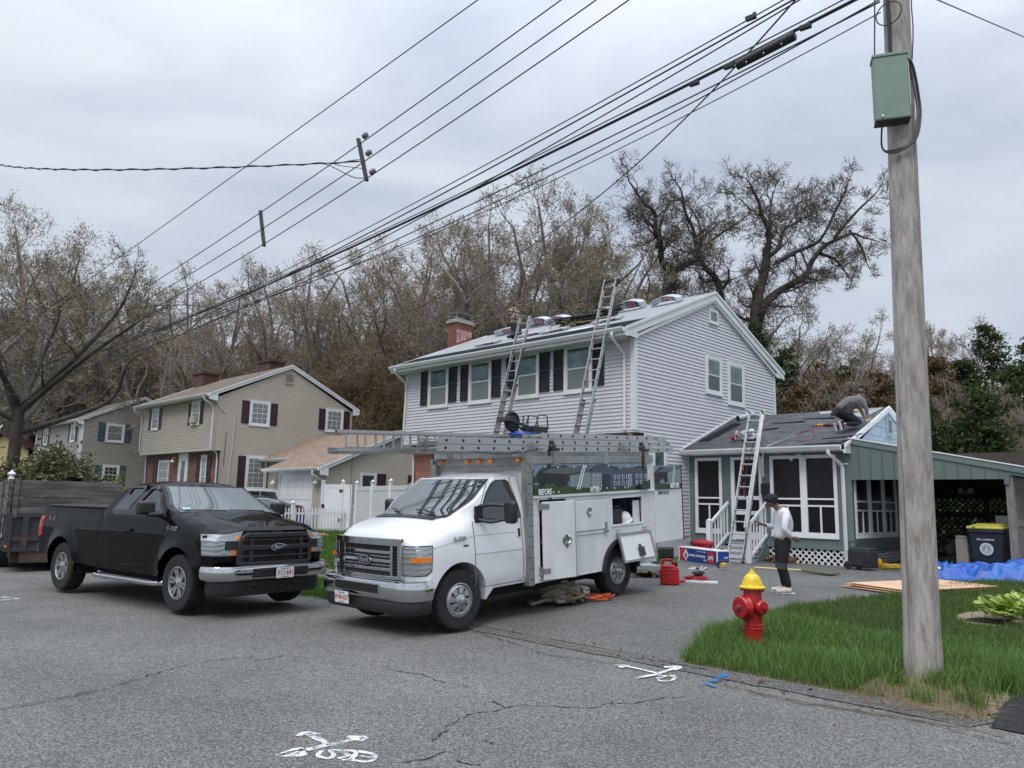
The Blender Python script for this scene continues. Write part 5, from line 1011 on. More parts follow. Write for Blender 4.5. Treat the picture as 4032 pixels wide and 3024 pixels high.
m.xf(MD);m.build('door_rim',ALUD,d3,smooth=None)
m=MB();m.box(-.11,.01,.02,.075,-.40,-.25);m.box(-.08,-.02,.075,.09,-.37,-.28);m.box(-.07,-.03,.02,.05,-.25,-.2);m.xf(MD);m.build('latch_box',mat('dark_steel',(.08,.08,.08),.5,.5),d3,smooth=None,bevel=.005)
for x in(-3.45,-4.22):m=MB();m.cyl((x-.06,BH+.03,1.01),(x+.06,BH+.03,1.01),.014,n=8);m.box(x-.05,x+.05,BH,BH+.02,1.0,1.06);m.box(x-.03,x+.03,BH+.02,BH+.035,.96,1.04);m.build('hinge',SQ,d3,smooth=None)
m=MB();m.box(-4.52,-4.44,BH+.0,BH+.01,.62,.70) if False else m.box(-4.50,-4.465,BH+.0,BH+.012,.58,.70);m.build('side_marker',REDL,van,smooth=None)
m=MB();A_=arc(-3.505,.40,.50,R(5),R(175),24)
for r0,r1,y0,y1 in((.455,.515,BH-.08,BH+.035),):
 a_=[(-3.505+r0*math.cos(t),.40+r0*math.sin(t)) for t in[R(2)+R(176)*i/24 for i in range(25)]];b__=[(-3.505+r1*math.cos(t),.40+r1*math.sin(t)) for t in[R(2)+R(176)*i/24 for i in range(25)]]
 V=[(x,y,z) for L_ in(a_,b__) for y in(y0,y1) for x,z in L_];n_=25;fs=[]
 for i in range(24):fs+=[(i,i+1,n_+i+1,n_+i),(2*n_+i,2*n_+i+1,3*n_+i+1,3*n_+i),(n_+i,n_+i+1,3*n_+i+1,3*n_+i),(i,i+1,2*n_+i+1,2*n_+i)]
 m.add(V,fs)
m.build('fender_flare',BPL,van,smooth=30)
for s_ in(1,-1):m=MB();well(m,-3.505,s_,.45,BH-.03,.40,.505);m.build('wheel_well',MATS['underbody_black'],van,smooth=40)
for a,b in((BH-.10,BH+.012),(-BH-.012,-BH+.10)):m=MB();m.box(-1.37,-1.25,a,b,.42,2.16);m.build('corner_post',ALUD,van,smooth=None)
m=MB()
for z in[.5+.15*k for k in range(11)]:m.box(-1.35,-1.335,BH+.012,BH+.018,z,z+.015);m.box(-1.285,-1.27,BH+.012,BH+.018,z,z+.015)
m.build('bolts',BPL,van,smooth=None)
m=MB();m.box(-1.372,-1.36,-BH+.1,BH-.1,.5,2.1);m.build('bulkhead',VWHITE,van,smooth=None)
m=MB();m.box(-1.38,-1.33,-.96,1.05,2.05,2.13);m.box(-1.385,-1.30,-.97,1.05,2.13,2.24);m.box(-1.30,-1.26,-.98,1.0,2.235,2.25);m.build('roof_rail_front',ALUD,van,smooth=None)
for y in(-.81,-.22,.03,.29,.84):m=MB();m.lathe([(.055,0),(.055,.012),(.045,.03),(.02,.038),(0,.038)],16,(-1.30,y,2.19),(1,0,0));m.xf(Matrix.Translation((0,0,2.19))@Matrix.Diagonal((1,1,.62,1))@Matrix.Translation((0,0,-2.19)));m.build('marker_lamp',AMBER,van)
m=MB();m.box(-4.55,-1.25,BH-.03,BH+.022,2.14,2.25);m.box(-4.55,-1.25,-BH-.022,-BH+.03,2.14,2.25);m.box(-4.56,-4.52,-BH,BH,2.14,2.25);m.build('roof_rail',ALUD,van,smooth=None)
for x in(-1.9,-3.15,-4.35):
 m=MB();m.box(x-.03,x+.03,-.95,.95,2.26,2.32);m.box(x-.06,x+.06,BH-.06,BH+.03,2.12,2.33);m.box(x-.06,x+.06,-BH-.03,-BH+.06,2.12,2.33);m.build('rack_crossbar',ALUD,van,smooth=None)
m=MB();m.box(.05,.13,-.7,.9,2.235,2.30) if False else m.box(-1.33,-1.2,-.9,-.6,2.25,2.36);m.box(-1.33,-1.2,.55,.8,2.25,2.34);m.box(-1.36,-1.28,-.95,.9,2.30,2.345);m.build('rack_front_bar',ALU,van,smooth=None)
for x in(-1.80,-4.2):m=MB();m.lathe([(.0,-.02),(.05,-.02),(.055,.02),(.05,.05),(0,.05)],16,(x,BH+.02,2.38),(0,1,0));m.box(x-.16,x+.02,BH+.0,BH+.05,2.33,2.37);m.box(x-.03,x+.03,BH+.0,BH+.05,2.36,2.48);m.build('ladder_clamp',BPL,van)
m=MB();m.box(-1.78,-1.72,BH+.01,BH+.018,1.6,2.35);m.build('strap',BPL,van,smooth=None)
m=MB();m.box(-4.25,-4.21,BH+.03,BH+.04,2.0,2.4);m.build('strap',BPL,van,smooth=None)
def banner(parent,o,ax,w,h,flip=False,name='picture_banner'):
 o=Vector(o);ax=Vector(ax);az=ax.cross(ZZ);k=0
 cols=dict(sky=(.30,.42,.55),tree=(.03,.07,.035),tarp=(.018,.022,.028),roof=(.17,.19,.22),wall=(.36,.46,.50),blue=(.10,.15,.27),grass=(.05,.11,.03),white=(.8,.8,.8),dark=(.02,.03,.05),roof2=(.10,.12,.16))
 names=list(cols);mats_=[mat('banner_'+n,tuple(x*(1 if n=='white' else.55) for x in cols[n]),.25) for n in names];mb=MB();lay=[0]
 def P(n,pts):lay[0]+=1;mb.mi(names.index(n));mb.poly([o+ax*(x*w)+ZZ*(z*h)+az*(.0012*lay[0]) for x,z in pts])
 mb.mi(0);P('sky',[(0,0),(1,0),(1,1),(0,1)]);rnd=random.Random(3)
 if w>2:
  P('tree',[(0,.55),(.04,.8),(.1,.98),(.16,.9),(.24,.97),(.3,.85),(.42,.8),(.45,.6),(.45,.4),(0,.4)]);P('tree',[(.44,.75),(.5,.95),(.58,.98),(.66,.9),(.72,.85),(.72,.6),(.44,.6)]);P('tree',[(.82,.7),(.88,.9),(1,.85),(1,.3),(.82,.4)])
  P('grass',[(0,0),(1,0),(1,.18),(.5,.22),(0,.34)]);P('wall',[(.28,.22),(.46,.15),(.46,.72),(.28,.6)]);P('tarp',[(.04,.72),(.27,.68),(.26,.3),(.2,.22),(.12,.4),(.04,.2)]);P('roof',[(.06,.72),(.12,.85),(.36,.92),(.47,.95),(.42,.72),(.25,.66)])
  P('blue',[(.46,.1),(1,.12),(1,.72),(.46,.72)]);P('roof2',[(.44,.68),(.5,.93),(.64,.93),(.68,.68)]);P('roof2',[(.7,.66),(.75,.84),(1.0,.80),(1.0,.62)]);P('wall',[(.46,.12),(.55,.1),(.55,.66),(.46,.68)]);P('dark',[(.56,.12),(.63,.12),(.63,.62),(.56,.62)]);P('wall',[(.80,.12),(.84,.12),(.84,.6),(.80,.6)])
  for i,x in enumerate((.485,.52,.655,.69,.73,.77,.86,.90,.95)):
   for z in(.2,.42):P('white',[(x,z),(x+.022,z),(x+.022,z+.15),(x,z+.15)]);P('dark',[(x+.004,z+.01),(x+.018,z+.01),(x+.018,z+.14),(x+.004,z+.14)])
  P('white',[(.31,.12),(.318,.12),(.38,.95),(.372,.95)]);P('white',[(.33,.12),(.338,.12),(.395,.95),(.388,.95)]);P('tree',[(.9,.1),(.94,.35),(.97,.3),(1,.4),(1,0),(.9,0)])
  for x,z in((.07,.92),(.17,.9),(.30,.9),(.40,.9),(.6,.92),(.78,.9),(.86,.9),(.13,.07),(.17,.07),(.52,.1),(.58,.12),(.65,.1),(.75,.12),(.78,.1)):lay[0]=60;mb.mi(names.index('white'));mb.poly([o+ax*((x+.005*math.cos(a))*w)+ZZ*((z*h+.005*w*math.sin(a)))+az*.05 for a in[2*PI*i/8 for i in range(8)]])
  lay[0]=62;mb.mi(names.index('white'));put_text(mb,'BEFORE',o+ax*(.065*w)+ZZ*(.09*h)+az*.052,ax,ZZ,.115,.001,.003,.75);put_text(mb,'AFTER',o+ax*(.47*w)+ZZ*(.09*h)+az*.052,ax,ZZ,.115,.001,.003,.75)
 else:
  P('tree',[(0,.7),(.2,.95),(.5,.9),(.6,.7),(.3,.5),(0,.5)]);P('wall',[(.5,.3),(1,.2),(1,.9),(.5,.75)]);P('roof',[(.1,.75),(.4,.9),(1,.98),(1,.85),(.5,.7)]);P('tarp',[(0,.72),(.45,.7),(.5,.35),(.4,.25),(.3,.5),(.1,.2),(0,.3)]);P('grass',[(0,0),(1,0),(1,.2),(.4,.22),(0,.32)]);P('white',[(.62,.1),(.64,.1),(.74,.95),(.72,.95)]);P('white',[(.68,.1),(.70,.1),(.79,.95),(.77,.95)])
  mb.mi(names.index('white'));put_text(mb,'BEFORE',o+ax*(.70*w)+ZZ*(.13*h)+az*.03,ax,ZZ,.12,.001,.003,.75)
 return mb.build(name,mats_,parent,smooth=None,recalc=False)
m=MB();m.box(-4.36,-1.385,BH+.0,BH+.012,1.68,2.135);m.build('banner_board',BPL,van,smooth=None)
banner(van,(-1.39,BH+.014,1.685),(-1,0,0),2.96,.445)
m=MB();m.box(-5.50,-4.58,BH-.03,BH,.75,2.08);rd=m.build('rear_door',BWHITE,van,smooth=None,bevel=.005);m=MB();m.box(-5.515,-5.50,BH-.04,BH+.01,.74,2.09);m.build('door_seal',BPL,rd,smooth=None)
banner(rd,(-4.60,BH+.004,1.66),(-1,0,0),.88,.42);m=MB();put_text(m,'5087141212',(-4.88,BH+.006,1.60),(-1,0,0),(0,0,1),.085,.001,.001,.85);m.build('door_lettering',mat('ink_black',(.02,.02,.02),.5),rd,smooth=None)
m=MB();m.box(-4.60,-4.565,-BH,BH,.42,.75);m.box(-4.70,-4.56,-.9,.9,.42,.50);m.build('rear_bumper',ALUD,van,smooth=None)
def on_van(name,label,cat,group=None):o=thing(name,label,cat,group=group);o.matrix_world=VM;return o
o=on_van('hard_hat','white hard hat inside the upper rear compartment of the white van','helmet');m=MB();m.lathe([(.15,0),(.145,.02),(.13,.03),(.125,.08),(.10,.13),(.05,.165),(0,.17)],20,(-3.86,.88,1.16),(.35,0,1));m.build('shell',WHITE,o)
o=on_van('tool_box','black tool case inside the upper rear compartment of the van','tool case');m=MB();m.box(-3.72,-3.40,.72,.95,1.125,1.38);m.build('case',BPL,o,bevel=.02);m=MB();m.tube([(-3.65,.94,1.39),(-3.62,.95,1.42),(-3.5,.95,1.42),(-3.47,.94,1.39)],.01,6);m.build('handle',BPL,o)
o=on_van('cable_coil','blue cable hanging in the upper rear compartment','cable');m=MB();m.tube([(-4.02+.07*math.cos(a),.75+.02*math.sin(a*.7),1.42+.11*math.sin(a)) for a in[i*.35 for i in range(70)]],.012,5);m.build('coil',mat('cable_blue',(.02,.10,.28),.5),o)
o=on_van('white_panel','white board leaning inside the rear compartment opening','board');m=MB();m.box(-4.17,-3.98,.97,.985,1.13,1.50);m.build('board',BWHITE,o,smooth=None)
# ------------------------------------------------------------------ ladders
def ladder(name,label,A,B,width,wdir,group,m_=ALU,rung=.305,rail=(.030,.085),first=.15,holes=True,feet=True,double=None,caps=False):
 A,B,W_=Vector(A),Vector(B),Vector(wdir).normalized();d=(B-A).normalized();W_=(W_-d*W_.dot(d)).normalized();n=W_.cross(d);L_=(B-A).length
 root=thing(name,label,'ladder',A,group=group);Z0=Vector((0,0,0))
 def sect(a0,a1,off,w_,hl=True):
  for s_ in(-1,1):
   q=MB();c0=W_*s_*w_/2+n*off;e0,e1=d*a0+c0,d*a1+c0
   q.obox((e0+e1)/2,(e1-e0)/2,W_*.003,n*rail[1]/2)
   for k in(-1,1):f=n*(k*(rail[1]/2-.002))-W_*s_*rail[0]/2;q.obox((e0+e1)/2+f,(e1-e0)/2,W_*rail[0]/2,n*.003)
   r=q.build('rail',m_,root,smooth=None)
   if hl:
    h_=MB();a=a0+first
    while a<a1-.05:c=d*a+W_*s_*(w_/2+.003)+n*off;h_.lathe([(.021,0),(.021,.004),(.012,.005),(.0,.0045)],10,c,W_*s_);a+=rung
    h_.build('rung_ends',mat('dark_hole',(.02,.02,.02),.8),r,smooth=None)
  a=a0+first
  while a<a1-.05:c=d*a+n*off;q=MB();q.cyl(c-W_*w_/2,c+W_*w_/2,.016,n=8);q.build('rung',m_,root);a+=rung
 sect(0,L_,0,width,holes)
 if double:sect(double[0],double[1],rail[1]*1.05*double[2],width-.065,False)
 if feet:
  for s_ in(-1,1):q=MB();q.obox(W_*s_*(width/2+.01)+d*.02,d*.06,W_*.008,n*.05);q.obox(W_*s_*width/2-d*.045,d*.008,W_*.04,n*.065);q.build('foot',BPL,root,smooth=None)
 if caps:
  L2_=double[1] if double else L_;of=rail[1]*1.05*double[2] if double else 0;w_=width-.065 if double else width
  for s_ in(-1,1):q=MB();q.obox(W_*s_*(w_/2)+d*(L2_+.01)+n*of,d*.03,W_*.018,n*(rail[1]/2+.004));q.build('end_cap',BPL,root,smooth=None,bevel=.008)
 return root
def vpt(x,y,z):return VM@Vector((x,y,z))
VW=(VM.to_3x3()@Vector((0,1,0)))
def van_ladder(label,x0,x1,y,z,width,flat=True,**k):
 return ladder('extension_ladder',label,vpt(x0,y,z),vpt(x1,y,z),width,VW if flat else VM.to_3x3()@Vector((0,0,1)),'ladders on the van rack',feet=False,**k)
van_ladder('lower aluminium ladder of the pair clamped along the near side of the van rack',.29,-5.55,.64,2.365,.42)
van_ladder('upper aluminium ladder of the pair clamped along the near side of the van rack',.27,-5.48,.64,2.465,.42)
van_ladder('aluminium ladder lying flat on top of the pair at the rear of the van rack',-1.9,-5.45,.58,2.57,.40)
van_ladder('long ladder on its edge that reaches furthest forward over the van cab',1.35,-4.4,.12,2.475,.27,flat=False,rail=(.035,.055))
van_ladder('inner ladder on its edge behind the foremost one on the van rack',1.0,-4.9,-.12,2.475,.25,flat=False,rail=(.03,.05))
van_ladder('old ladder lying flat on the far side of the van rack',.9,-4.6,-.55,2.37,.40)
o=on_van('wheelbarrow','black wheelbarrow frame without tray riding on top of the van ladders','wheelbarrow');o.matrix_world=VM@Matrix.Translation((-1.95,.12,2.66))
m=MB();m.tube([(.0+.135*math.cos(a),0,.16+.135*math.sin(a)) for a in[2*PI*i/28 for i in range(28)]],.036,8,closed=True);wl=m.build('wheel',RUB,o)
m=MB();m.lathe([(.04,-.03),(.10,-.028),(.11,0),(.10,.028),(.04,.03)],20,(0,0,.16),(0,1,0))
for i in range(5):a=2*PI*i/5;
m.build('rim',BPL,wl);m=MB();m.cyl((0,-.07,.16),(0,.07,.16),.012,n=8);m.build('axle',ALUD,wl)
m=MB()
for s_ in(-1,1):m.bar((.17,s_*.07,.19),(-.66,s_*.12,-.02),.03,.035)
m.build('frame',BPL,o,smooth=None,bevel=.004);m=MB();m.box(.12,.25,-.10,.10,.16,.23);m.build('nose_guard',mat('worn_wood',(.06,.05,.045),.7),o,smooth=None,bevel=.008)
for x0 in(-.20,-.52):
 for s_ in(-.10,.12):m=MB();m.tube([(x0-(.0 if x0>-.3 else-.14),s_,.02),(x0+.0,s_,.28),(x0-.20,s_,.27),(x0-.22,s_,.04)],.012,5) if x0<-.3 else m.tube([(x0+.08,s_,.05),(x0+.06,s_,.25),(x0-.06,s_,.26),(x0-.03,s_,.0)],.012,5);m.build('brace',BPL,o)
m=MB();m.box(-.72,-.38,-.13,.13,-.02,.09);m.build('tray_bracket',BPL,o,smooth=None)
o=on_van('blue_tarp_bundle','folded blue tarp on the van rack under the wheelbarrow','tarp');m=MB();m.ico((-2.2,.1,2.62),.30,2,(1.2,.7,.16),.3,5);m.build('sheet',mat('tarp_blue',(.02,.10,.42),.4,var=.3),o)
o=on_van('van_rack_rope','dark rope sagging under the ladders over the van cab','rope');m=MB();m.tube(catmull([(.0,.8,2.36),(-.6,.85,2.30),(-1.0,.9,2.285),(-1.3,.93,2.31),(-1.7,.98,2.36)],5),.008,5);m.build('rope',BPL,o)
# ------------------------------------------------------------------ black pickup
pk=thing('pickup_truck','black extended-cab pickup truck parked at the road edge','pickup truck',(0.14,-10.71,.04),R(7.2))
def pz(x):return 1.155+(.82-x)*.19
def pw(x,z):
 w=1.0-.05*smooth(.65,.45,z)-.035*smooth(1.05,1.4,z)
 if z>1.34 and x>-2.42:w=min(w,.945-.215*smooth(1.34,1.86,z))
 k=smooth(-.45,-.1,x);hood=w-.13*smooth(pz(x)-.14,pz(x)+.03,z)**1.3;w=w*(1-k)+min(w,hood)*k
 arch=0
 for c in(0,-3.683):d=math.hypot(x-c,z-.42);arch=max(arch,.045*(1-smooth(.50,.66,d)))
 w+=arch*smooth(1.3,1.0,z)
 if x<-2.42 and z>1.1:w-=.03*smooth(1.1,1.42,z)
 return w*(1-.07*smooth(.45,.95,x)**1.3)
def pfn(x,t,z):
 w=pw(x,z);xx,zz=x,z
 if z>1.80 and x>-2.4:zz=z-.075*abs(t)**3.5
 elif x>-.3 and z>pz(x)-.03 and z<1.5:zz=z+.045*(1-t*t)-.0+(.02*smooth(.45,.55,abs(t))*(1-smooth(.7,.9,abs(t))))
 if x>.5:xx=x-.11*abs(t)**3.2*smooth(.5,.8,x)
 if z>1.36 and x>-1.4:xx=x-.13*t*t*smooth(1.36,1.5,z)*smooth(-1.4,-.9,x)
 if z>1.36 and x<-1.9 and x>-2.42:xx=x+.03*t*t
 return(xx,t*w,zz)
a1=arc(0,.42,.50,R(-5),R(190),18);a2=arc(-3.683,.42,.50,R(-6),R(190),18)
pk_ol=[(-4.62,.62),(-4.17,.55)]+[(x,z) for x,z in reversed(a2)]+[(-3.17,.50),(-2.55,.47),(-.50,.46)]+[(x,z) for x,z in reversed(a1)]+[(.62,.50),(.86,.60),(.90,.80),(.905,1.05),(.88,1.13),(.80,1.175),(.40,1.25),(-.10,1.335),(-.32,1.385),(-.60,1.58),(-.92,1.775),(-1.02,1.83),(-1.20,1.87),(-1.60,1.885),(-2.0,1.865),(-2.12,1.82),(-2.28,1.60),(-2.42,1.40),(-4.58,1.405),(-4.64,1.36),(-4.66,.90)]
m=sculpt(pk_ol,-1,1,pfn,fr(-4.6,.9,46),fr(.46,1.88,20),(-.95,-.8,-.65,-.5,-.25,0,.25,.5,.65,.8,.95));m.build('body',PBLK,pk,smooth=34)
for s_ in(-1,1):
 for c in(0,-3.683):m=MB();well(m,c,s_,.45,.96,.42,.51);m.build('wheel_well',MATS['underbody_black'],pk,smooth=40)
m=MB();m.box(-4.5,.7,-.7,.7,.34,.56);m.cyl((-3.683,-.8,.40),(-3.683,.8,.40),.07);m.build('chassis',MATS['underbody_black'],pk,smooth=None)
m=MB();m.box(-4.60,-2.46,-.90,.90,1.405,1.45);m.build('bed_cover',mat('black_vinyl',(.012,.012,.013),.5),pk,smooth=None,bevel=.02)
PV=mat('vent_visor',(.03,.03,.032),.25)
g1=[(-1.50,1.345),(-1.40,1.52),(-1.26,1.745),(-1.05,1.775),(-.98,1.765),(-.76,1.58),(-.55,1.37),(-.60,1.34)];g2=[(-2.13,1.39),(-2.10,1.36),(-1.70,1.345),(-1.62,1.50),(-1.49,1.74),(-1.56,1.77),(-1.86,1.77),(-1.93,1.72)]
for s_ in(-1,1):
 big=[(-2.22,1.36),(-2.05,1.335),(-.45,1.325),(-.52,1.42),(-.95,1.80),(-1.10,1.815),(-1.90,1.81),(-2.0,1.77)]
 slabxz(big,s_,pfn,0,.004,.1).build('window_surround',mat('gloss_black_trim',(.010,.010,.011),.3),pk,smooth=30)
 slabxz(g1,s_,pfn,0,.010,.1).build('side_window',SGL,pk,smooth=30);slabxz(g2,s_,pfn,0,.010,.1).build('side_window',SGL,pk,smooth=30)
 slabxz([(-1.42,1.56),(-1.27,1.775),(-1.02,1.80),(-.92,1.745),(-.95,1.72),(-1.04,1.755),(-1.24,1.735),(-1.39,1.53)],s_,pfn,.01,.035,.1).build('window_visor',PV,pk,smooth=30)
 slabxz([(-1.97,1.68),(-1.90,1.80),(-1.52,1.80),(-1.47,1.745),(-1.54,1.76),(-1.87,1.755),(-1.93,1.66)],s_,pfn,.01,.035,.1).build('window_visor',PV,pk,smooth=30)
 SEAM=mat('seam_black',(.002,.002,.002),.9)
 for ol in([(-1.60,.50),(-1.60,1.34),(-1.612,1.34),(-1.612,.50)],[(-.47,.50),(-.44,.9),(-.46,1.36),(-.475,1.36),(-.455,.9),(-.485,.50)],[(-2.40,.50),(-2.38,1.36),(-2.395,1.36),(-2.415,.50)]):slabxz(ol,s_,pfn,-.002,.002,.1).build('body_seam',SEAM,pk,smooth=None)
 slabxz([(-2.505,.55),(-2.47,1.40),(-2.50,1.40),(-2.535,.55)],s_,pfn,-.002,.003,.1).build('bed_gap',SEAM,pk,smooth=None)
 slabxz([(-1.585,1.075),(-1.37,1.085),(-1.37,1.125),(-1.585,1.115)],s_,pfn,0,.035).build('door_handle',PBLK,pk,smooth=None,bevel=.01)
 slabxz([(-4.50,.92),(-4.64,.88),(-4.655,1.24),(-4.52,1.245),(-4.50,1.20),(-4.575,1.17),(-4.56,.95)],s_,pfn,-.004,.012).build('tail_light',REDL,pk,smooth=30)
 slabxz([(-4.575,1.17),(-4.50,1.20),(-4.50,.92),(-4.56,.95)],s_,pfn,-.004,.008).build('tail_lens',mat('dark_red_lens',(.12,.01,.01),.2),pk,smooth=30)
def side_text(root,s,x,z,fnw,size,m_,ext=.003,sx=1.2,name='badge',shear=.0):
 q=MB();put_text(q,s,(0,0,0),(1,0,0),(0,0,1),size,ext,.003,sx);y=-fnw(x,z)-.008;q.xf(Matrix.Translation((x,y,z)));return q.build(name,m_,root,smooth=None)
side_text(pk,'F-150',-.22,1.17,pw,.085,CHROME,sx=1.35)
side_text(pk,'4   4',-4.22,1.21,pw,.105,mat('decal_grey',(.16,.16,.165),.4),sx=1.3);side_text(pk,'x',-4.22,1.205,pw,.115,mat('decal_red',(.35,.015,.015),.4),sx=1.2)
def pws(t,s_):x=-.335+(-.945+.335)*s_;z=1.392+(1.79-1.392)*s_+.012*math.sin(PI*s_);return Vector(pfn(x,t,z))
surf(lambda t,s:pws(t*.94,-.03+s*1.05),T_,[0]+fr(0,1,10)+[1],.003,'windscreen_surround',MATS['gloss_black_trim'],pk)
surf(lambda t,s:pws(t*.89,.02+s*.95),T_,[0]+fr(0,1,10)+[1],.009,'windscreen',carglass('windscreen_glass_light',(.06,.072,.074),.05),pk)
m=MB();q0=Vector((.014,0,.014));m.add([pws(-.80,.08)+q0,pws(-.66,.08)+q0,pws(-.66,.16)+q0,pws(-.80,.16)+q0],[(0,1,2,3)]);m.build('windscreen_sticker',mat('sticker_pale',(.30,.45,.50),.5),pk,smooth=None)
for t0,t1 in((-.78,-.05),(.0,.70)):m=MB();m.tube([pws(t0,.06)+q0*1.5,pws(t1,.03)+q0*1.8],.010,6);m.build('wiper',BPL,pk)
m=MB();m.cyl((-.30,-.86,1.35),(-.30,-.86,1.39),.02,n=8);m.tube([(-.30,-.86,1.38),(-.34,-.86,1.75),(-.36,-.86,2.05)],.0035,5);m.build('antenna',BPL,pk)
for s_ in(-1,1):
 m=MB();m.obox((-.70,s_*1.17,1.46),(.075,0,0),(0,.13,0),(0,0,.105));m.build('mirror_housing',BPL,pk,bevel=.05,seg=4);m=MB();m.obox((-.65,s_*1.03,1.36),(.07,0,0),(0,.13,0),(0,0,.03));m.build('mirror_arm',BPL,pk,bevel=.02)
def pxf(y,z=1):return.905-.115*(abs(y)/.93)**3.2
def fb(mb,y0,y1,z0,z1,d0,d1,n=8,yt0=None,yt1=None):
 yt0=y0 if yt0 is None else yt0;yt1=y1 if yt1 is None else yt1;n=n if abs(y1-y0)>.2 else 1
 for i in range(n):
  a,b=y0+(y1-y0)*i/n,y0+(y1-y0)*(i+1)/n;at,bt=yt0+(yt1-yt0)*i/n,yt0+(yt1-yt0)*(i+1)/n
  mb.hexa([(pxf(a)+d0,a,z0),(pxf(a)+d1,a,z0),(pxf(b)+d1,b,z0),(pxf(b)+d0,b,z0),(pxf(at)+d0,at,z1),(pxf(at)+d1,at,z1),(pxf(bt)+d1,bt,z1),(pxf(bt)+d0,bt,z1)])
MB_=mat('matte_black_grille',(.020,.021,.023),.5);BK=MATS['grille_black']
m=MB();fb(m,-.58,.58,.70,1.10,-.005,.008);m.build('grille_recess',BK,pk,smooth=None)
m=MB();fb(m,-.56,.56,1.075,1.14,.0,.055,10,-.50,.50);fb(m,-.60,.60,.68,.735,.0,.055);fb(m,-.64,-.57,.70,1.0,.0,.055,1);fb(m,.57,.64,.70,1.0,.0,.055,1)
fb(m,-.64,-.57,1.0,1.12,.0,.055,1,-.55,-.49);fb(m,.57,.64,1.0,1.12,.0,.055,1,.49,.55)
fb(m,-.57,.57,.90,.965,.01,.06);fb(m,-.57,.57,.80,.825,.01,.05);fb(m,-.57,.57,1.03,1.05,.01,.05)
fb(m,-.46,-.40,.735,1.075,.01,.045,1);fb(m,.40,.46,.735,1.075,.01,.045,1);m.build('grille',MB_,pk,smooth=30,bevel=.008)
m=MB()
for y in(-.27,-.14,0,.14,.27):fb(m,y-.006,y+.006,.74,1.07,.005,.02,1)
m.build('grille_slats',MB_,pk,smooth=None)
oval_badge(pk,(.972,0,.932),(0,1,0),(0,0,1),.135,.058,'Ford')
for s_ in(-1,1):
 def lf(k):return lambda x,t,z:(lambda q:(q[0]+k,q[1]*(1+k),q[2]))(pfn(x,t,z))
 def hp(ol,k,mm,nm,par=pk):return sculpt([(x,z) for x,z in ol],*((.0,0) if False else((.655,1.0) if s_>0 else(-1.0,-.655))),lf(k),(.7,.8),(.9,1.0),(s_*.75,s_*.88)).build(nm,mm,par,smooth=35)
 def seg(ol,t0,t1,k,mm,nm,par):a,b=sorted((s_*t0,s_*t1));return sculpt(ol,a,b,lf(k),(.7,.8),(.9,1.0),(s_*.75,s_*.88)).build(nm,mm,par,smooth=35)
 hp([(.60,.82),(.91,.82),(.91,1.125),(.56,1.125)],.003,BPL,'headlight_bezel')
 h=seg([(.56,1.03),(.912,1.03),(.905,1.12),(.52,1.12)],.66,1.0,.009,LENS,'headlight',pk)
 seg([(.62,.83),(.912,.83),(.912,.905),(.60,.905)],.68,1.0,.009,LENS,'lower_lamp',h);seg([(.60,.90),(.912,.90),(.912,1.035),(.58,1.035)],.86,1.0,.009,LENS,'outer_lamp',h)
 seg([(.80,1.05),(.915,1.05),(.915,1.10),(.80,1.10)],.67,.73,.013,AMBER,'turn_signal',h)
 seg([(.80,.84),(.915,.84),(.915,.895),(.80,.895)],.69,.75,.013,AMBER,'side_reflector',h)
m=MB();bumper(m,1.0,.49,.695,1.0,.05,r=.30);m.build('front_bumper',CHROME,pk,smooth=40)
for y0,y1 in((-.42,-.14),(.26,.50)):m=MB();m.box(1.035,1.062,y0,y1,.535,.64);m.build('bumper_insert',BPL,pk,smooth=None,bevel=.01)
m=MB();m.box(1.03,1.055,-.46,.48,.525,.65);m.build('bumper_opening',BK,pk,smooth=None)
for s_ in(-1,1):
 m=MB();m.obox((.985,s_*.79,.60),(.012,s_*-.012,0),(-.02,s_*.085,0),(0,0,.06));m.build('fog_bezel',BK,pk,smooth=None,bevel=.01)
 m=MB();m.lathe([(.0,.03),(.045,.028),(.05,0),(0,0)],14,(.985,s_*.79,.60),(1,s_*.35,0));m.build('fog_lamp',LENS,pk)
plate(pk,(1.075,.06,.575),(0,1,0),(0,0,1),'X11·641')
m=MB();bumper(m,.88,.27,.49,.93,.03,r=.25);m.build('air_dam',BPL,pk,smooth=40)
for y in(-.36,.36):m=MB();m.tube([(.9,y-.04,.42),(.98,y-.04,.42),(1.0,y,.42),(.98,y+.04,.42),(.9,y+.04,.42)],.014,6);m.build('tow_hook',BPL,pk)
m=MB();m.box(-4.80,-4.64,-.95,.95,.60,.78);m.build('rear_bumper',CHROME,pk,smooth=None,bevel=.03)
for s_ in(-1,1):
 m=MB();m.tube(catmull([(-2.55,s_*.80,.42),(-2.48,s_*.97,.36),(-1.5,s_*.98,.355),(-.55,s_*.97,.36),(-.42,s_*.82,.42)],6),.038,10);m.build('side_step',CHROME,pk)
 wheel(pk,(0,s_*.855,.41),.41,.27,s_,.228,'alloy',R(0)+s_*0);wheel(pk,(-3.683,s_*.855,.41),.41,.27,s_,.228,'alloy')
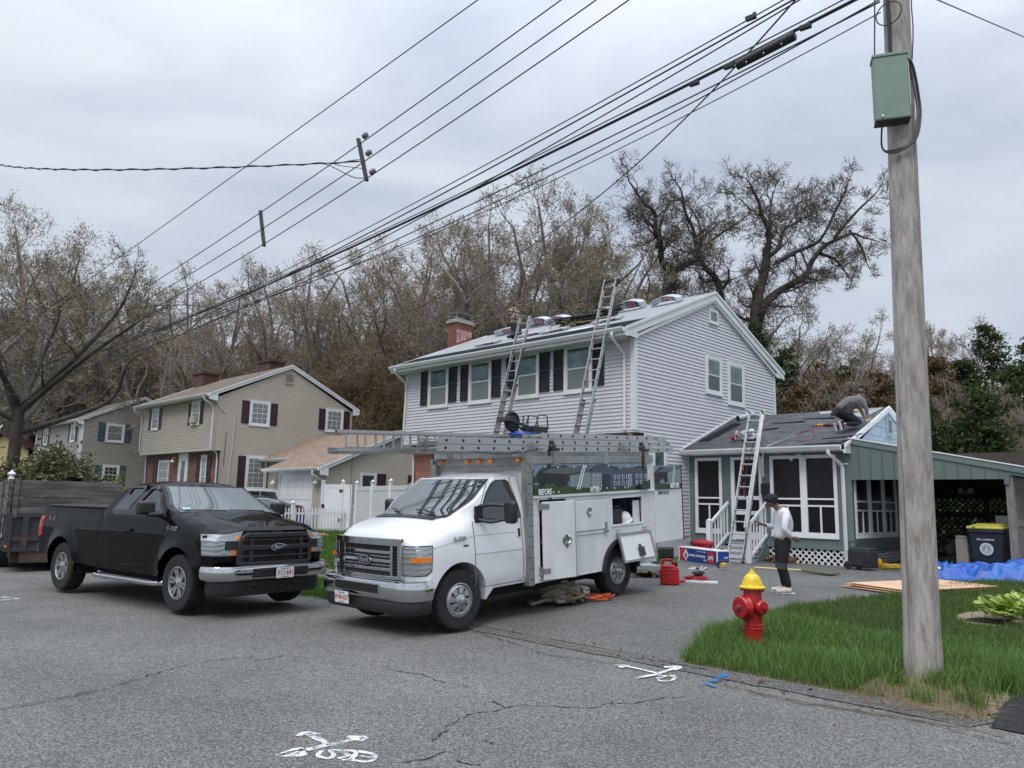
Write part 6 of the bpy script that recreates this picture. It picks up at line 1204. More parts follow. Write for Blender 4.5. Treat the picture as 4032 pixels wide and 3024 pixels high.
# ------------------------------------------------------------------ dump body trailer
def az(a):return RH*math.sin(R(a))+FH*math.cos(R(a))
c0=CAMP+RH*(-.642*16.6)+FH*16.6;c0.z=0
tx,ty=az(54),az(-36)
tr=thing('dump_trailer','rusty steel dump trailer with tall weathered wooden side boards','trailer');tr.matrix_world=Matrix(((tx.x,ty.x,0,c0.x),(tx.y,ty.y,0,c0.y),(0,0,1,0),(0,0,0,1)))
DW=mat('dark_weathered_boards',(.12,.11,.10),.85,var=.45,vscale=3,stretch=(.6,.6,5),col2=(.05,.048,.047),c2scale=1.2,bump=.6,bscale=30)
RS=mat('rusty_dark_steel',(.030,.034,.040),.6,var=.3,vscale=4,col2=(.11,.042,.022),c2scale=1.6,c2pos=(.54,.60),bump=.3,bscale=30)
for z0,z1,dx in((1.22,1.575,0),(1.59,1.95,.01)):
 m=MB();m.box(.10,2.0,-.01-dx*.3,.035,z0,z1);m.build('tail_board',DW,tr,smooth=None,bevel=.004);m=MB();m.box(-.03,.01,.12,4.6,z0,z1);m.build('side_board',DW,tr,smooth=None,bevel=.004);m=MB();m.box(2.09,2.13,.12,4.6,z0,z1);m.build('side_board',DW,tr,smooth=None)
for x,y in((.03,-.05),(2.02,-.05),(-.07,.16),(-.07,2.3)):m=MB();m.box(x,x+.09,y,y+.045 if y<0 else y+.10,1.15,1.98);m.build('stake',DW,tr,smooth=None)
m=MB();m.box(-.02,2.12,.0,4.6,.44,.50);m.box(-.02,2.12,.0,.05,.50,1.22);m.box(-.02,.03,.05,4.6,.50,1.22);m.box(2.07,2.12,.05,4.6,.50,1.22);m.build('steel_body',RS,tr,smooth=None)
m=MB()
for z in(.44,.66,1.16):m.box(-.06,2.16,-.045,0,z,z+.09)
for x in(-.06,.24,2.02):m.box(x,x+.12,-.065,-.045,.44,1.24)
for z in(.46,.68,1.16):m.box(-.07,-.02,.0,4.6,z,z+.08)
for y in(0.1,1.2,2.3,3.4):m.box(-.095,-.07,y,y+.12,.46,1.22)
m.build('steel_ribs',RS,tr,smooth=None);m=MB();m.box(.1,1.9,.2,4.5,.26,.44);m.box(.25,1.85,-.02,.12,.20,.44);m.build('frame',mat('rust_frame',(.07,.045,.03),.8,var=.4),tr,smooth=None)
m=MB();m.lathe([(.0,0),(.03,0),(.03,.02),(0,.025)],10,(-.02,-.07,.55),(0,-1,0));m.build('marker_lamp',AMBER,tr);m=MB();m.box(-.11,-.10,.02,.12,.74,.82);m.build('reflector_sticker',WHITE,tr,smooth=None);m=MB();m.box(-.11,-.10,.06,.16,1.06,1.13);m.build('reflector_sticker',mat('pale_blue_plastic',(.35,.42,.5),.4),tr,smooth=None)
for y in(1.6,2.45):
 for x in(.05,2.05):m=MB();m.tube([(x-.1,y,.36),(x+.1,y,.36)],.36,28);m.build('wheel',RUB,tr)
o=thing('roof_debris','white and dark torn roofing scraps heaped over the trailer edge','debris');o.matrix_world=tr.matrix_world.copy();rnd=random.Random(8)
for i in range(26):
 x,y=rnd.uniform(.3,1.95),rnd.uniform(.15,1.5);z=1.78+rnd.uniform(0,.22)*(1.2 if x>1.2 else.6);m=MB();a=rnd.uniform(0,3);m.obox((x,y,z),Vector((math.cos(a),math.sin(a),rnd.uniform(-.3,.3)))*rnd.uniform(.08,.3),Vector((-math.sin(a),math.cos(a),rnd.uniform(-.3,.3)))*rnd.uniform(.04,.12),(0,0,.008));m.build('scrap',(WHITE,ICEW,DW,ICEW)[i%4],o,smooth=None)
# ------------------------------------------------------------------ cars in the neighbour's drive
def car(name,label,cat,loc,rz,ol,wins,col,L0,L1,suv=False,hw=.90,belt=.92,top=1.44):
 root=thing(name,label,cat,loc,rz)
 def cw(x,z):return(hw-.04*smooth(.5,.25,z)-(.22 if not suv else.12)*smooth(belt,top,z)**1.0-.02)*(1-.10*smooth(L1-.7,L1,x)**1.5)*(1-.10*smooth(L0+.6,L0,x)**1.5)
 def fn(x,t,z):return(x-.18*t*t*smooth(L1-.6,L1,x)+.12*t*t*smooth(L0+.6,L0,x),t*cw(x,z),z-.03*t*t*smooth(belt,top,z))
 sculpt(ol,-1,1,fn,fr(L0,L1,26),fr(.2,top,12),(-.9,-.6,-.3,0,.3,.6,.9)).build('body',col,root,smooth=35)
 for s_ in(-1,1):
  xs_=[p[0] for w_ in wins for p in w_]
  for w_ in wins:
   cx_,cz_=sum(p[0] for p in w_)/len(w_),sum(p[1] for p in w_)/len(w_)
   slabxz([(cx_+(x-cx_)*1.07,cz_+(z-cz_)*1.12) for x,z in w_],s_,fn,0,.006,.1).build('window_trim',CHROME,root,smooth=30);slabxz(w_,s_,fn,0,.012,.1).build('side_window',SGL,root,smooth=30)
 return root,fn
mg=mat('dark_grey_car_paint',(.035,.037,.042),.25,.4,coat=1);
sed=[(-2.35,.35),(-1.85,.28)]+[(x,z) for x,z in reversed(arc(-1.45,.32,.36,R(0),R(180),12))]+[(-1.05,.22),(.95,.22)]+[(x,z) for x,z in reversed(arc(1.38,.32,.36,R(0),R(180),12))]+[(2.1,.25),(2.4,.40),(2.42,.62),(2.25,.76),(1.2,.96),(.95,1.0),(.35,1.33),(-.1,1.44),(-.7,1.43),(-1.2,1.30),(-1.75,1.09),(-2.3,1.04),(-2.42,.95),(-2.42,.5)]
r_,f_=car('parked_sedan','dark grey sedan parked beyond the white picket fence','car',(-19.6,-.6,.30),R(-96),sed,[[(.75,1.0),(.30,1.27),(-.02,1.345),(-.05,.98)],[(-.13,.98),(-.10,1.35),(-.65,1.34),(-1.05,1.23),(-1.38,1.05),(-1.3,1.0)]],mg,-2.42,2.42)
for s_ in(-1,1):
 slabxz([(-2.42,.82),(-2.40,.98),(-2.0,1.0),(-2.1,.88)],s_,f_,-.01,.02).build('tail_light',REDL,r_,smooth=None)
 for c in(-1.45,1.38):wheel(r_,(c,s_*.78,.32),.32,.22,s_,.20,'alloy')
 m=MB();m.obox((.62,s_*.98,1.02),(.06,0,0),(0,.1,0),(0,0,.06));m.build('mirror',mg,r_,bevel=.03)
surf(lambda t,s:Vector(f_(.93-.58*s,t,1.01+.32*s)),[x*.85 for x in T_],[0,.5,1],.008,'windscreen',WGL,r_);surf(lambda t,s:Vector(f_(-1.72+.55*s,t,1.10+.20*s)),[x*.85 for x in T_],[0,.5,1],.008,'rear_window',SGL,r_)
su=[(-2.2,.4),(-1.8,.35)]+[(x,z) for x,z in reversed(arc(-1.35,.36,.40,R(0),R(180),12))]+[(-.9,.32),(.95,.32)]+[(x,z) for x,z in reversed(arc(1.38,.36,.40,R(0),R(180),12))]+[(2.0,.4),(2.3,.5),(2.3,.9),(2.1,1.0),(1.15,1.12),(.45,1.62),(.1,1.70),(-1.7,1.70),(-2.05,1.60),(-2.25,1.1),(-2.28,.5)]
r_,f_=car('parked_suv','white sport utility vehicle behind the dark sedan','car',(-22.8,.3,.38),R(-92),su,[[(.95,1.12),(.42,1.5),(.0,1.56),(.0,1.1)],[(-.08,1.1),(-.08,1.57),(-.95,1.57),(-.95,1.1)],[(-1.03,1.1),(-1.03,1.57),(-1.75,1.55),(-1.95,1.12)]],VWHITE,-2.28,2.3,True,.95,1.05,1.7)
for s_ in(-1,1):
 for c in(-1.35,1.38):wheel(r_,(c,s_*.82,.36),.36,.22,s_,.22,'alloy')
surf(lambda t,s:Vector(f_(1.12-.62*s,t,1.14+.44*s)),[x*.85 for x in T_],[0,.5,1],.008,'windscreen',WGL,r_)
o=thing('blue_cover','small blue plastic sheet on the drive behind the sedan','sheet',(-18.9,1.55,.35));m=MB();m.ico((0,0,.62),.34,2,(1.2,.8,.55),.5,2);m.box(-.3,.3,-.2,.2,0,.5);m.build('sheet',mat('tarp_blue',(.02,.10,.42),.4,var=.3),o)
# ------------------------------------------------------------------ trees
BARK=mat('bark_grey_brown',(.17,.15,.13),.95,var=.4,vscale=3)
BARKD=mat('bark_dark',(.052,.045,.039),.95,var=.35,vscale=3)
TWIG=mat('twig_brown',(.27,.235,.20),.9)
TWIGD=mat('twig_dark',(.075,.064,.056),.9)
def tubes(segs,n):
 S=np.array(segs,float);p0,p1,r0,r1=S[:,0:3],S[:,3:6],S[:,6],S[:,7]
 d=p1-p0;L_=np.linalg.norm(d,axis=1,keepdims=True);d=d/np.maximum(L_,1e-6)
 a=np.where(np.abs(d[:,2:3])<.9,np.array([[0,0,1.]]),np.array([[1.,0,0]]));u=np.cross(a,d);u/=np.maximum(np.linalg.norm(u,axis=1,keepdims=True),1e-6);w=np.cross(d,u)
 V=[];
 for p,r in((p0,r0),(p1,r1)):
  for j in range(n):t=2*PI*j/n;V.append(p+(u*math.cos(t)+w*math.sin(t))*r[:,None])
 V=np.stack(V,1).reshape(-1,3);m=len(S);base=(np.arange(m)*2*n)[:,None]
 F=np.concatenate([base+np.array([[j,(j+1)%n,n+(j+1)%n,n+j]]) for j in range(n)],0);return V,F
def leafquads(P,size,rnd,flat=.4):
 m=len(P);P=np.asarray(P,float);a=rnd.normal(size=(m,3));a/=np.linalg.norm(a,axis=1,keepdims=True);b=rnd.normal(size=(m,3));b=np.cross(a,b);b/=np.maximum(np.linalg.norm(b,axis=1,keepdims=True),1e-6)
 s=size*rnd.uniform(.6,1.4,size=(m,1));V=np.stack([P-a*s,P+b*s*flat,P+a*s,P-b*s*flat],1).reshape(-1,3);F=(np.arange(m)*4)[:,None]+np.array([[0,1,2,3]]);return V,F
class Tree:
 def __init__(s,seed,up=.10,minr=.007,wob=.22,spread=(28,62),thin=.9):s.r=random.Random(seed);s.np=np.random.default_rng(seed);s.thick=[];s.thinl=[];s.tips=[];s.up=up;s.minr=minr;s.wob=wob;s.spread=spread
 def seg(s,a,b,r0,r1):(s.thick if r0>.035 else s.thinl).append((*a,*b,r0,r1))
 def perp(s,d,ang):
  r=s.r;a=Vector((r.gauss(0,1),r.gauss(0,1),r.gauss(0,1)));a=(a-d*a.dot(d)).normalized();return(d*math.cos(ang)+a*math.sin(ang)).normalized()
 def grow(s,p,d,L_,r,lvl,kids=(5,5,5,4,3)):
  rn=s.r;n=6 if lvl<=1 else(4 if lvl<=3 else 3);st=L_/n;pts=[p];rr=r;k=kids[min(lvl,len(kids)-1)];out=[]
  for i in range(n):
   d=(d+Vector((rn.gauss(0,s.wob),rn.gauss(0,s.wob),rn.gauss(0,s.wob)))*(.6 if lvl==0 else 1)+Vector((0,0,s.up))).normalized();q=p+d*st;r2=rr*(1-.55/n);s.seg(p,q,rr,r2);out.append((q,d.copy(),r2,(i+1)/n));p,rr=q,r2
  if lvl>=len(kids):s.tips.append(p);s.tips.append(out[-2][0]);return
  for j in range(k):
   t=.25+.75*(j+rn.random())/k;q,dd,r2,_=out[min(n-1,int(t*n))];nd=s.perp(dd,R(rn.uniform(*s.spread)));s.grow(q,nd,L_*rn.uniform(.48,.72),max(s.minr,r2*rn.uniform(.42,.62)),lvl+1,kids)
  s.grow(p,s.perp(d,R(12)),L_*.62,max(s.minr,rr*.8),lvl+1,kids)
 def limb(s,pts,r0,r1,lvl=2,L_=3.0,every=1.0,kids=(5,5,4,4,3)):
  P=catmull(pts,5);n=len(P)
  for i in range(n-1):
   a=r0+(r1-r0)*i/(n-1);b=r0+(r1-r0)*(i+1)/(n-1);s.seg(P[i],P[i+1],a,b)
   if i>n*.12 and s.r.random()<every*.42:dd=(P[i+1]-P[i]).normalized();s.grow(P[i],s.perp(dd,R(s.r.uniform(35,75))),L_*s.r.uniform(.6,1.15)*(1-.35*i/n),max(.014,a*s.r.uniform(.3,.5)),lvl,kids)
  s.grow(P[-1],(P[-1]-P[-2]).normalized(),L_*.55,r1,lvl,kids)
 def parts(s,root,bark,twig,leaf,lsize=.05,lnum=1.0,lspread=.10,names=('trunk','crown','buds')):
  V,F=tubes(s.thick,7);npobj(names[0],V,F,bark,root,True)
  V,F=tubes(s.thinl,3);npobj(names[1],V,F,twig,root)
  T=np.array([tuple(t) for t in s.tips]);k=max(1,int(round(lnum)))
  if lnum<1:T=T[s.np.random(len(T))<lnum]
  P=np.repeat(T,k,0)+s.np.normal(size=(len(T)*k,3))*lspread;V,F=leafquads(P,lsize,s.np);npobj(names[2],V,F,leaf,root)
OLIVE=leafmat('olive_bud',[(.19,.16,.07),(.30,.25,.12),(.16,.14,.08),(.36,.29,.17)])
RUSS=leafmat('russet_bud',[(.25,.14,.11),(.18,.12,.085),(.32,.21,.15),(.16,.11,.075)])
GOLD=leafmat('golden_catkin',[(.27,.19,.07),(.20,.14,.055),(.33,.24,.10),(.15,.11,.045)])
PALEB=leafmat('pale_bud',[(.30,.23,.16),(.20,.15,.10),(.36,.29,.20),(.14,.11,.07)])
PROTO={}
def proto(kind):
 if kind in PROTO:return PROTO[kind]
 seed={'a':1,'b':2,'c':3,'d':4,'e':5,'f':6,'g':12,'w':7,'n':15}[kind]
 root=bpy.data.objects.new('bare_tree',None);COL.objects.link(root)
 if kind in 'abcgn':
  t=Tree(seed,up=.05,wob=.20,minr=.009,spread=(28,62));rn=t.r;fork=5.6 if kind=='n' else rn.uniform(2.6,3.6);t.seg(Vector((0,0,-.2)),Vector((.1,.05,fork)),.26,.22);nl=9 if kind=='n' else 12;rx={'a':5.2,'b':4.6,'c':4.4,'g':4.8,'n':6.0}[kind]
  for k in range(nl):
   a=k*2.399+rn.uniform(-.2,.2);e=1-(k+.5)/nl*.95;rr=math.sqrt(max(0,1-e*e))*rx;tip=Vector((math.cos(a)*rr,math.sin(a)*rr,7.2+e*4.6+rn.uniform(-.5,.5)));st=Vector((.1,.05,fork*rn.uniform(.75,1.0)))
   mid=st.lerp(tip,.45)+Vector((math.cos(a)*rx*.12,math.sin(a)*rx*.12,rn.uniform(-.3,.4)))+Vector((rn.gauss(0,.35),rn.gauss(0,.35),0));q3=st.lerp(tip,.75)+Vector((rn.gauss(0,.4),rn.gauss(0,.4),.2))
   t.limb([st,mid,q3,tip],.13,.035,2,1.5,1.0,(5,5,4,4,3))
  lf={'a':RUSS,'b':OLIVE,'c':PALEB,'g':RUSS,'n':OLIVE}[kind];t.parts(root,*((BARKD,TWIGD) if kind=='n' else(BARK,TWIG)),lf,.05,.7,.10)
 elif kind in 'def':
  t=Tree(seed,up=.14,wob=.12,minr=.011,spread=(18,42));rn=t.r;t.seg(Vector((0,0,-.2)),Vector((0,0,4.0)),.17,.14)
  for k in range(6):
   a=k*2.399;rr=rn.uniform(.3,2.0);tip=Vector((math.cos(a)*rr,math.sin(a)*rr,rn.uniform(11.0,13.5)));t.limb([Vector((0,0,3.8)),Vector((math.cos(a)*rr*.5,math.sin(a)*rr*.5,7)),Vector((math.cos(a)*rr*.8+rn.gauss(0,.2),math.sin(a)*rr*.8,10)),tip],.10,.03,2,1.25,1.1,(5,4,4,4,3))
  t.parts(root,BARK,TWIG,{'d':OLIVE,'e':RUSS,'f':GOLD}[kind],.05,1,.12)
 else:
  t=Tree(seed,up=.05,wob=.2,minr=.008,spread=(25,60));t.grow(Vector((0,0,0)),Vector((0,0,1)),5.5,.15,0,(9,6,5,4));t.parts(root,BARK,TWIG,GOLD,.06,4,.22)
 ht=max(float(np.percentile([v.co.z for v in o.data.vertices],99.85)) for o in root.children);PROTO[kind]=[root,ht,False];return PROTO[kind]
TN=[0]
def tree_at(px,topy,D,kind,label,group='bare trees in the woods behind the houses',name=None,wide=1.0):
 pr=proto(kind);b=CAMP+RH*((px-2016)/FPX*D)+FH*D;top=at_depth(px,topy,D);z=zg(b.x,b.y);sc=(top.z-z)/pr[1]
 o=pr[0] if not pr[2] else copy_tree(pr[0]);pr[2]=True;TN[0]+=1
 o.location=(b.x,b.y,z-.1);o.rotation_euler=(0,0,TN[0]*2.39);o.scale=(sc*wide,sc*wide,sc);tag(o,label,'tree',group)
 if name:o.name=name
 return o
D_1=1.8228
def dp(x):return x*D_1
LT=[(38,500,27,'n','big spreading bare tree in front of the grey house, its trunk by the yellow house'),(-70,480,38,'b','bare tree at the very left edge behind the big spreading one'),(60,475,66,'b','tall bare tree far behind the big spreading one'),(165,520,68,'g','bare tree behind the left end of the grey house roof'),(245,600,72,'c','pale bare tree above the middle of the grey house roof'),(350,585,70,'a','bare tree above the right end of the grey house roof'),(440,575,60,'g','russet round-topped bare tree behind the brick chimney of the tan house'),(530,625,70,'c','bare tree just right of the russet round-topped one'),(615,600,62,'b','bare tree behind the peak of the tan house'),(690,535,56,'c','pale budded bare tree left of the lavender house chimney'),(790,560,60,'a','bare tree between the tan and lavender houses'),(870,525,56,'b','bare tree left above the lavender house chimney'),(950,490,52,'g','bare tree just left of the chimney'),(1035,465,50,'c','pale bare tree above the chimney'),(1110,430,48,'a','bare tree behind the worker in plaid'),(1190,425,47,'b','bare tree above the left ladder'),(1255,430,46,'d','tall slender bare tree between the two ladders'),(1310,470,47,'c','bare tree just left of the right ladder'),(1365,530,43,'b','bare tree right of the right ladder'),(1590,590,45,'c','small bare tree above the right slope of the roof'),(1690,650,47,'b','low bare tree right of the lavender gable'),(1780,740,44,'a','low bare tree over the porch roof'),(1930,680,46,'g','russet budded tree left of the utility pole'),(2010,700,52,'e','slender russet tree behind the utility pole'),(2080,690,48,'g','red budded tree right of the utility pole'),(1850,720,31,'g','russet twiggy tree left of the pole above the roofer'),(2055,800,29,'a','thin leaning bare tree just right of the pole above the carport'),(2190,830,28,'b','thin bare tree above the carport at the right edge')]
for x,y,D,k,l in LT:tree_at(dp(x),dp(y),D,k,l)
rnd=random.Random(21)
fill=[(x,rnd.uniform(-22,26)) for x in range(-40,1460,48)]
gl='one of the dense slender woodland trees filling the gaps behind the houses'
for i,(x,j) in enumerate(fill):
 base=715 if x<800 else(675-(x-800)*.12)
 tree_at(dp(x+j),dp(base+rnd.uniform(-20,50)),rnd.uniform(70,82),'def'[i%3] if i%5 else 'g',gl,'slender woodland trees')
for i,x in enumerate((790,810,840,865,765)):tree_at(dp(x),dp(705+12*(i%3)),52+i*1.2,'w','golden bushy tree between the tan and lavender houses, '+('tallest','second from the right','nearest the lavender house corner','behind the others','nearest the tan house')[i],'golden bushy trees between two houses')
for i,(x,y) in enumerate(((330,700),(250,720),(560,760),(1000,640),(1700,760))):tree_at(dp(x),dp(y),(72 if x<700 else 50)+i,'w','golden brown bushy tree low behind '+('the grey house roof','the left of the grey house roof','the tan house roof','the lavender house chimney','the lavender gable')[i],'low golden bushes behind roofs')
def oak(name,label,limbs,D,seed):
 t=Tree(seed,up=.06,wob=.24,minr=.011,spread=(30,70));base=at_depth(*limbs[0][0][0],D);root=thing(name,label,'tree',(base.x,base.y,zg(base.x,base.y)),group=None)
 for pts,r0,r1,dz,L_ in limbs:
  P=[at_depth(x,y,D)+FH*(dz*i/len(pts))-Vector(root.location) for i,(x,y) in enumerate(pts)];t.limb(P,r0,r1,2,L_,1.25,(5,5,4,4,3))
 t.parts(root,BARKD,TWIGD,PALEB,.045,.6,.08);return root
Q=lambda L_:[(2400+x*.9449,650+y*.9449) for x,y in L_]
oak('oak_tree','wide dark oak with forked limbs above the right slope of the lavender roof',[(Q([(238,900),(240,700),(240,560),(246,455)]),.34,.26,0,1.00),(Q([(246,455),(210,405),(200,340),(172,320),(165,250),(110,215),(60,160)]),.19,.045,-3,1.60),(Q([(200,345),(215,260),(240,180),(270,115)]),.10,.04,2,1.40),(Q([(252,470),(300,420),(350,385),(400,330),(430,250),(500,180)]),.19,.05,3,1.60),(Q([(470,640),(455,530),(430,480),(380,440),(345,370),(325,300),(290,240),(270,160)]),.22,.05,-2,1.60),(Q([(345,370),(390,290),(400,200),(380,120)]),.11,.04,3,1.40),(Q([(430,480),(500,470),(560,440)]),.08,.03,2,1.10),(Q([(165,250),(130,150),(140,110)]),.06,.03,2,1.00),(Q([(400,330),(470,290),(540,250)]),.07,.03,-2,1.10)],40,31)
oak('oak_tree','leaning oak reaching right towards the utility pole over the porch',[(Q([(600,900),(605,700),(612,580),(640,470),(655,385)]),.30,.22,0,1.00),(Q([(655,385),(655,290),(620,245),(590,190),(555,150)]),.17,.045,-2,1.50),(Q([(655,290),(680,220),(700,130),(720,80)]),.11,.04,2,1.40),(Q([(655,385),(720,330),(760,240),(830,190),(880,150)]),.14,.04,3,1.50),(Q([(690,410),(770,370),(850,335),(900,230),(930,150)]),.12,.04,-2,1.40),(Q([(600,900),(620,640),(650,580),(705,525),(800,468),(850,430),(880,370),(935,305),(1000,270),(1070,240),(1130,255)]),.26,.05,2,1.40),(Q([(880,370),(960,370),(1020,390),(1080,420)]),.09,.03,3,0.95),(Q([(935,305),(1000,220),(1060,160)]),.09,.035,-2,1.20),(Q([(780,240),(800,150),(850,100)]),.07,.03,2,1.10),(Q([(590,190),(550,120)]),.05,.03,1,1.00),(Q([(1000,270),(1060,330),(1100,400)]),.06,.03,1,0.80)],38,33)
EVG=leafmat('evergreen_spray',[(.030,.055,.018),(.055,.085,.022),(.020,.038,.016),(.085,.11,.030)],.8)
EVB=leafmat('bronze_spray',[(.05,.055,.022),(.075,.08,.028),(.20,.085,.035),(.06,.065,.022)],.8)
def evergreen(px,topy,D,wid,label,leaf=EVG,n=9000,seed=0,name='evergreen_tree'):
 rg=np.random.default_rng(seed);b=CAMP+RH*((px-2016)/FPX*D)+FH*D;top=at_depth(px,topy,D);z=zg(b.x,b.y);Ht=top.z-z;root=thing(name,label,'tree',(b.x,b.y,z),group='evergreens behind the carport')
 m=MB();m.tube([(0,0,0),(0,0,Ht*.95)],[.18,.02],7);m.build('trunk',BARKD,root)
 nb=150;P=[];segs=[]
 for i in range(nb):
  h=rg.uniform(.02,.97)**1.0;a=rg.uniform(0,2*PI);rad=wid*(1-h)**.75*rg.uniform(.55,1.1)+.15;dz=-rad*rg.uniform(.0,.35);p0=np.array([0,0,h*Ht]);p1=p0+np.array([math.cos(a)*rad,math.sin(a)*rad,dz+rad*.15]);segs.append((*p0,*p1,.03,.008));k=int(n/nb)
  t=rg.uniform(.3,1.05,size=(k,1))**.7;w_=.10+.22*rad*(1-t*.4);P.append(p0+(p1-p0)*t+rg.normal(size=(k,3))*w_*np.array([1,1,.45]))
 V,F=tubes(segs,3);npobj('branches',V,F,BARKD,root);V,F=leafquads(np.concatenate(P),.085,rg,.45);npobj('crown',V,F,leaf,root);return root
ev=[(1700,745,36,2.6,EVG,'dark pine just right of the lavender gable'),(1640,690,37,2.3,EVG,'pine crown rising behind the right slope of the gable'),(1785,775,33,2.5,EVB,'bronze evergreen behind the porch ridge'),(1850,770,35,2.6,EVG,'dark evergreen left of the utility pole'),(1905,800,30,2.4,EVB,'russet evergreen just left of the pole'),(1960,790,34,2.6,EVG,'evergreen hidden partly by the utility pole'),(2030,760,31,2.6,EVB,'bronze cedar just right of the pole'),(2090,770,34,2.6,EVG,'tall dark cedar over the carport roof'),(2158,690,36,2.1,EVG,'tallest dark evergreen near the right edge'),(2212,780,30,2.4,EVG,'dark evergreen at the right edge'),(2260,720,34,2.8,EVG,'dark evergreen just outside the right edge'),(1740,830,30,2.0,EVB,'low bronze evergreen at the corner of the lavender house'),(2120,830,27,2.1,EVG,'low evergreen above the carport fascia'),(1990,850,28,2.2,EVG,'low evergreen right behind the pole')]
for i,(x,y,D,w_,lf,l) in enumerate(ev):evergreen(dp(x),dp(y),D,w_,l,lf,seed=i+40)
def shrub(name,label,c,r,leaf,n,size,seed,flat=.5,group=None,sticks=True):
 rg=np.random.default_rng(seed);root=thing(name,label,'shrub',c,group=group);nc=26;C_=rg.normal(size=(nc,3));C_/=np.linalg.norm(C_,axis=1,keepdims=True);C_[:,2]=np.abs(C_[:,2]);C_=C_*rg.uniform(.35,.95,size=(nc,1))*np.array(r)+np.array([0,0,r[2]*.12])
 P=np.concatenate([c_+rg.normal(size=(n//nc,3))*np.array(r)*.16 for c_ in C_]);P[:,2]=np.abs(P[:,2]);V,F=leafquads(P,size,rg,flat);npobj('foliage',V,F,leaf,root)
 segs=[]
 for c_ in C_:segs.append((0,0,0,*(c_*.55),.02,.012));segs.append((*(c_*.55),*c_,.012,.005))
 V,F=tubes(segs,3);npobj('stems',V,F,BARKD,root);return root
RHO=leafmat('rhododendron_leaf',[(.06,.085,.03),(.09,.11,.045),(.22,.20,.11),(.07,.09,.03),(.36,.31,.20)])
FOR=leafmat('forsythia_flower',[(.36,.24,.015),(.26,.19,.02),(.10,.12,.02)]);YG=leafmat('yellow_green_leaf',[(.20,.22,.02),(.12,.16,.018),(.30,.28,.03)])
def on_g(px,py,D):b=at_depth(px,py,D);return(b.x,b.y,zg(b.x,b.y))
def shr(px,topy,D,rx,**k):b=CAMP+RH*((px-2016)/FPX*D)+FH*D;z=zg(b.x,b.y);h=at_depth(px,topy,D).z-z;return(b.x,b.y,z),(rx,rx,h/1.15)
c_,r_=shr(dp(110),dp(975),28,1.7);shrub('shrub','large flowering evergreen shrub behind the trailer, left of the grey house corner',c_,r_,RHO,26000,.085,1)
c_,r_=shr(dp(165),dp(985),29,1.4);shrub('shrub','right hand mound of the flowering evergreen shrub behind the trailer',c_,r_,RHO,22000,.085,2)
c_,r_=shr(dp(70),dp(995),27,1.3);shrub('shrub','left hand mound of the flowering evergreen shrub beside the big trunk',c_,r_,RHO,18000,.085,3)
c_,r_=shr(dp(15),dp(990),33,1.6);shrub('shrub','yellow flowering shrub at the left edge in front of the yellow house',c_,r_,FOR,6000,.05,4)
c_,r_=shr(dp(90),dp(1005),34,1.3);shrub('shrub','yellow flowering shrub between the big trunk and the evergreen shrub',c_,r_,FOR,4000,.05,5)
c_,r_=shr(dp(243),dp(1012),33,.8);shrub('shrub','small yellow-green shrub under the slate blue shuttered window',c_,r_,YG,4500,.045,6)
# ------------------------------------------------------------------ utility pole
POLEM=bpy.data.materials.new('weathered_pole_wood');POLEM.use_nodes=True;t_=POLEM.node_tree;b_=t_.nodes['Principled BSDF'];b_.inputs['Roughness'].default_value=.9;L3=t_.links.new
tcn_=N_(t_,'ShaderNodeTexCoord');mp_=N_(t_,'ShaderNodeMapping',i={'Scale':(9,9,1.6)});L3(tcn_.outputs['Object'],mp_.inputs[0]);n_=N_(t_,'ShaderNodeTexNoise',i={'Scale':1.6,'Detail':9.0,'Roughness':.72});L3(mp_.outputs[0],n_.inputs['Vector'])
r_=N_(t_,'ShaderNodeValToRGB');cr_=r_.color_ramp;cr_.elements[0].position=.36;cr_.elements[0].color=(.20,.18,.16,1);cr_.elements[1].position=.66;cr_.elements[1].color=(.44,.425,.405,1);e_=cr_.elements.new(.5);e_.color=(.33,.305,.28,1);L3(n_.outputs['Fac'],r_.inputs[0])
mp2=N_(t_,'ShaderNodeMapping',i={'Scale':(16,16,.22)});L3(tcn_.outputs['Object'],mp2.inputs[0]);n2_=N_(t_,'ShaderNodeTexNoise',i={'Scale':1.0,'Detail':5.0,'Roughness':.5});L3(mp2.outputs[0],n2_.inputs['Vector'])
r2_=N_(t_,'ShaderNodeValToRGB');r2_.color_ramp.elements[0].position=.33;r2_.color_ramp.elements[0].color=(.52,.49,.46,1);r2_.color_ramp.elements[1].position=.39;r2_.color_ramp.elements[1].color=(1,1,1,1);L3(n2_.outputs['Fac'],r2_.inputs[0])
mu_=N_(t_,'ShaderNodeMixRGB',blend_type='MULTIPLY',i={'Fac':1.0});L3(r_.outputs[0],mu_.inputs[1]);L3(r2_.outputs[0],mu_.inputs[2]);L3(mu_.outputs[0],b_.inputs['Base Color'])
bn_=N_(t_,'ShaderNodeBump',i={'Strength':.7,'Distance':.02});L3(n_.outputs['Fac'],bn_.inputs['Height']);L3(bn_.outputs[0],b_.inputs['Normal'])
PB_,PT_=Vector((9.02,-8.05,0)),Vector((9.02+.13/7.25*11.5,-8.05,11.5))
up_=thing('utility_pole','weathered grey wooden utility pole with a green cabinet in the right foreground','utility pole',PB_)
m=MB();N=40;V=[];n=40
for i in range(N+1):
 t=i/N;c=(PT_-PB_)*t+Vector((0,0,-.1 if i==0 else 0));r=.168-(.168-.108)*t+(.012*max(0,1-t*22))
 for j in range(n):a=2*PI*j/n;k=1+.018*noise.noise(Vector((math.cos(a)*2.2,math.sin(a)*2.2,t*5)))+.010*noise.noise(Vector((math.cos(a)*7,math.sin(a)*7,t*3)));V.append((c.x+r*k*math.cos(a),c.y+r*k*math.sin(a),c.z))
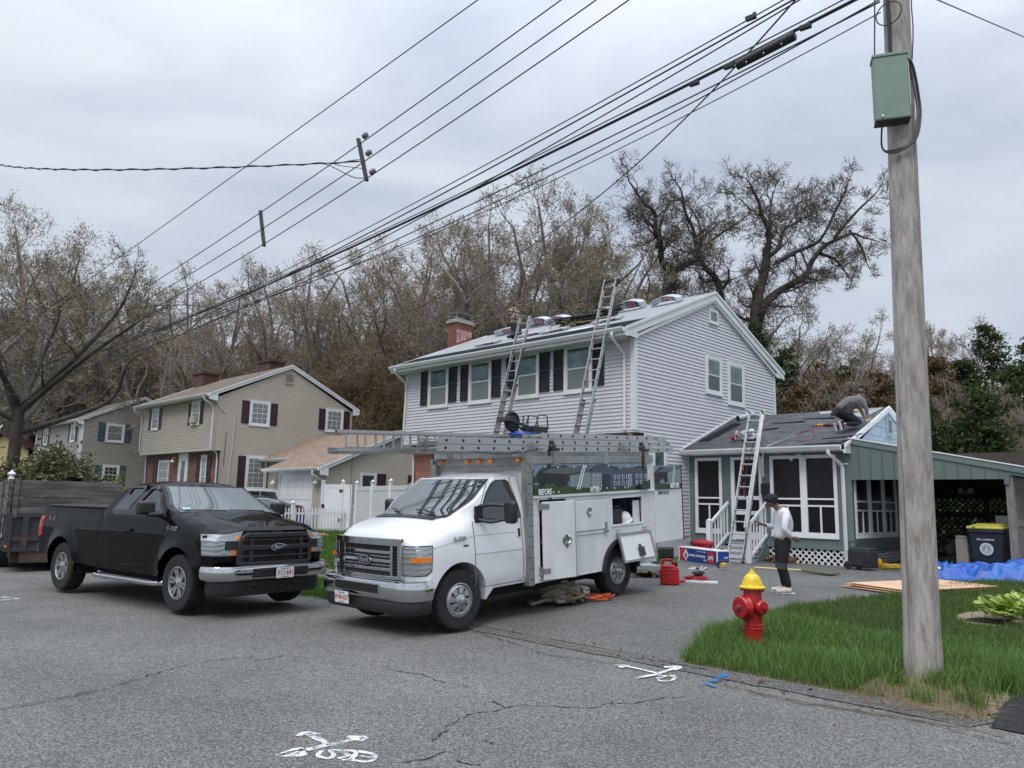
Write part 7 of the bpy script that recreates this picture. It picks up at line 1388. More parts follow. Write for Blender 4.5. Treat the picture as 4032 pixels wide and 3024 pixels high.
m.add(V,[(i*n+j,i*n+(j+1)%n,(i+1)*n+(j+1)%n,(i+1)*n+j) for i in range(N) for j in range(n)]);m.build('pole',POLEM,up_,smooth=50)
def polept(z,dx,dy):t=z/11.5;c=(PT_-PB_)*t;return Vector((c.x+dx,c.y+dy,z))
gm=mat('cabinet_green',(.155,.225,.185),.45,var=.05);cc=polept(6.10,0,0);MC=Matrix.Translation(cc+Vector((-.02,-.24,0)))@Matrix.Rotation(R(26),4,'Z')
m=MB();m.box(-.165,.165,-.085,.085,-.36,.34);m.box(-.175,.175,-.095,.09,.34,.375);m.xf(MC);cb=m.build('cabinet',gm,up_,smooth=None,bevel=.006)
m=MB();m.box(-.168,.168,-.088,.088,-.372,-.361);m.xf(MC);m.build('cabinet_bottom',mat('cabinet_dark',(.03,.04,.035),.6),cb,smooth=None)
m=MB();m.box(.166,.172,-.086,-.07,-.24,.26);m.xf(MC);m.build('hinge',ALU,cb,smooth=None)
m=MB();m.lathe([(0,0),(.012,0),(.012,.01),(0,.012)],10,(-.10,-.085,-.33),(0,-1,0));m.xf(MC);m.build('lock',ALU,cb)
WIRE=mat('black_cable',(.012,.012,.013),.5);WIREG=mat('grey_cable',(.05,.05,.052),.5)
m=MB();m.tube(catmull([polept(11,-.02,-.16),polept(8.5,-.02,-.175),polept(7.2,-.03,-.19),polept(6.9,-.02,-.19),polept(6.48,-.02,-.2)],5),.02,7);m.build('riser_cable',WIRE,up_)
for k,off in enumerate((0,.02,.035)):
 m=MB();P=[MC@Vector((.12,.02,.36)),MC@Vector((.20+off,.06,.30)),polept(6.0,.17+off,-.05),polept(5.75,.18+off,-.08),polept(5.5,.14+off,-.15),polept(5.44-off,.0,-.20),polept(5.5,-.14,-.18),MC@Vector((-.10,.0,-.37))];m.tube(catmull(P,6),.009,6);m.build('cable_loop',WIRE,up_)
m=MB();m.tube(catmull([polept(7.6,-.18,-.1),polept(7.0,-.2,-.1),polept(6.6,-.2,-.14),polept(6.44,-.19,-.16)],5),.008,5);m.build('drop_cable',WIRE,up_)
m=MB();m.tube(catmull([polept(9,.16,-.06),polept(7.2,.17,-.07),polept(6.8,.18,-.08),polept(6.43,.17,-.12)],5),.007,5);m.build('drop_cable',WIRE,up_)
m=MB();m.tube([polept(7.0+.13*math.sin(a),-.02+.13*math.cos(a),-.20) for a in[i*.3 for i in range(22)]],.007,5);m.build('cable_loop',WIRE,up_)
# ------------------------------------------------------------------ overhead wires: each hangs in a plane along the street
def wire(label,pix,r=.010,v=-8.2,group='overhead wires',m_=None,ext=None,name='overhead_wire',subs=8,twist=0.0):
 P=[hit(x*D_1,y*D_1,1,v if not hasattr(v,'__len__') else v[i]) for i,(x,y) in enumerate(pix)]
 if ext:P=[Vector(e) for e in ext.get('a',[])]+P+[Vector((e[0],e[1],P[-1].z-(.25 if e[0]<-20 else 0))) for e in ext.get('b',[])]
 A_=np.array([tuple(q) for q in P]);s_=np.concatenate([[0],np.cumsum(np.linalg.norm(np.diff(A_[:,:2],axis=0),axis=1))]);wt=np.ones(len(P));
 if ext:wt[:len(ext.get('a',[]))]=.4;wt[len(P)-len(ext.get('b',[])):]=.12
 if len(P)>3:cf=[np.polyfit(s_,A_[:,k],2 if k!=2 or len(P)<9 else 3,w=wt) for k in range(3)];ss=np.linspace(0,s_[-1],90);C_=[Vector((np.polyval(cf[0],q),np.polyval(cf[1],q),np.polyval(cf[2],q))) for q in ss]
 else:C_=P
 mb=MB();mb.tube(C_,r,5)
 if twist:mb.tube([p+Vector((0,math.cos(i*1.1)*twist,math.sin(i*1.1)*twist)) for i,p in enumerate(C_)],r*.8,5)
 o=mb.build(name,m_ or WIRE,None);return tag(o,label,'wire',group)
FE=[(-60,-8.2,7.2)]
wire('highest single wire running from the top centre down to the left',[(1040,0),(700,225),(400,450),(250,570)],.011,-8.2,ext={'a':[(9.2,-8.2,10.6)],'b':[(-40,-8.2,8.4)]})
wire('upper of the three parallel wires held by the wooden spacers',[(1213,0),(1000,148),(780,303),(563,461),(385,580)],.011,ext={'a':[(9.2,-8.2,9.9)],'b':[(-30,-8.2,7.0)]})
wire('middle of the three parallel wires held by the wooden spacers',[(1287,0),(1030,180),(785,345),(567,495),(435,580)],.011,ext={'a':[(9.2,-8.2,9.6)],'b':[(-30,-8.2,6.8)]})
wire('lowest of the three parallel wires held by the wooden spacers',[(1360,0),(1100,175),(792,383),(570,527),(470,590)],.011,ext={'a':[(9.2,-8.2,9.3)],'b':[(-30,-8.2,6.6)]})
wire('thick black telephone cable carrying the splice case',[(1850,0),(1730,60),(1590,138),(1500,183),(1200,325),(900,452),(600,612),(300,730),(0,832)],.022,-8.15,ext={'a':[(9.15,-8.15,7.7)],'b':[(-60,-8.15,6.3)]})
wire('thin support strand just above the thick telephone cable',[(1820,2),(1740,46),(1590,125),(1495,170),(1200,318),(900,447),(600,607),(300,726),(0,828)],.009,-8.15,ext={'a':[(9.1,-8.15,7.7)],'b':[(-60,-8.15,6.32)]})
wire('upper wire of the bundle above the thick cable',[(1710,0),(1630,38),(1400,162),(1200,268),(900,425),(760,520)],.009,-8.25,ext={'a':[(9.1,-8.25,8.0)],'b':[(-40,-8.25,6.9)]})
wire('second wire of the bundle above the thick cable',[(1735,0),(1620,50),(1400,175),(1200,283),(900,440),(700,560)],.012,-8.25,ext={'a':[(9.1,-8.25,7.95)],'b':[(-40,-8.25,6.7)]})
wire('third wire crossing close above the thick cable',[(1700,8),(1560,100),(1400,200),(1200,322),(1000,410)],.010,-8.2,ext={'a':[(9.1,-8.2,7.9)],'b':[(-30,-8.2,6.5)]})
wire('wire just under the thick telephone cable',[(1885,5),(1740,85),(1500,220),(1300,310),(1000,440),(700,590),(520,670)],.010,-8.1,ext={'a':[(9.0,-8.1,7.4)],'b':[(-40,-8.1,5.9)]})
wire('second wire under the thick telephone cable',[(1880,14),(1740,92),(1500,228),(1300,318),(1000,455),(700,600),(400,705),(0,770)],.009,-8.1,ext={'a':[(9.0,-8.1,7.35)],'b':[(-60,-8.1,6.6)]})
wire('lowest thin wire from the spliced connector on the pole',[(1880,35),(1740,115),(1500,245),(1300,340),(1100,432),(800,560),(520,660)],.007,-8.1,ext={'a':[(9.0,-8.1,7.15)],'b':[(-40,-8.1,5.7)]})
wire('service line dropping from the pole to the lavender house',[(1705,0),(1590,145),(1470,270),(1300,425),(1160,525),(1050,590),(900,660),(800,705)],.012,[-8.2,-7.2,-6.0,-4.4,-3.2,-2.4,-1.6,-1.2],ext={'b':[(-13.5,.2,6.2)]})
wire('twisted service cable running level to the left edge',[(775,348),(740,350),(600,360),(400,366),(200,364),(0,357)],.012,[-8.2,-8.6,-9.6,-11,-12,-12.8],twist=.02)
wire('single wire leaving the pole to the upper right',[(2015,0),(2080,24),(2150,52),(2230,88)],.008,[-8.0,-6.0,-4.0,-2.0],ext={'a':[(9.2,-8.0,7.6)]})
wire('service line sagging to the tan house',[(790,440),(860,466),(960,512),(830,560),(700,640)][:0] or[(500,660),(560,700),(640,760),(760,800),(850,828)],.010,[-8.2,-4,0,3,4],ext={'a':[(-24,-8.2,6.6)]})
SP=mat('spacer_wood',(.06,.055,.05),.9);INS=mat('insulator_grey',(.16,.16,.17),.4)
for k,(a,b,l) in enumerate((((775,305),(791,385),'wooden three-way wire spacer with grey insulators where the service cable leaves'),((563,460),(570,527),'small wooden wire spacer further left without insulators'))):
 o=thing('wire_spacer',l,'spacer',hit(a[0]*D_1,a[1]*D_1,1,-8.2),group='wire spacers');p0=Vector((0,0,0));p1=hit(b[0]*D_1,b[1]*D_1,1,-8.2)-Vector(o.location);e=(p1-p0).normalized()*.06
 m=MB();m.bar(p0-e,p1+e,.07,.055);m.build('bar',SP,o,smooth=None)
 if k==0:
  for t in(0.0,.47,.97):q=p0.lerp(p1,t)+Vector((.22,0,.05));m=MB();m.lathe([(.02,-.07),(.06,-.05),(.045,0),(.065,.03),(.03,.07)],12,q,(1,0,.25));m.build('insulator',INS,o)
  m=MB();m.tube(catmull([p0.lerp(p1,.5),p0.lerp(p1,.5)+Vector((-.25,-.1,.02)),Vector((-.5,-.2,-.42)),p1*.75],6),.008,5);m.build('jumper_wire',WIREG,o);m=MB();m.tube(catmull([p1,p1+Vector((-.35,-.1,.10)),Vector((-.75,-.25,-.36)),Vector((-1.1,-.5,-.32))],6),.010,5);m.build('jumper_wire',WIRE,o)
o=thing('splice_case','black ribbed cable splice case hanging from the thick telephone cable','splice case',(0,0,0));a,b=hit(1592*D_1,141*D_1,1,-8.15),hit(1718*D_1,76*D_1,1,-8.15);d=(b-a);m=MB();n=40;V=[]
prof=[(.045,0),(.062,.001)]+[(.062-.006*(i%2),d.length*(.02+.96*i/46)) for i in range(47)]+[(.045,d.length)]
m.lathe(prof,16,a,d);m.build('case',WIRE,o,smooth=20)
for t in(.2,.5,.8):m=MB();q=a+d*t+Vector((0,-.05,-.055));m.lathe([(0,0),(.012,0),(.012,.012),(0,.012)],8,q,(0,-.5,-1));m.build('bolt',ALU,o)
for x,y in((1740,58),(1500,180),(1575,143),(1622,38)):
 q=hit(x*D_1,y*D_1,1,-8.15);o=thing('cable_clamp',{1740:'black cable clamp between the splice case and the pole',1500:'black cable clamp left of the splice case on the thick cable',1575:'small clamp right at the left end of the splice case',1622:'small clamp on the upper wire bundle above the splice case'}[x],'cable clamp',q,group='cable clamps');m=MB();m.obox((0,0,0),(.07,0,-.005),(0,.025,0),(0,0,.032));m.obox((.05,0,.02),(.02,0,0),(0,.02,0),(0,0,.03));m.build('clamp',WIRE,o,bevel=.01)
# ------------------------------------------------------------------ hydrant
hy=thing('fire_hydrant','red fire hydrant with a yellow bonnet standing in the grass','hydrant',(7.13,-7.80,.09),R(-20));hy.scale=(.95,.95,.93)
HR=mat('hydrant_red',(.36,.010,.014),.32,var=.12,vscale=9,coat=.3,col2=(.22,.012,.012),c2scale=5,c2pos=(.55,.8));HY=mat('hydrant_yellow',(.72,.52,.02),.38,var=.08,vscale=9,col2=(.5,.36,.03),c2scale=6,c2pos=(.6,.85),coat=.2);RUSTN=mat('rusty_nut',(.16,.05,.035),.7,var=.3)
m=MB();m.lathe([(.165,0),(.165,.03),(.12,.04),(.112,.05),(.112,.20),(.118,.205),(.118,.222),(.113,.228),(.113,.238),(.119,.243),(.119,.262),(.112,.268),(.112,.33),(.118,.40),(.118,.52),(.110,.60),(.108,.68),(.125,.685),(.125,.70)],40)
for k in range(8):a=2*PI*k/8;m.lathe([(.016,0),(.016,.022),(0,.024)],6,(.145*math.cos(a),.145*math.sin(a),.03))
m.build('barrel',HR,hy,smooth=35)
m=MB();m.lathe([(.10,0),(.14,.05),(.155,.075),(.135,.11),(.135,.14),(.125,.155),(.05,.16)],32,(0,-.06,.47),(0,-1,0));pm=m.build('pumper_nozzle',HR,hy,smooth=35);m=MB();m.lathe([(.045,0),(.045,.02),(.03,.022),(.028,.055),(.0,.055)],6,(0,-.21,.47),(0,-1,0));m.build('nut',RUSTN,pm,smooth=None)
for s_ in(-1,1):
 m=MB();m.lathe([(.07,0),(.085,.05),(.092,.06),(.088,.10),(.075,.115),(.035,.118)],24,(s_*.07,0,.48),(s_,0,0));nz=m.build('hose_nozzle',HR,hy,smooth=35);m=MB();m.lathe([(.03,0),(.028,.05),(0,.05)],5,(s_*.19,0,.48),(s_,0,0));m.build('nut',HR,nz,smooth=None)
m=MB();m.lathe([(.125,.70),(.158,.702),(.162,.712),(.158,.725),(.118,.738),(.112,.75),(.108,.79),(.092,.84),(.06,.875),(.045,.885),(.045,.90),(.03,.905),(.0,.905)],40)
for k in range(8):a=2*PI*k/8+.2;m.tube([(.112*math.cos(a),.112*math.sin(a),.745),(.100*math.cos(a),.100*math.sin(a),.80),(.075*math.cos(a),.075*math.sin(a),.855)],[.014,.012,.006],6)
bn=m.build('bonnet',HY,hy,smooth=40);m=MB();m.lathe([(.025,0),(.023,.04),(0,.04)],5,(0,0,.90));m.build('operating_nut',HY,bn,smooth=None)
for k in range(8):a=2*PI*k/8+.3;m=MB();m.lathe([(.011,0),(.011,.035),(0,.037)],6,(.138*math.cos(a),.138*math.sin(a),.665));m.build('bolt',HR,hy,smooth=None)
# ------------------------------------------------------------------ standing ladders
ladder('extension_ladder','aluminium extension ladder leaning on the main roof behind the worker in plaid',(-3.86,-2.06,.27),(-3.66,-.33,7.12),.42,(1,0,0),'ladders leaning on the houses',double=(0,4.9,-1),caps=True)
ladder('extension_ladder','tallest aluminium extension ladder leaning on the main roof nearest the gable corner',(-.86,-2.15,.27),(-.60,-.20,7.72),.42,(1,0,0),'ladders leaning on the houses',double=(0,4.2,-1),caps=True)
q=MB();lt=bpy.data.objects['extension_ladder']
ladder('extension_ladder','shiny aluminium ladder leaning on the porch gutter over the steps',(2.13,1.15,.29),(2.20,2.46,4.20),.43,(1,0,0),'ladders leaning on the houses',m_=mat('bright_aluminium',(.62,.62,.62),.3,.8,var=.08),double=(.9,4.02,1),rail=(.028,.075),caps=True)
o=thing('ladder_standoff','dark ladder stand-off arm on top of the tallest ladder','ladder arm',(-.60,-.2,7.66));m=MB();m.bar((-.26,0,0),(.26,0,0),.05,.07);m.build('bar',WD2,o,smooth=None)
for x in(-.22,.22):m=MB();m.bar((x,0,0),(x,-.05,-.2),.03,.05);m.build('bracket',WD2,o,smooth=None)
o=thing('ladder_rope','rope and red strap hanging down the porch ladder','rope',(0,0,0));m=MB();m.tube(catmull([(2.25,2.20,3.50),(2.18,1.95,2.9),(2.16,1.75,2.3),(2.30,1.5,1.4),(2.38,1.2,.7),(2.36,1.05,.32)],6),.010,5);m.build('rope',WIRE,o)
m=MB();m.tube(catmull([(2.02,2.02,2.95),(2.04,1.9,2.72),(2.06,1.85,2.60)],4),.012,5);m.build('strap',mat('strap_red',(.35,.015,.03),.6),o);m=MB();m.tube(catmull([(2.10,1.8,2.28),(2.13,1.74,2.05),(2.15,1.7,1.92)],4),.014,5);m.build('strap',mat('strap_red',(.35,.015,.03),.6),o)
# ------------------------------------------------------------------ things on the driveway
def g3(x,y,dz=0):return(x,y,zg(x,y)+.008+dz)
ROPEM=mat('manila_rope',(.36,.32,.25),.95,var=.35,vscale=30,col2=(.13,.10,.06),c2scale=3,bump=1.0,bscale=140)
rc=gnd(1215*D_1,1306*D_1);rp2=thing('rope_pile','tangled heap of thick beige rope on the drive beside the van','rope',(rc.x,rc.y,rc.z+.01),R(45));rp2.scale=(.82,.82,1.25);rnd=random.Random(5)
for k in range(3):
 P=[];
 for i in range(46):a=i*1.15+k;rr=rnd.uniform(.10,.40);P.append((math.cos(a)*rr*1.15+rnd.gauss(0,.05),math.sin(a)*rr*.75+rnd.gauss(0,.04),.03+max(0,.26-rr*.5)*rnd.random()+.035*k))
 if k==0:P+=[(-.5,-.3,.03),(-.62,-.36,.02)]
 m=MB();m.tube(catmull(P,6),.021,7);m.build('rope',ROPEM,rp2,smooth=60)
m=MB();P=[(.35+.17*math.cos(a),.18+.09*math.sin(a),.10+.05*math.sin(a*.5)+i*.002) for i,a in enumerate([i*.5 for i in range(50)])];m.tube(P,.014,6);m.build('rope',mat('white_rope',(.45,.43,.38),.9,var=.2,vscale=40,bump=.8,bscale=160),rp2,smooth=60)
m=MB();m.bar((-.52,-.02,.04),(-.68,-.12,.02),.06,.03);m.build('wooden_handle',mat('worn_handle',(.22,.12,.06),.7),rp2,smooth=None,bevel=.01)
cc_=gnd(1282*D_1,1298*D_1);co=thing('cord_coil','orange extension cord coiled beside the beige rope','cord',(cc_.x,cc_.y,cc_.z+.01),R(45));rnd=random.Random(9)
P=[((.25+rnd.gauss(0,.03))*math.cos(a),(.14+rnd.gauss(0,.02))*math.sin(a),.015+.10*rnd.random()*(.5+.5*math.cos(a*.5)**2)) for a in[i*.62 for i in range(150)]];m=MB();m.tube(catmull(P,3),.0085,5);m.build('cord',mat('orange_cord',(.50,.085,.030),.5),co,smooth=60)
gc=gnd(1443*D_1,1264*D_1);ga=thing('fuel_can','red plastic fuel can on the drive beside the van','fuel can',(gc.x,gc.y+.05,gc.z+.01),R(40));RP=mat('red_plastic',(.48,.012,.010),.35,var=.06)
m=MB();m.box(-.165,.165,-.12,.12,0,.30);m.hexa([(-.165,-.12,.30),(.165,-.12,.30),(.165,.12,.30),(-.165,.12,.30),(-.14,-.09,.36),(.06,-.09,.36),(.06,.09,.36),(-.14,.09,.36)]);m.build('body',RP,ga,bevel=.028,seg=3)
m=MB();m.box(-.172,-.13,-.06,.06,.08,.24);m.box(-.08,.10,-.128,-.118,.06,.22);m.build('moulded_panel',RP,ga,bevel=.012)
m=MB();m.tube(catmull([(-.12,0,.34),(-.12,0,.42),(-.04,0,.445),(.05,0,.42),(.08,0,.34)],5),.026,8);m.build('handle',RP,ga);m=MB();m.cyl((.12,0,.30),(.125,0,.40),.028);m.build('neck',BPL,ga);m=MB();m.cyl((.125,0,.40),(.14,0,.47),.02);m.build('spout',mat('lime_green_plastic',(.06,.5,.03),.4),ga)
BXW=mat('carton_white',(.66,.67,.68),.5);BXB=mat('carton_blue',(.012,.045,.22),.4);BXR=mat('carton_red',(.50,.02,.035),.4)
A_=gnd(2560+275*.315,2100+335*.315);B_=gnd(2560+838*.315,2100+428*.315);dv=(B_-A_);dv.z=0;Lb=min(dv.length,1.75);dv.normalize();A_=B_-dv*Lb;A_.z=zg(A_.x,A_.y)+.01;nb=Vector((-dv.y,dv.x,0));nb=nb if nb.y>0 else-nb
bx=thing('shingle_carton','long blue and red printed carton lying upside down by the porch steps','carton',A_);hb=.36
m=MB();m.mi(0).obox(dv*Lb/2+nb*.17+ZZ*hb/2,dv*Lb/2,nb*.17,ZZ*hb/2);m.build('carton',BXW,bx,smooth=None,bevel=.004,seg=1)
m=MB();F_=lambda a,z,d=.004:dv*a+ZZ*z-nb*d
m.mi(1).poly([F_(Lb*.17,.02),F_(Lb*.985,.02),F_(Lb*.985,hb-.02),F_(Lb*.17,hb-.02)]);m.mi(2).poly([F_(Lb*.045,.02),F_(Lb*.24,.02),F_(Lb*.24,hb-.02),F_(Lb*.045,hb-.02)])
m.mi(0).poly([F_(Lb*.14,hb*.5,.006),F_(Lb*.215,.03,.006),F_(Lb*.29,hb*.5,.006),F_(Lb*.215,hb-.03,.006)]);m.mi(1).poly([F_(Lb*.19,hb*.55,.008),F_(Lb*.20,hb*.32,.008),F_(Lb*.215,hb*.26,.008),F_(Lb*.23,hb*.32,.008),F_(Lb*.24,hb*.55,.008),F_(Lb*.215,hb*.66,.008)])
m.mi(2).poly([F_(Lb*.78,.045,.006),F_(Lb*.93,.045,.006),F_(Lb*.93,hb-.05,.006),F_(Lb*.78,hb-.05,.006)])
E_=lambda a:nb*.34+dv*a
m.mi(1).poly([dv*(Lb+.004)+nb*.02+ZZ*.02,dv*(Lb+.004)+nb*.32+ZZ*.02,dv*(Lb+.004)+nb*.32+ZZ*(hb-.02),dv*(Lb+.004)+nb*.02+ZZ*(hb-.02)])
m.mi(0);put_text(m,'GAF',F_(Lb*.855,hb*.5,.009),-dv,-ZZ,.13,.001,.004,.95);put_text(m,'SnowCountry',F_(Lb*.60,hb*.50,.007),-dv,-ZZ,.085,.001,.003,.85);put_text(m,'Advanced',F_(Lb*.385,hb*.50,.007),-dv,-ZZ,.085,.001,.003,.85);put_text(m,'Cobra',F_(Lb*.71,hb*.28,.007),-dv,-ZZ,.055,.001,.001);put_text(m,'Rigid vent for roof ridges',F_(Lb*.62,hb*.80,.007),-dv,-ZZ,.04,.001,.0);put_text(m,'GAF',dv*(Lb+.009)+nb*.24+ZZ*.2,-nb*-1,ZZ,.06,.001,.002)
m.build('print',[BXW,BXB,BXR],bx,smooth=None,recalc=False)
pl=thing('pallet','low wooden pallet with a shingle pack behind the van','pallet',g3(2.35,-2.95),R(-42));PWD=mat('pallet_wood',(.36,.27,.16),.85,var=.25,vscale=5,stretch=(4,.6,4))
for k in range(5):m=MB();m.box(-.55,.55,-.42+k*.19,-.42+k*.19+.12,.10,.12);m.build('deck_board',PWD,pl,smooth=None)
for y in(-.40,0,.36):m=MB();m.box(-.5,.5,y,y+.05,.0,.10);m.build('stringer',PWD,pl,smooth=None)
o=thing('shingle_pack','dark wrapped shingle pack lying on the pallet','shingle pack',g3(2.35,-2.9,.13),R(-42));m=MB();m.mi(0).box(-.5,.52,-.30,.12,0,.10);m.mi(1).box(-.505,.30,-.306,-.30,.01,.09);m.mi(2).box(-.15,-.05,-.309,-.306,.015,.085);m.mi(2).box(.10,.20,-.309,-.306,.015,.085);m.mi(0);put_text(m,'erlineHD',(-.33,-.312,.05),(1,0,0),(0,0,1),.06,.001,.001);m.build('pack',[mat('grey_wrap',(.30,.31,.33),.5,var=.2),PLN,PLR],o,smooth=None)
o=thing('flat_carton','flattened red and white carton on the drive','carton',g3(3.72,-3.32),R(28));m=MB();m.mi(0).box(-.42,.38,-.09,.09,0,.03);m.mi(1).box(-.2,.39,-.094,.094,.002,.032);m.build('carton',[BXR,BXW],o,smooth=None)
o=thing('red_air_hose','coil of red air hose lying on the flattened carton','hose',g3(3.66,-3.22,.03),R(45));rnd=random.Random(2);P=[((.19+rnd.gauss(0,.02))*math.cos(a),(.13+rnd.gauss(0,.015))*math.sin(a),.015+.06*rnd.random()) for a in[i*.6 for i in range(110)]];m=MB();m.tube(catmull(P,3),.010,5);m.build('hose',mat('hose_red',(.32,.008,.018),.4),o,smooth=60)
o=thing('nail_gun','black nail gun resting on the red hose coil','nail gun',g3(3.62,-3.08,.10),R(50));m=MB();m.ico((0,0,.05),.10,2,(1.2,.6,.6),.3,3);m.build('body',BPL,o);m=MB();m.cyl((.03,0,.08),(.17,0,.15),.022);m.cyl((.0,0,.08),(.10,.02,.18),.015);m.build('barrel',ALUD,o)
o=thing('circular_saw','yellow and black circular saw on the drive near the carton','circular saw',g3(2.92,-.72),R(42));YT=mat('tool_yellow',(.62,.32,.01),.4);m=MB();m.box(-.12,.10,-.05,.05,.06,.16);m.cyl((-.02,-.02,.12),(-.02,.10,.12),.05);m.build('motor',YT,o,bevel=.02);m=MB();m.lathe([(0,0),(.09,0),(.09,.012),(0,.012)],24,(.04,-.07,.09),(0,-1,0));m.build('blade',ALU,o,smooth=None);m=MB();m.box(-.16,.20,-.09,.06,0,.008);m.build('base_plate',ALUD,o,smooth=None);m=MB();m.tube(catmull([(-.14,0,.05),(-.20,0,.12),(-.14,0,.20),(0,0,.20),(.06,0,.14)],5),.02,8);m.build('handle',BPL,o)
o=thing('utility_knife','small silver blade tool lying on the drive','tool',g3(2.30,-1.0),R(30));m=MB();m.hexa([(-.14,-.02,0),(.02,-.035,0),(.02,.035,0),(-.14,.02,0),(-.14,-.02,.01),(.02,-.03,.06),(.02,.03,.06),(-.14,.02,.01)]);m.build('blade',BWHITE,o,smooth=None);m=MB();m.bar((.0,0,.02),(.16,.0,.01),.03,.02);m.build('handle',BPL,o,smooth=None)
o=thing('red_tool_bag','red tool bag behind the long carton','bag',g3(1.15,1.35),R(10));m=MB();m.ico((0,0,.42),.22,2,(1.4,.6,.5),.2,4);m.box(-.2,.2,-.1,.1,0,.4);m.build('bag',mat('bag_red',(.30,.01,.015),.6),o,bevel=.02)
o=thing('black_case','black case lying by the house foundation','case',g3(-.1,1.15),R(20));m=MB();m.box(-.42,.42,-.14,.14,0,.28);m.build('body',BPL,o,bevel=.04,seg=3);m=MB();m.box(-.3,.3,-.15,-.14,.12,.17);m.build('latch_strip',BPL,o,smooth=None)
a,b=gnd(1640*D_1,1228*D_1),gnd(1737*D_1,1240*D_1);c=gnd(1800*D_1,1246*D_1)
a,b=gnd(2600+1025*.36166,1950+812*.36166),gnd(2600+1560*.36166,1950+848*.36166);c=gnd(2600+1890*.36166,1950+880*.36166)
o=thing('shingle_shovel','roofing shovel with a yellow shaft and green toothed blade on the drive','shovel',(0,0,0));m=MB();m.tube([a+ZZ*.05,b+ZZ*.06],.018,8);m.build('shaft',mat('pale_yellow_shaft',(.62,.50,.20),.5),o)
d=(c-b);d.z=0;dl=d.length;d.normalize();nn=Vector((-d.y,d.x,0));m=MB();q=b+ZZ*.03;m.hexa([q-nn*.04,q+d*dl-nn*.17,q+d*dl+nn*.17,q+nn*.04]+[x+ZZ*.035 for x in(q-nn*.04,q+d*dl-nn*.17,q+d*dl+nn*.17,q+nn*.04)])
for k in range(9):p0=q+d*dl+nn*(-.16+k*.04);m.obox(p0+d*.02+ZZ*.015,d*.025,nn*.012,ZZ*.012)
m.build('blade',mat('olive_green_paint',(.11,.13,.07),.5,var=.2),o,smooth=None);m=MB();m.tube([b-d*.15+ZZ*.06,b+d*.25+ZZ*.07],.028,8);m.build('socket',MATS['olive_green_paint'],o)
o=thing('tool_trolley','black wheeled tool bag at the porch corner','tool bag',g3(4.86,2.02),R(-12));m=MB();m.box(-.27,.27,-.17,.20,.06,.44);m.hexa([(-.27,-.17,.44),(.27,-.17,.44),(.27,.20,.44),(-.27,.20,.44),(-.22,-.12,.50),(.24,-.12,.49),(.24,.16,.50),(-.22,.16,.50)]);m.build('bag',mat('black_fabric',(.022,.022,.026),.8,var=.3,vscale=20),o,bevel=.03,seg=3)
m=MB();m.box(-.20,.12,-.185,-.17,.10,.30);m.box(.16,.25,-.19,-.17,.18,.40);m.build('pocket',mat('black_fabric',(.022,.022,.026),.8),o,bevel=.012)
for y in(-.20,.22):m=MB();m.lathe([(.03,-.025),(.085,-.022),(.095,0),(.085,.022),(.03,.025)],20,(-.24,y,.095),(0,1,0));m.build('wheel',BPL,o)
m=MB();m.tube(catmull([(-.22,-.1,.46),(-.24,-.1,.60),(-.05,-.1,.62),(-.02,-.1,.48)],5),.014,6);m.build('handle',BPL,o)
o=thing('yellow_cord','coil of yellow extension cord right of the black tool bag','cord',g3(5.35,2.75),R(0));rnd=random.Random(3);P=[((.34+rnd.gauss(0,.03))*math.cos(a),(.26+rnd.gauss(0,.03))*math.sin(a),.02+.10*rnd.random()) for a in[i*.6 for i in range(120)]];m=MB();m.tube(catmull(P,3),.011,5);m.build('cord',mat('cord_yellow',(.50,.33,.03),.5),o,smooth=60)
m=MB();m.box(-.42,-.30,-.1,.0,.03,.22);m.build('plug_box',YT,o,bevel=.02)
pw0,pw1,pw2=gnd(1828*D_1,1271*D_1),gnd(1960*D_1,1290*D_1),gnd(2128*D_1,1254*D_1)
e1=(pw1-pw0).normalized();e1.z=0;e1.normalize();e2=Vector((-e1.y,e1.x,0));e2=e2 if e2.dot(FH)>0 else-e2
PLY=mat('plywood_face',(.56,.35,.22),.7,var=.14,vscale=2.5,stretch=(.5,2.4,1),col2=(.64,.43,.28),c2scale=2,bump=.2);PLE=mat('plywood_edge',(.40,.22,.12),.8,var=.2)
for k in range(3):
 o=thing('plywood_sheet',('bottom sheet of the plywood stack on the drive','middle sheet of the plywood stack','top pink-tan sheet of the plywood stack beside the blue tarp')[k],'plywood',(pw0.x,pw0.y,zg(pw0.x,pw0.y)+.012),group='plywood sheets on the drive');off=e1*(.07*(2-k))*-1+e2*.03*k;z0=.01+k*.028;m=MB()
 M_=Matrix.Rotation(R(2.0*(k-1)),4,'Z');q=[off,off+e1*1.22,off+e1*1.22+e2*2.44,off+e2*2.44];zt=[z0+(.012 if k else 0),z0,z0,z0+.01];m.mi(0);V=[(M_@x)+ZZ*z for x,z in zip(q,zt)]+[(M_@x)+ZZ*(z+.014) for x,z in zip(q,zt)];m.hexa(V);m.m[-6:]=[1,0,1,1,1,1];m.build('sheet',[PLY,PLE],o,smooth=None)
TARP=mat('blue_tarpaulin',(.025,.085,.36),.42,var=.2,vscale=3,col2=(.015,.12,.42),c2scale=2.2,bump=.35,bscale=18)
o=thing('tarp','crumpled blue tarp heaped at the carport entrance','tarp',(7.38,2.15,zg(7,2)+.01),R(12));NX,NY=120,70;V=[]
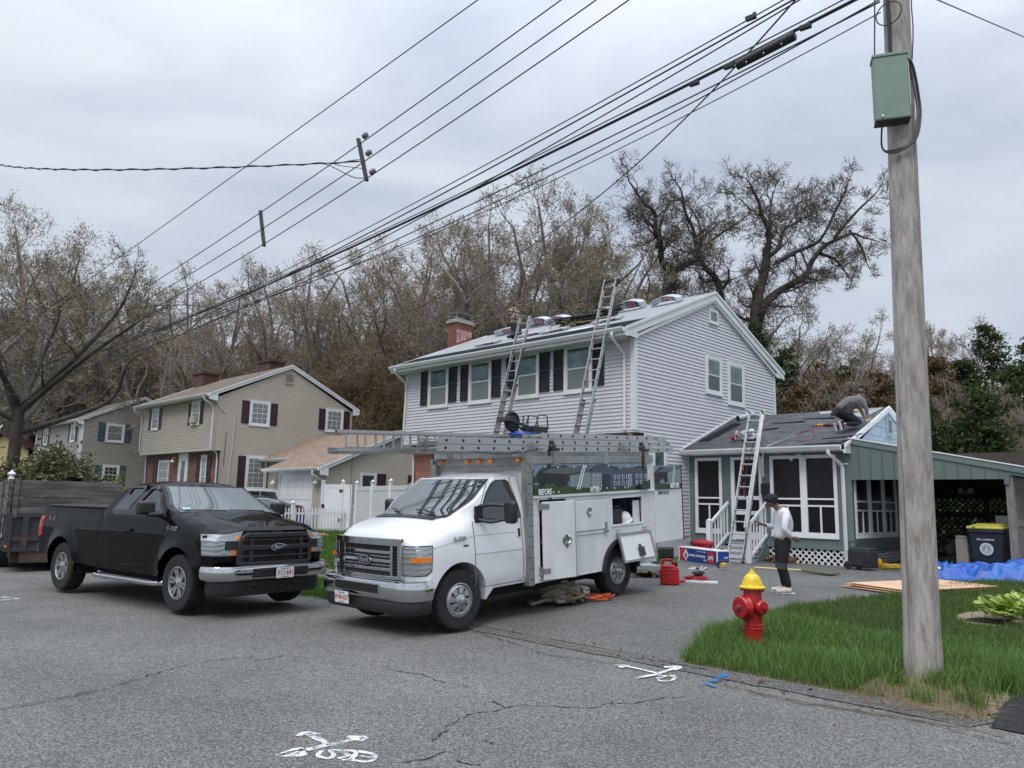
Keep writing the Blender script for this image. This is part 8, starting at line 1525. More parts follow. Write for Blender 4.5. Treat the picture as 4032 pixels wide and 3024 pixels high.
for j in range(NY+1):
 for i in range(NX+1):
  u,v=i/NX*2-1,j/NY*2-1;e=max(0,1-max(abs(u)**3.0,abs(v)**3.0));x,y=u*1.6,v*.85
  p=Vector((x*1.5,y*1.7,0));h=.16+.24*noise.noise(p*.9+Vector((3,1,2)))+.16*abs(noise.noise(p*2.1))+.10*(1-abs(noise.noise(p*3.4+Vector((5,5,5)))*2))+.02*abs(noise.noise(p*7));h+=.34*math.exp(-((x-.55)**2+(y-.1)**2)/.20)+.12*abs(noise.noise(Vector((x*1.2+y*2.6,3,1))*1.6))
  V.append((x+.10*noise.noise(p*2.5),y+.12*noise.noise(p*2.2+Vector((9,0,0))),max(.004,.74*h*min(1,e*1.6))))
npobj('sheet',V,[(j*(NX+1)+i,j*(NX+1)+i+1,(j+1)*(NX+1)+i+1,(j+1)*(NX+1)+i) for j in range(NY) for i in range(NX)],TARP,o,True)
for x,y,z in((.62,-.35,.52),(-.9,-.6,.2)):m=MB();m.lathe([(.012,0),(.022,.002),(.022,.006),(.012,.008)],12,(x,y,z),(0,-.8,.6));m.build('grommet',ALU,o)
BNV=mat('navy_bin_plastic',(.016,.022,.032),.5,var=.08);o=thing('wheeled_bin','navy wheeled bin with a yellow lid under the carport','bin',(7.18,3.35,.27),R(-6));m=MB();m.hexa([(-.27,-.28,0),(.27,-.28,0),(.27,.30,0),(-.27,.30,0),(-.34,-.36,1.0),(.34,-.36,1.0),(.34,.38,1.0),(-.34,.38,1.0)]);m.box(-.365,.365,-.385,.40,.94,1.02);m.build('body',BNV,o,bevel=.025,seg=3)
m=MB();m.box(-.37,.37,-.40,.41,1.025,1.085);m.hexa([(-.33,-.36,1.085),(.33,-.36,1.085),(.33,.36,1.085),(-.33,.36,1.085),(-.2,-.2,1.15),(.26,-.2,1.15),(.26,.25,1.15),(-.2,.25,1.15)]);m.box(-.25,-.18,-.43,-.30,1.06,1.11);m.build('lid',mat('yellow_lid',(.62,.55,.10),.5),o,bevel=.02,seg=2)
m=MB();A3,Z3_=Vector((1,0,0)),Vector((0,-.08,1)).normalized();oc=Vector((0,-.353,.60))
m.lathe([(.115,0),(.135,0),(.135,.003),(.115,.003)],32,oc,(0,-1,-.08));m.lathe([(.073,0),(.080,0),(.080,.003),(.073,.003)],32,oc,(0,-1,-.08));m.lathe([(0,.0),(.022,.0),(.022,.005),(0,.005)],14,oc+Z3_*.022,(0,-1,-.08));m.prism([(-.05,-.055),(.05,-.055),(.035,-.015),(.0,.0),(-.035,-.015)],oc+Vector((0,-.004,0)),A3,Z3_,(0,-1,-.08),.003)
for i,ch_ in enumerate('TOWN OF AVON MASSACHUSETTS '):
 a=PI*.95-i*2*PI/27;
 if ch_!=' ':put_text(m,ch_,oc+(A3*math.cos(a)+Z3_*math.sin(a))*.098+Vector((0,-.006,0)),A3*math.sin(a)-Z3_*math.cos(a),A3*math.cos(a)+Z3_*math.sin(a),.026,.001,.0006)
put_text(m,'BIN # 0000438',(0,-.387,.80),(1,0,0),Z3_,.055,.001,.001);m.build('printed_seal',mat('print_white',(.6,.62,.62),.5),o,smooth=None,recalc=False)
for s_ in(-1,1):m=MB();m.cyl((s_*.24,.32,.10),(s_*.30,.32,.10),.10);m.build('wheel',BPL,o)
o=thing('cardboard_boxes','flat cardboard carton leaning left of the bin','cardboard',(6.62,3.25,.27),R(-10));CB=mat('grey_cardboard_brown',(.26,.235,.21),.85,var=.1);m=MB();m.box(-.13,.12,-.05,.05,0,.80);m.box(-.12,.10,-.052,.04,.81,.86);m.build('carton',CB,o,smooth=None,bevel=.004)
o=thing('grey_box','grey box on top behind the bin beside the post','box',(7.45,3.9,.27));m=MB();m.box(-.25,.2,-.2,.2,0,1.0);m.build('stack',CB,o,smooth=None);m=MB();m.box(-.24,.18,-.22,.2,1.005,1.32);m.build('box',mat('grey_cardboard',(.35,.36,.38),.8),o,smooth=None)
o=thing('filled_sack','lumpy grey-green sack on the carport floor','sack',(5.75,6.6,.28));m=MB();m.ico((0,0,.30),.36,3,(1.1,.8,.95),.5,3);m.ico((-.35,-.1,.10),.18,2,(1.2,.8,.6),.4,8);m.build('sack',mat('sack_plastic',(.14,.17,.15),.5,var=.4,vscale=6,bump=.5,bscale=12),o)
def prp(px_,py_,l=0.0):return on_plane(px_,py_,(0,pye,pze+l),(0,-psl,1))
PM=Matrix.Rotation(PSA,4,'X')
o=thing('membrane_roll','roll of grey roof membrane at the top of the porch roof by the house wall','roll',(0,0,0));p=Vector((.42,4.95,0));p=pr_(.35,4.95,.09);m=MB();V0=len(m.v);m.lathe([(.045,0),(.085,0),(.085,.60),(.045,.60)],20,p,(.45,1,psl*.8));m.build('roll',mat('roll_pale',(.38,.42,.46),.5),o)
m=MB();m.lathe([(.047,-.004),(.083,-.004),(.083,.0),(.047,.0)],20,p,(.45,1,psl*.8));m.lathe([(.0,.02),(.046,.02)],16,p,(.45,1,psl*.8));m.build('roll_end',DARKIN,o)
o=thing('plastic_bag','clear plastic bag with red scraps behind the top of the porch ladder','bag',pr_(1.72,2.95,.02));m=MB();m.ico((0,0,.10),.24,3,(1.3,.8,.55),.7,6);m.build('bag',mat('pale_plastic',(.45,.52,.52),.25,var=.3,vscale=6),o);m=MB();m.obox((-.42,-.05,.08),(.10,0,.06),(0,.08,0),(-.01,0,.02));m.build('scrap',BXR,o,smooth=None,bevel=.01);m=MB();m.obox((-.36,-.08,.13),(.02,0,.12),(0,.05,0),(.01,0,0));m.build('glove',WHITE,o,smooth=None,bevel=.006)
o=thing('curved_strip','curved pale strip hanging over the porch gutter right of the ladder','trim strip',(0,0,0));m=MB();P=catmull([pr_(2.95,2.75,.10),pr_(2.72,2.5,.06),(2.52,2.2,3.18),(2.44,2.16,2.9),(2.38,2.3,2.45)],6);
for a,b in zip(P,P[1:]):m.bar(a,b,.05,.006)
m.build('strip',mat('pale_strip',(.45,.46,.44),.5),o)
RC=MATS['hose_red'];K=C4(2550,1500,.67)
o=thing('roof_hose','loose red air hose looping over the porch roof behind the kneeling worker','hose',(0,0,0));P=[prp(*q,.02) for q in K([(1120,255),(1060,262),(1000,268),(960,285),(985,310),(960,345),(885,350),(880,330),(940,290),(1000,258),(1060,245),(1100,240),(1130,245),(1090,270),(1040,275)])];m=MB();m.tube(catmull(P,6),.008,6);m.build('hose',RC,o)
P=[prp(*q,.02) for q in K([(1290,150),(1300,165),(1340,160),(1375,150)])];m=MB();m.tube(catmull(P,6),.008,6);m.build('hose',RC,o)
o=thing('hammer','roofing hammer lying on the porch roof left of the hose loop','hammer',(0,0,0));a,b=prp(*K([(950,288)])[0],.03),prp(*K([(880,305)])[0],.03);m=MB();m.tube([a,b],.015,6);m.build('handle',BPL,o);m=MB();e=(b-a).normalized();f_=e.cross(NRM).normalized();m.bar(b-f_*.08,b+f_*.08,.03,.03);m.build('head',ALUD,o)
o=thing('nail_puller','yellow and black hand tool lying on the red hose','hand tool',(0,0,0));a,b,c=prp(*K([(998,258)])[0],.04),prp(*K([(1035,258)])[0],.04),prp(*K([(1075,260)])[0],.04);m=MB();m.tube([a,b],.025,8);m.build('grip',YT,o);m=MB();m.tube([b,c],.03,8);m.build('body',BPL,o)
def blades(root,name,n,h,w_,spread,m_,seed,curve=.5):
 rg=random.Random(seed);mb=MB()
 for i in range(n):
  a=rg.uniform(0,2*PI);r=rg.uniform(0,spread);x,y=r*math.cos(a),r*math.sin(a);d=Vector((math.cos(a),math.sin(a),0))*rg.uniform(.1,curve);hh=h*rg.uniform(.6,1.1);s_=Vector((-math.sin(a+rg.uniform(-1,1)),math.cos(a),0))*w_/2
  p0,p1,p2=Vector((x,y,0)),Vector((x,y,hh*.6))+d*hh*.4,Vector((x,y,hh*.9))+d*hh*1.1
  mb.add([p0-s_,p0+s_,p1+s_*.9,p1-s_*.9,p2],[(0,1,2,3),(3,2,4)])
 return mb.build(name,m_,root,smooth=None,recalc=False)
DG=leafmat('daffodil_leaf',[(.03,.07,.02),(.05,.10,.03),(.025,.055,.018)])
for k,(x,y,l) in enumerate(((.55,-.35,'clump of daffodils with pale yellow flowers at the corner of the lavender house'),(.15,-.05,'smaller daffodil clump against the foundation'))):
 o=thing('daffodils',l,'flowers',g3(x+.2,y-.2),group='daffodils by the house');blades(o,'leaves',160,.55,.018,.30,DG,k)
 m=MB();rg=random.Random(k)
 for i in range(9):a=rg.uniform(0,6.28);r=rg.uniform(.1,.4);m.lathe([(.0,0),(.04,.01),(.045,.015),(.015,.02),(.02,.04),(0,.03)],8,(r*math.cos(a),r*math.sin(a),rg.uniform(.42,.60)),(math.cos(a),math.sin(a)-.5,.6))
 m.build('flowers',mat('daffodil_yellow',(.70,.62,.25),.6),o)
o=thing('leaf_litter','small heap of dry brown leaves under the porch lattice','leaves',g3(2.75,2.35),kind) if False else thing('leaf_litter','small heap of dry brown leaves under the porch lattice','leaves',g3(2.75,2.35));rg_=np.random.default_rng(3);V,F=leafquads(rg_.normal(size=(260,3))*np.array([.22,.12,.05])+np.array([0,0,.08]),.045,rg_,.7);npobj('dry_leaves',V,F,leafmat('dry_leaf',[(.16,.08,.04),(.22,.13,.07),(.10,.06,.035)]),o)
HOS=leafmat('hosta_leaf',[(.26,.36,.04),(.42,.48,.12),(.16,.26,.03),(.55,.56,.24)],.45)
def hosta(loc,n,rad,seed,label):
 rg=random.Random(seed);root=thing('hosta',label,'plant',loc,group='hostas in the lawn bed');mb=MB()
 for i in range(n):
  a=rg.uniform(0,2*PI);r=rad*math.sqrt(rg.random());t=rg.uniform(.35,1.2);L_=rg.uniform(.16,.26);w_=L_*.22;base=Vector((r*math.cos(a),r*math.sin(a),.06+rg.uniform(0,.34)*(1-r/rad*.6)));b2=a+rg.uniform(-1.1,1.1);d=Vector((math.cos(b2)*math.cos(t),math.sin(b2)*math.cos(t),math.sin(t)));s_=Vector((-math.sin(b2),math.cos(b2),0));up=d.cross(s_)*-1;pts=[]
  for k in range(6):q=k/5;c=base+d*L_*q-Vector((0,0,.07*q*q));ww=w_*math.sin(PI*min(.98,q*.93+.05));pts.append((c-s_*ww+up*ww*.35,c,c+s_*ww+up*ww*.35))
  V=[p for r3 in pts for p in r3];mb.add(V,[(k*3+j,k*3+j+1,(k+1)*3+j+1,(k+1)*3+j) for k in range(5) for j in range(2)])
 mb.build('leaves',HOS,root,smooth=60,recalc=False);return root
hosta(g3(9.22,-4.15),260,.52,1,'bright yellow-green hosta nearest the dirt ring in the right lawn');hosta(g3(9.75,-3.5),220,.62,2,'bright yellow-green hosta cut by the right edge');hosta(g3(9.45,-2.7),170,.5,4,'yellow-green hosta at the back of the lawn bed')
o=drape([(8.42+.62*math.cos(a)*.75,-3.95+.85*math.sin(a)) for a in[2*PI*i/24 for i in range(24)]],.006);o.xf(Matrix.Translation((.35,0,0)));struct('mulch_ring',o,DIRT,smooth=None)
o=thing('weed_cloth','scrap of black weed cloth at the edge of the dirt ring','fabric',g3(8.72,-4.45));m=MB();m.add([(-.25,-.08,.012),(.3,-.14,.02),(.32,.12,.05),(-.1,.15,.03)],[(0,1,2,3)]);m.build('cloth',ICEW,o,smooth=None)
o=thing('orange_cover','faded orange plastic thing lying in the grass by the picket fence','plastic',g3(-8.4,-4.2));q=gnd(950+890*.36162,1850+735*.36162);o.location=q;m=MB();m.ico((0,0,.03),.22,2,(1.6,.8,.55),.3,7);m.build('shell',mat('faded_orange',(.55,.16,.10),.6),o)
q=at_depth(24*D_1,1036*D_1,22);o=thing('post_finial','white turned post top behind the trailer at the left edge','post',(q.x,q.y,.3));zt=q.z-.3;m=MB();m.box(-.06,.06,-.06,.06,0,zt);m.lathe([(.07,0),(.10,.03),(.06,.06),(.05,.10),(.10,.14),(.11,.17),(.05,.22),(.02,.26),(0,.28)],16,(0,0,zt));m.build('post',WHITE,o)
q=at_depth(150,1800,56);o=thing('flag','small stars and stripes flag on the grey house corner','flag',q);m=MB();m.tube([(-.1,0,.7),(.2,0,-.3)],.02,6);m.build('staff',WHITE,o)
m=MB()
for k in range(7):m.mi(0 if k%2 else 1);z=.45-k*.12;m.add([(0,-.02,z),(.75,-.02,z-.25),(.75,-.02,z-.37),(0,-.02,z-.12)],[(0,1,2,3)])
m.mi(2);m.add([(-.02,-.04,.46),(.42,-.04,.32),(.42,-.04,-.06),(-.02,-.04,.08)],[(0,1,2,3)])
m.mi(0)
for i in range(3):
 for j in range(3):x,z=.06+i*.13,.33-j*.11-i*.04;m.add([(x,-.05,z),(x+.05,-.05,z-.01),(x+.04,-.05,z+.04)],[(0,1,2)])
m.build('cloth',[mat('flag_white',(.6,.6,.6),.8),mat('flag_red',(.40,.02,.03),.8),mat('flag_navy',(.015,.02,.10),.8)],o,smooth=None,recalc=False)
rg_=np.random.default_rng(12);n_=230;u_=rg_.random(n_);X_=np.where(u_<.45,rg_.uniform(.8,9.9,n_),rg_.uniform(-8,12,n_));Y_=np.where(u_<.45,rg_.normal(-9.22,.16,n_),np.where(u_<.92,rg_.uniform(-9,1.5,n_),rg_.uniform(-13,-9,n_)))
V,F=leafquads(np.stack([X_,Y_,np.array([zg(0,y) for y in Y_])+.022],1),.022,rg_,.7);V[:,2]=np.maximum(V[:,2],np.repeat(np.array([zg(0,y) for y in Y_])+.012,4));o=npobj('fallen_leaves',V,F,leafmat('dry_leaf',[(.16,.08,.04),(.22,.13,.07),(.10,.06,.035)]));tag(o,'scattered dry leaves and grit along the road edge and the drive','leaves',kind='stuff')
# ------------------------------------------------------------------ people
SKIN=mat('brown_skin',(.20,.105,.065),.5,var=.08);SKINL=mat('light_brown_skin',(.30,.17,.11),.5)
def skel(name,J,E,m,parent,lv=2,root=None):
 """J: name -> (x, y, z, r); E: list of pairs; grows one continuous tapered surface"""
 ks=list(J);me=bpy.data.meshes.new(name);me.from_pydata([J[k][:3] for k in ks],[(ks.index(a),ks.index(b)) for a,b in E],[]);me.update();o=bpy.data.objects.new(name,me);COL.objects.link(o);o.parent=parent
 md=o.modifiers.new('k','SKIN');md.use_smooth_shade=True
 sv=me.skin_vertices[0].data
 for i,k in enumerate(ks):r=J[k][3];sv[i].radius=r if hasattr(r,'__len__') else(r,r);sv[i].use_root=(k==(root or ks[0]))
 sb=o.modifiers.new('s','SUBSURF');sb.levels=lv;sb.render_levels=lv;dg=bpy.context.evaluated_depsgraph_get();nm=bpy.data.meshes.new_from_object(o.evaluated_get(dg));o.modifiers.clear();o.data=nm;nm.materials.append(m)
 for p in nm.polygons:p.use_smooth=True
 return o
def chain(*a):return list(zip(a,a[1:]))
def hand(J,E,w,d,up,s,curl=.5,k='h'):
 W_=Vector(J[w][:3]);d,up=Vector(d).normalized(),Vector(up).normalized();sd=d.cross(up);P=W_+d*.075*s;J[k+'p']=(*P,(.030*s,.018*s));E.append((w,k+'p'))
 for i in range(4):
  L_=(.075,.085,.08,.062)[i]*s;b=P+d*.02*s+sd*(i-1.5)*.021*s;c=b+d*L_*.5-up*L_*.25*curl;e=c+d*L_*.3*(1-curl*.6)-up*L_*.45*curl
  for n_,q in(('a',b),('b',c),('c',e)):J[k+str(i)+n_]=(*q,.0092*s)
  E+=[(k+'p',k+str(i)+'a'),(k+str(i)+'a',k+str(i)+'b'),(k+str(i)+'b',k+str(i)+'c')]
 t0=W_+d*.04*s-sd*.03*s;t1=t0+d*.035*s-sd*.018*s-up*.01*s;t2=t1+d*.03*s-up*.014*s
 for n_,q in(('t0',t0),('t1',t1),('t2',t2)):J[k+n_]=(*q,.0105*s)
 E+=[(w,k+'t0'),(k+'t0',k+'t1'),(k+'t1',k+'t2')]
def face(root,c,f,up,m,s=1.0,hair=None):
 c,f,up=Vector(c),Vector(f).normalized(),Vector(up).normalized();sd=f.cross(up);q=MB();q.ico(c+f*.098*s-up*.012*s,.020*s,2,(1,.8,1.1));
 for k in(-1,1):q.ico(c+sd*k*.078*s-up*.005,.026*s,2,(.7,.5,1))
 q.build('nose_and_ears',m,root,smooth=60)
 for k in(-1,1):q=MB();q.ico(c+f*.088*s+sd*k*.032*s+up*.012*s,.011*s,1);q.build('eye',mat('eye_dark',(.05,.03,.025),.3),root)
 q=MB();q.obox(c+f*.090*s-up*.052*s,sd*.024*s,f*.004,up*.004);q.build('mouth',mat('lip_brown',(.16,.06,.05),.6),root,smooth=None)
fp=gnd(3095,2338);sm=thing('person','standing man in white long-sleeved top, black trousers and black beanie looking down at his phone','person',(fp.x,fp.y,fp.z+.01),math.atan2(-RH.y,-RH.x));sm.scale=(1.08,1.12,.97)
J={'pel':(.03,0,.92,.08),'w':(.03,0,1.02,.08),'ch':(-.01,0,1.22,.09),'uc':(.01,0,1.37,.08),'nk':(.075,0,1.465,.052),'nk2':(.125,0,1.52,.052),'hd':(.185,0,1.57,.078),'hd2':(.20,0,1.61,.088),'jaw':(.245,0,1.51,.045),'ls':(.02,.18,1.39,.055),'le':(.09,.25,1.10,.042),'lw':(-.06,.20,.965,.028),'rs':(.03,-.18,1.39,.055),'re':(.10,-.22,1.12,.042),'rw':(.27,-.10,1.17,.026),'lh':(.04,.10,.86,.095),'lk':(.10,.10,.48,.058),'la':(-.02,.09,.10,.038),'lt':(.12,.10,.045,.035),'rh':(.03,-.10,.86,.095),'rk':(.03,-.10,.47,.058),'ra':(-.02,-.10,.10,.038),'rt':(.12,-.11,.045,.035)}
E=chain('pel','w','ch','uc','nk','nk2','hd','hd2')+[('hd','jaw')]+chain('uc','ls','le','lw')+chain('uc','rs','re','rw')+chain('pel','lh','lk','la','lt')+chain('pel','rh','rk','ra','rt')
hand(J,E,'rw',(1,.35,.1),(0,0,1),1.0,.7,'r');hand(J,E,'lw',(-.7,-.3,-.35),(0,1,0),1.0,.4,'l')
bd=skel('body',J,E,SKIN,sm);face(bd,(.20,0,1.575),(.78,0,-.62),(.62,0,.78),SKIN)
J2={'w0':(.03,0,.90,.155),'w':(.03,0,1.03,.145),'ch':(-.02,0,1.22,.165),'uc':(.0,0,1.37,.125),'nk':(.06,0,1.455,.072),'ls':(.01,.175,1.385,.075),'lm':(.06,.235,1.24,.062),'le':(.09,.26,1.10,.058),'lf':(.02,.24,1.03,.05),'lw':(-.055,.205,.97,.040),'rs':(.02,-.175,1.385,.075),'re':(.10,-.23,1.12,.058),'rw':(.25,-.11,1.165,.038)}
skel('shirt',J2,chain('w0','w','ch','uc','nk')+chain('uc','ls','lm','le','lf','lw')+chain('uc','rs','re','rw'),mat('white_jersey',(.66,.67,.72),.8,bump=.5,bscale=9,var=.04),sm)
J3={'p':(.03,0,1.02,.12),'p2':(.01,0,.88,.14),'lh':(.035,.095,.80,.112),'lm':(.07,.10,.64,.094),'lk':(.085,.10,.47,.075),'lc':(.03,.10,.30,.064),'la':(-.015,.095,.10,.054),'rh':(.02,-.095,.80,.112),'rm':(.03,-.10,.64,.094),'rk':(.035,-.10,.47,.075),'rc':(.0,-.10,.30,.064),'ra':(-.02,-.10,.10,.054)}
skel('trousers',J3,chain('p','p2','lh','lm','lk','lc','la')+chain('p2','rh','rm','rk','rc','ra'),mat('black_cotton',(.010,.010,.012),.85,bump=.5,bscale=8),sm)
for s_ in(-1,1):
 q=MB();x0=.08 if s_>0 else.035;q.tube([(x0,s_*.10,.52),(x0+.01,s_*.10,.42)],[.079,.076],14,caps=False);q.build('knee_pad',mat('knee_pad',(.05,.052,.05),.8),sm)
 J4={'a':(-.06,s_*.10,.062,.060),'b':(.02,s_*.10,.062,.060),'c':(.11,s_*.105,.050,.050),'d':(.20,s_*.11,.040,.040)};sh=skel('shoe',J4,chain('a','b','c','d'),mat('worn_white_shoe',(.52,.47,.42),.7,var=.15,vscale=20),sm)
 q=MB();q.prism([(.0+x,y) for x,y in[(-.10,-.028),(.11,-.034),(.18,-.022),(.20,0),(.18,.022),(.11,.034),(-.10,.028)]],(0,s_*.105,.0),(1,0,0),(0,1,0),(0,0,1),.022);q.build('sole',WHITE,sh,smooth=None,bevel=.006)
q=MB();ax=Vector((-.45,0,.9)).normalized();q.lathe([(.098,-.035),(.104,-.03),(.106,.01),(.100,.03),(.102,.034),(.098,.06),(.078,.10),(.045,.125),(0,.132)],28,Vector((.195,0,1.60)),ax);q.build('beanie',mat('navy_knit',(.010,.011,.020),.9,bump=.6,bscale=60),sm,smooth=60)
ph=thing('phone','black phone in the right hand of the standing man','phone',sm.matrix_world@Vector((0,0,0)));ph.location=sm.location;ph.rotation_euler=sm.rotation_euler;ph.scale=sm.scale;q=MB();q.obox((.375,-.055,1.205),(.07,.02,.022),(-.01,.036,0),(0,0,.005));q.build('handset',BPL,ph,smooth=None,bevel=.004)
kb=prp(3230+730*.21008,1520+740*.21008,.07);kr=thing('person','roofer in grey top and dark trousers kneeling on the porch roof with a tool belt','person',kb,math.atan2(RH.y,RH.x)+.0)
J={'pel':(-.49,0,.36,.08),'w':(-.42,0,.46,.08),'ch':(-.24,0,.60,.09),'uc':(-.05,0,.67,.08),'nk':(.03,0,.75,.055),'hd':(.08,0,.80,.080),'hd2':(.10,0,.86,.088),'jaw':(.14,0,.76,.045),'rs':(-.01,-.18,.66,.06),'re':(.08,-.24,.42,.045),'rw':(.14,-.18,.21,.03),'ls':(.02,.18,.66,.06),'le':(.16,.22,.45,.045),'lw':(.22,.14,.22,.03),'rh':(-.44,-.12,.30,.10),'rk':(-.03,-.14,.04,.065),'ra':(-.45,-.14,.02,.04),'rt':(-.53,-.14,-.08,.035),'lh':(-.44,.12,.30,.10),'lk':(.00,.16,.08,.065),'la':(-.42,.16,.08,.04),'lt':(-.50,.16,-.0,.035)}
E=chain('pel','w','ch','uc','nk','hd','hd2')+[('hd','jaw')]+chain('uc','rs','re','rw')+chain('uc','ls','le','lw')+chain('pel','rh','rk','ra','rt')+chain('pel','lh','lk','la','lt')
hand(J,E,'rw',(.45,.1,-.8),(.7,0,.5),1.0,.7,'r');hand(J,E,'lw',(.5,0,-.8),(.7,0,.5),1.0,.6,'l')
bd=skel('body',J,E,SKINL,kr);face(bd,(.11,0,.81),(.9,0,-.43),(.43,0,.9),SKINL)
G2=mat('charcoal_grey_top',(.125,.125,.13),.85,bump=.4,bscale=10)
J2={'w0':(-.52,0,.36,.15),'w':(-.40,0,.48,.145),'ch':(-.22,0,.61,.165),'uc':(-.05,0,.66,.13),'nk':(.02,0,.73,.075),'rs':(-.02,-.18,.64,.080),'rm':(.05,-.23,.53,.068),'re':(.08,-.25,.42,.058),'rw':(.13,-.19,.23,.040),'ls':(.02,.18,.64,.080),'le':(.16,.23,.45,.058),'lw':(.21,.15,.24,.040)}
skel('shirt',J2,chain('w0','w','ch','uc','nk')+chain('uc','rs','rm','re','rw')+chain('uc','ls','le','lw'),G2,kr)
DN=mat('dark_navy_trousers',(.008,.010,.017),.85,bump=.4,bscale=8);J3={'p':(-.47,0,.38,.14),'rh':(-.42,-.11,.30,.125),'rm':(-.22,-.13,.18,.10),'rk':(-.02,-.14,.06,.078),'rc':(-.22,-.14,.02,.075),'ra':(-.42,-.14,.03,.055),'lh':(-.42,.11,.30,.125),'lm':(-.2,.14,.19,.10),'lk':(.01,.16,.09,.078),'lc':(-.2,.16,.07,.072),'la':(-.40,.16,.08,.05)}
skel('trousers',J3,chain('p','rh','rm','rk','rc','ra')+chain('p','lh','lm','lk','lc','la'),DN,kr)
for s_ in(-1,1):J4={'a':(-.45,s_*.15,.02,(.045,.045)),'b':(-.50,s_*.15,-.04,(.045,.04)),'c':(-.49,s_*.15,-.12,(.042,.03))};sh=skel('shoe',J4,chain('a','b','c'),mat('black_shoe',(.02,.02,.02),.6),kr);q=MB();q.obox((-.545,s_*.15,-.035),(.03,0,-.115),(0,.042,0),(.012,0,.004));q.build('sole',WHITE,sh,smooth=None,bevel=.012)
q=MB();q.lathe([(.098,-.02),(.100,.02),(.085,.07),(.04,.10),(0,.105)],24,(.085,0,.845),(-.2,0,1));q.obox((-.05,0,.85),(.075,0,-.012),(0,.065,0),(0,0,.008));q.build('cap',BPL,kr,smooth=50)
q=MB();q.tube([(-.46+.17*math.cos(a)*.75,.165*math.sin(a),.42+.12*math.cos(a)) for a in[2*PI*i/24 for i in range(24)]],.022,6,closed=True);tbm=mat('tool_belt_leather',(.028,.030,.030),.8,var=.3);q.build('tool_belt',tbm,kr)
for x,z,w_ in((-.30,.38,.09),(-.60,.34,.08)):q=MB();q.obox((x,-.20 if x>-.5 else.02,z),(w_,0,.02),(0,.045,0),(.03,0,.11));q.build('tool_pouch',tbm,kr,smooth=None,bevel=.02)
q=MB();q.lathe([(0,0),(.035,0),(.035,.05),(0,.05)],14,(-.13,-.26,.33),(0,1,0));q.build('tape_measure',YT,kr)
for x in(-.30,-.22):q=MB();q.tube([(x+.028*math.cos(a),-.235,.52+.04*math.sin(a)) for a in[2*PI*i/14 for i in range(14)]],.009,5,closed=True);q.build('tool_handle',BPL,kr)
for y,x,z in((-.16,.155,.15),(.13,.24,.16)):q=MB();q.ico((x+.02,y,z-.015),.045,2,(1,.9,1.2));q.build('glove',mat('pale_glove',(.55,.52,.46),.8),kr)
PLD=bpy.data.materials.new('plaid_flannel');PLD.use_nodes=True;t_=PLD.node_tree;b_=t_.nodes['Principled BSDF'];b_.inputs['Roughness'].default_value=.9;tcn_=N_(t_,'ShaderNodeTexCoord');sp_=N_(t_,'ShaderNodeSeparateXYZ');t_.links.new(tcn_.outputs['Object'],sp_.inputs[0]);prev_=None
for ax in(1,2):
 mu=N_(t_,'ShaderNodeMath',operation='MULTIPLY',i={1:9.0});fr_=N_(t_,'ShaderNodeMath',operation='FRACT');gt_=N_(t_,'ShaderNodeMath',operation='GREATER_THAN',i={1:.5});t_.links.new(sp_.outputs[ax],mu.inputs[0]);t_.links.new(mu.outputs[0],fr_.inputs[0]);t_.links.new(fr_.outputs[0],gt_.inputs[0])
 if prev_:ad=N_(t_,'ShaderNodeMath',operation='ADD');t_.links.new(prev_.outputs[0],ad.inputs[0]);t_.links.new(gt_.outputs[0],ad.inputs[1]);ml=N_(t_,'ShaderNodeMath',operation='MULTIPLY',i={1:.5});t_.links.new(ad.outputs[0],ml.inputs[0]);rr_=N_(t_,'ShaderNodeValToRGB');rr_.color_ramp.interpolation='CONSTANT';ce=rr_.color_ramp.elements;ce[0].color=(.025,.014,.010,1);ce[1].position=.75;ce[1].color=(.52,.44,.34,1);x_=ce.new(.3);x_.color=(.20,.13,.09,1);t_.links.new(ml.outputs[0],rr_.inputs[0]);t_.links.new(rr_.outputs[0],b_.inputs['Base Color'])
 prev_=gt_
wp=roof_at(1960+400*.14706,1180+760*.14706);wv=Vector((-5.85,1.45,0));wz=rp_(wv.x,(wv.y+OV)/math.cos(RSL)).z;pw_=thing('person','worker in brown plaid shirt and black hood on the main roof behind a ladder','person',(wv.x,wv.y,wz+.06),math.atan2(RH.y,RH.x)-.55)
J={'pel':(0,0,.46,.08),'w':(0,0,.58,.08),'ch':(.02,0,.78,.09),'uc':(.03,0,.92,.08),'nk':(.05,0,1.01,.05),'hd':(.08,0,1.08,.078),'hd2':(.09,0,1.13,.086),'rs':(.02,-.19,.92,.055),'re':(-.02,-.30,.68,.042),'rw':(.20,-.14,.66,.03),'ls':(.02,.19,.92,.055),'le':(.02,.28,.68,.042),'lw':(.22,.10,.70,.03),'rh':(.02,-.10,.38,.10),'rk':(.22,-.13,.04,.06),'ra':(-.20,-.12,-.02,.04),'lh':(.02,.10,.38,.10),'lk':(.22,.13,.08,.06),'la':(-.20,.12,.02,.04)}
E=chain('pel','w','ch','uc','nk','hd','hd2')+chain('uc','rs','re','rw')+chain('uc','ls','le','lw')+chain('pel','rh','rk','ra')+chain('pel','lh','lk','la');hand(J,E,'rw',(1,.4,0),(0,0,1),1.0,.6,'r');hand(J,E,'lw',(1,-.4,0),(0,0,1),1.0,.6,'l')
bd=skel('body',J,E,SKINL,pw_);face(bd,(.075,0,1.09),(.95,0,-.2),(.2,0,.95),SKINL,.9)
J2={k:(*v[:3],v[3]*(1.75 if k in('w','ch','uc') else 1.35)) for k,v in J.items() if k in('w','ch','uc','rs','re','rw','ls','le','lw')};J2['w0']=(0,0,.44,.15);skel('shirt',J2,chain('w0','w','ch','uc')+chain('uc','rs','re','rw')+chain('uc','ls','le','lw'),PLD,pw_,root='w0')
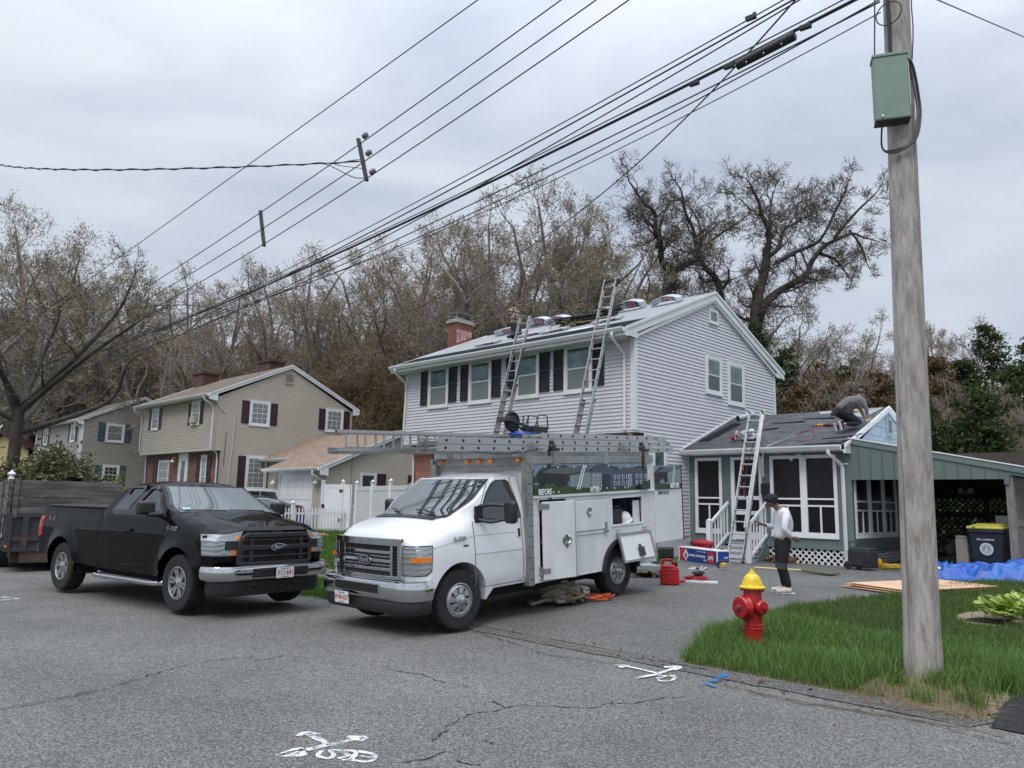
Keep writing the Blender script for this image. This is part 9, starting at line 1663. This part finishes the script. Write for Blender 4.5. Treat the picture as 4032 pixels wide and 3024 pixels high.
J3={k:(*v[:3],v[3]*(1.6 if k=='pel' else 1.22)) for k,v in J.items() if k in('pel','rh','rk','ra','lh','lk','la')};skel('trousers',J3,chain('pel','rh','rk','ra')+chain('pel','lh','lk','la'),DN,pw_)
J4={'n':(.03,0,.98,.085),'h':(.04,0,1.08,.094),'t':(.05,0,1.15,.092),'v':(.15,0,1.18,.03)};skel('hood',J4,chain('n','h','t','v'),BPL,pw_)
# ------------------------------------------------------------------ grass: blades nobody could count
def inpoly(P,X,Y):
 c=np.zeros(len(X),bool);n=len(P)
 for i in range(n):x0,y0=P[i];x1,y1=P[(i+1)%n];k=((y0>Y)!=(y1>Y))&(X<(x1-x0)*(Y-y0)/((y1-y0) if y1!=y0 else 1e-9)+x0);c^=k
 return c
def npz(Y):return np.interp(Y,[-9.4,-9.1,-6,-2,.5,40],[0,.035,.2,.26,.29,.5])
def grass(name,label,poly,n,h,wd,cols,seed,dens=None,lean=.55,flat=False,hfn=None):
 rg=np.random.default_rng(seed);P=np.array(poly);lo,hi=P.min(0),P.max(0);X=rg.uniform(lo[0],hi[0],n*3);Y=rg.uniform(lo[1],hi[1],n*3);k=inpoly(poly,X,Y)
 if dens is not None:k&=rg.random(len(X))<dens(X,Y)
 X,Y=X[k][:n],Y[k][:n];m=len(X);Hh=h*rg.uniform(.45,1.25,m)*(1+.35*np.sin(X*2.3+Y*1.7)*np.sin(Y*2.9-X));
 if hfn is not None:Hh=Hh*hfn(X,Y)
 a=rg.uniform(0,2*PI,m);ln=rg.uniform(.1,lean,m)*(2.5 if flat else 1);dx,dy=np.cos(a)*ln*Hh,np.sin(a)*ln*Hh;b=rg.uniform(0,PI,m);sx,sy=np.cos(b)*wd/2,np.sin(b)*wd/2;Z=npz(Y);zh=Hh*(.25 if flat else 1)
 V=np.stack([np.stack([X-sx,Y-sy,Z],1),np.stack([X+sx,Y+sy,Z],1),np.stack([X+dx*.35+sx*.8,Y+dy*.35+sy*.8,Z+zh*.55],1),np.stack([X+dx*.35-sx*.8,Y+dy*.35-sy*.8,Z+zh*.55],1),np.stack([X+dx+sx*.1,Y+dy+sy*.1,Z+zh*.95],1),np.stack([X+dx-sx*.1,Y+dy-sy*.1,Z+zh*.95],1)],1).reshape(-1,3)
 i=(np.arange(m)*6)[:,None];F=np.concatenate([i+np.array([[0,1,2,3]]),i+np.array([[3,2,4,5]])],0);o=npobj(name,V,F,leafmat(name+'_blades',cols,.5));return tag(o,label,'grass',kind='stuff')
GC=[(.05,.105,.020),(.085,.155,.032),(.035,.075,.016),(.15,.20,.06),(.06,.125,.024),(.20,.19,.09)]
redge=[(7.0,-9.10)]+[(x,y) for x,y in edge if y<1.7]+[(8.3,2.2),(8.4,8),(12.4,8),(11.6,2),(10.9,-3.0),(10.15,-6.6),(9.82,-8.4),(9.80,-9.12)]
def dr(X,Y):
 d=np.ones(len(X));d[((X-8.80)/.50)**2+((Y+3.98)/.80)**2<1]=.03;q=(X>8.72)&(X<9.86)&(Y<-8.2)&(Y>-9.3);nz=np.sin(X*9)*np.sin(Y*11+X*4);d[q]=np.where(nz[q]>.35,.5,.06);d[(X-9.02)**2+(Y+8.05)**2<.035]=0;return d
hr=lambda X,Y:1+1.0*np.exp(-((X-9.35)**2+(Y+8.1)**2)/.35)+.7*np.exp(-((X-9.75)**2)/.10)*(Y<-5)+.35*np.exp(-((Y+8.7)**2)/.2)+.35*np.exp(-((X-6.6)**2)/.12)
grass('lawn_grass','thick green lawn grass round the hydrant and utility pole',redge,125000,.088,.0075,GC,1,dr,hfn=hr)
near=[(x,y) for x,y in redge if y<-4]+[(10.4,-5)]
grass('lawn_tufts','longer light green grass blades standing out of the lawn at the road edge',[(6.9,-9.06),(6.45,-7.6),(6.4,-6.3),(10.1,-6.3),(9.9,-8.3),(9.7,-9.05)],20000,.13,.007,[(.10,.20,.04),(.15,.26,.07),(.06,.13,.02),(.20,.26,.10)],2,dr,.8,hfn=hr)
grass('dead_grass','dry straw coloured grass at the foot of the utility pole and along the lawn edge',[(6.95,-9.16),(9.74,-9.22),(9.72,-8.4),(9.5,-7.9),(8.8,-8.3),(8.6,-8.85),(7.0,-8.98)],9000,.10,.005,[(.38,.30,.18),(.28,.21,.12),(.46,.38,.24),(.20,.15,.09)],3,lambda X,Y:np.where((X>8.7)&(Y<-8.1),1.0,.22),1.4,True)
GL=[(.06,.14,.02),(.11,.20,.04),(.04,.09,.016),(.16,.24,.06)]
strip=wavy((.6,-9.15),(-5,-9.18),14,.10,2)
grass('verge_grass','rough green grass strip between the road and the footpath behind the pickup',strip+[(-12,-9.1),(-12,-8.05),(.5,-7.8),(.72,-8.6)],26000,.09,.011,GL,5)
grass('front_lawn_grass','bright green front lawn between the pickup and the white van',[(.45,-6.85),(.3,-3),(-.1,-.1),(.6,.35),(-9,.35),(-17.0,1.2),(-17.0,-2.2),(-13,-6.95)],60000,.15,.013,GL,6,lean=.7)
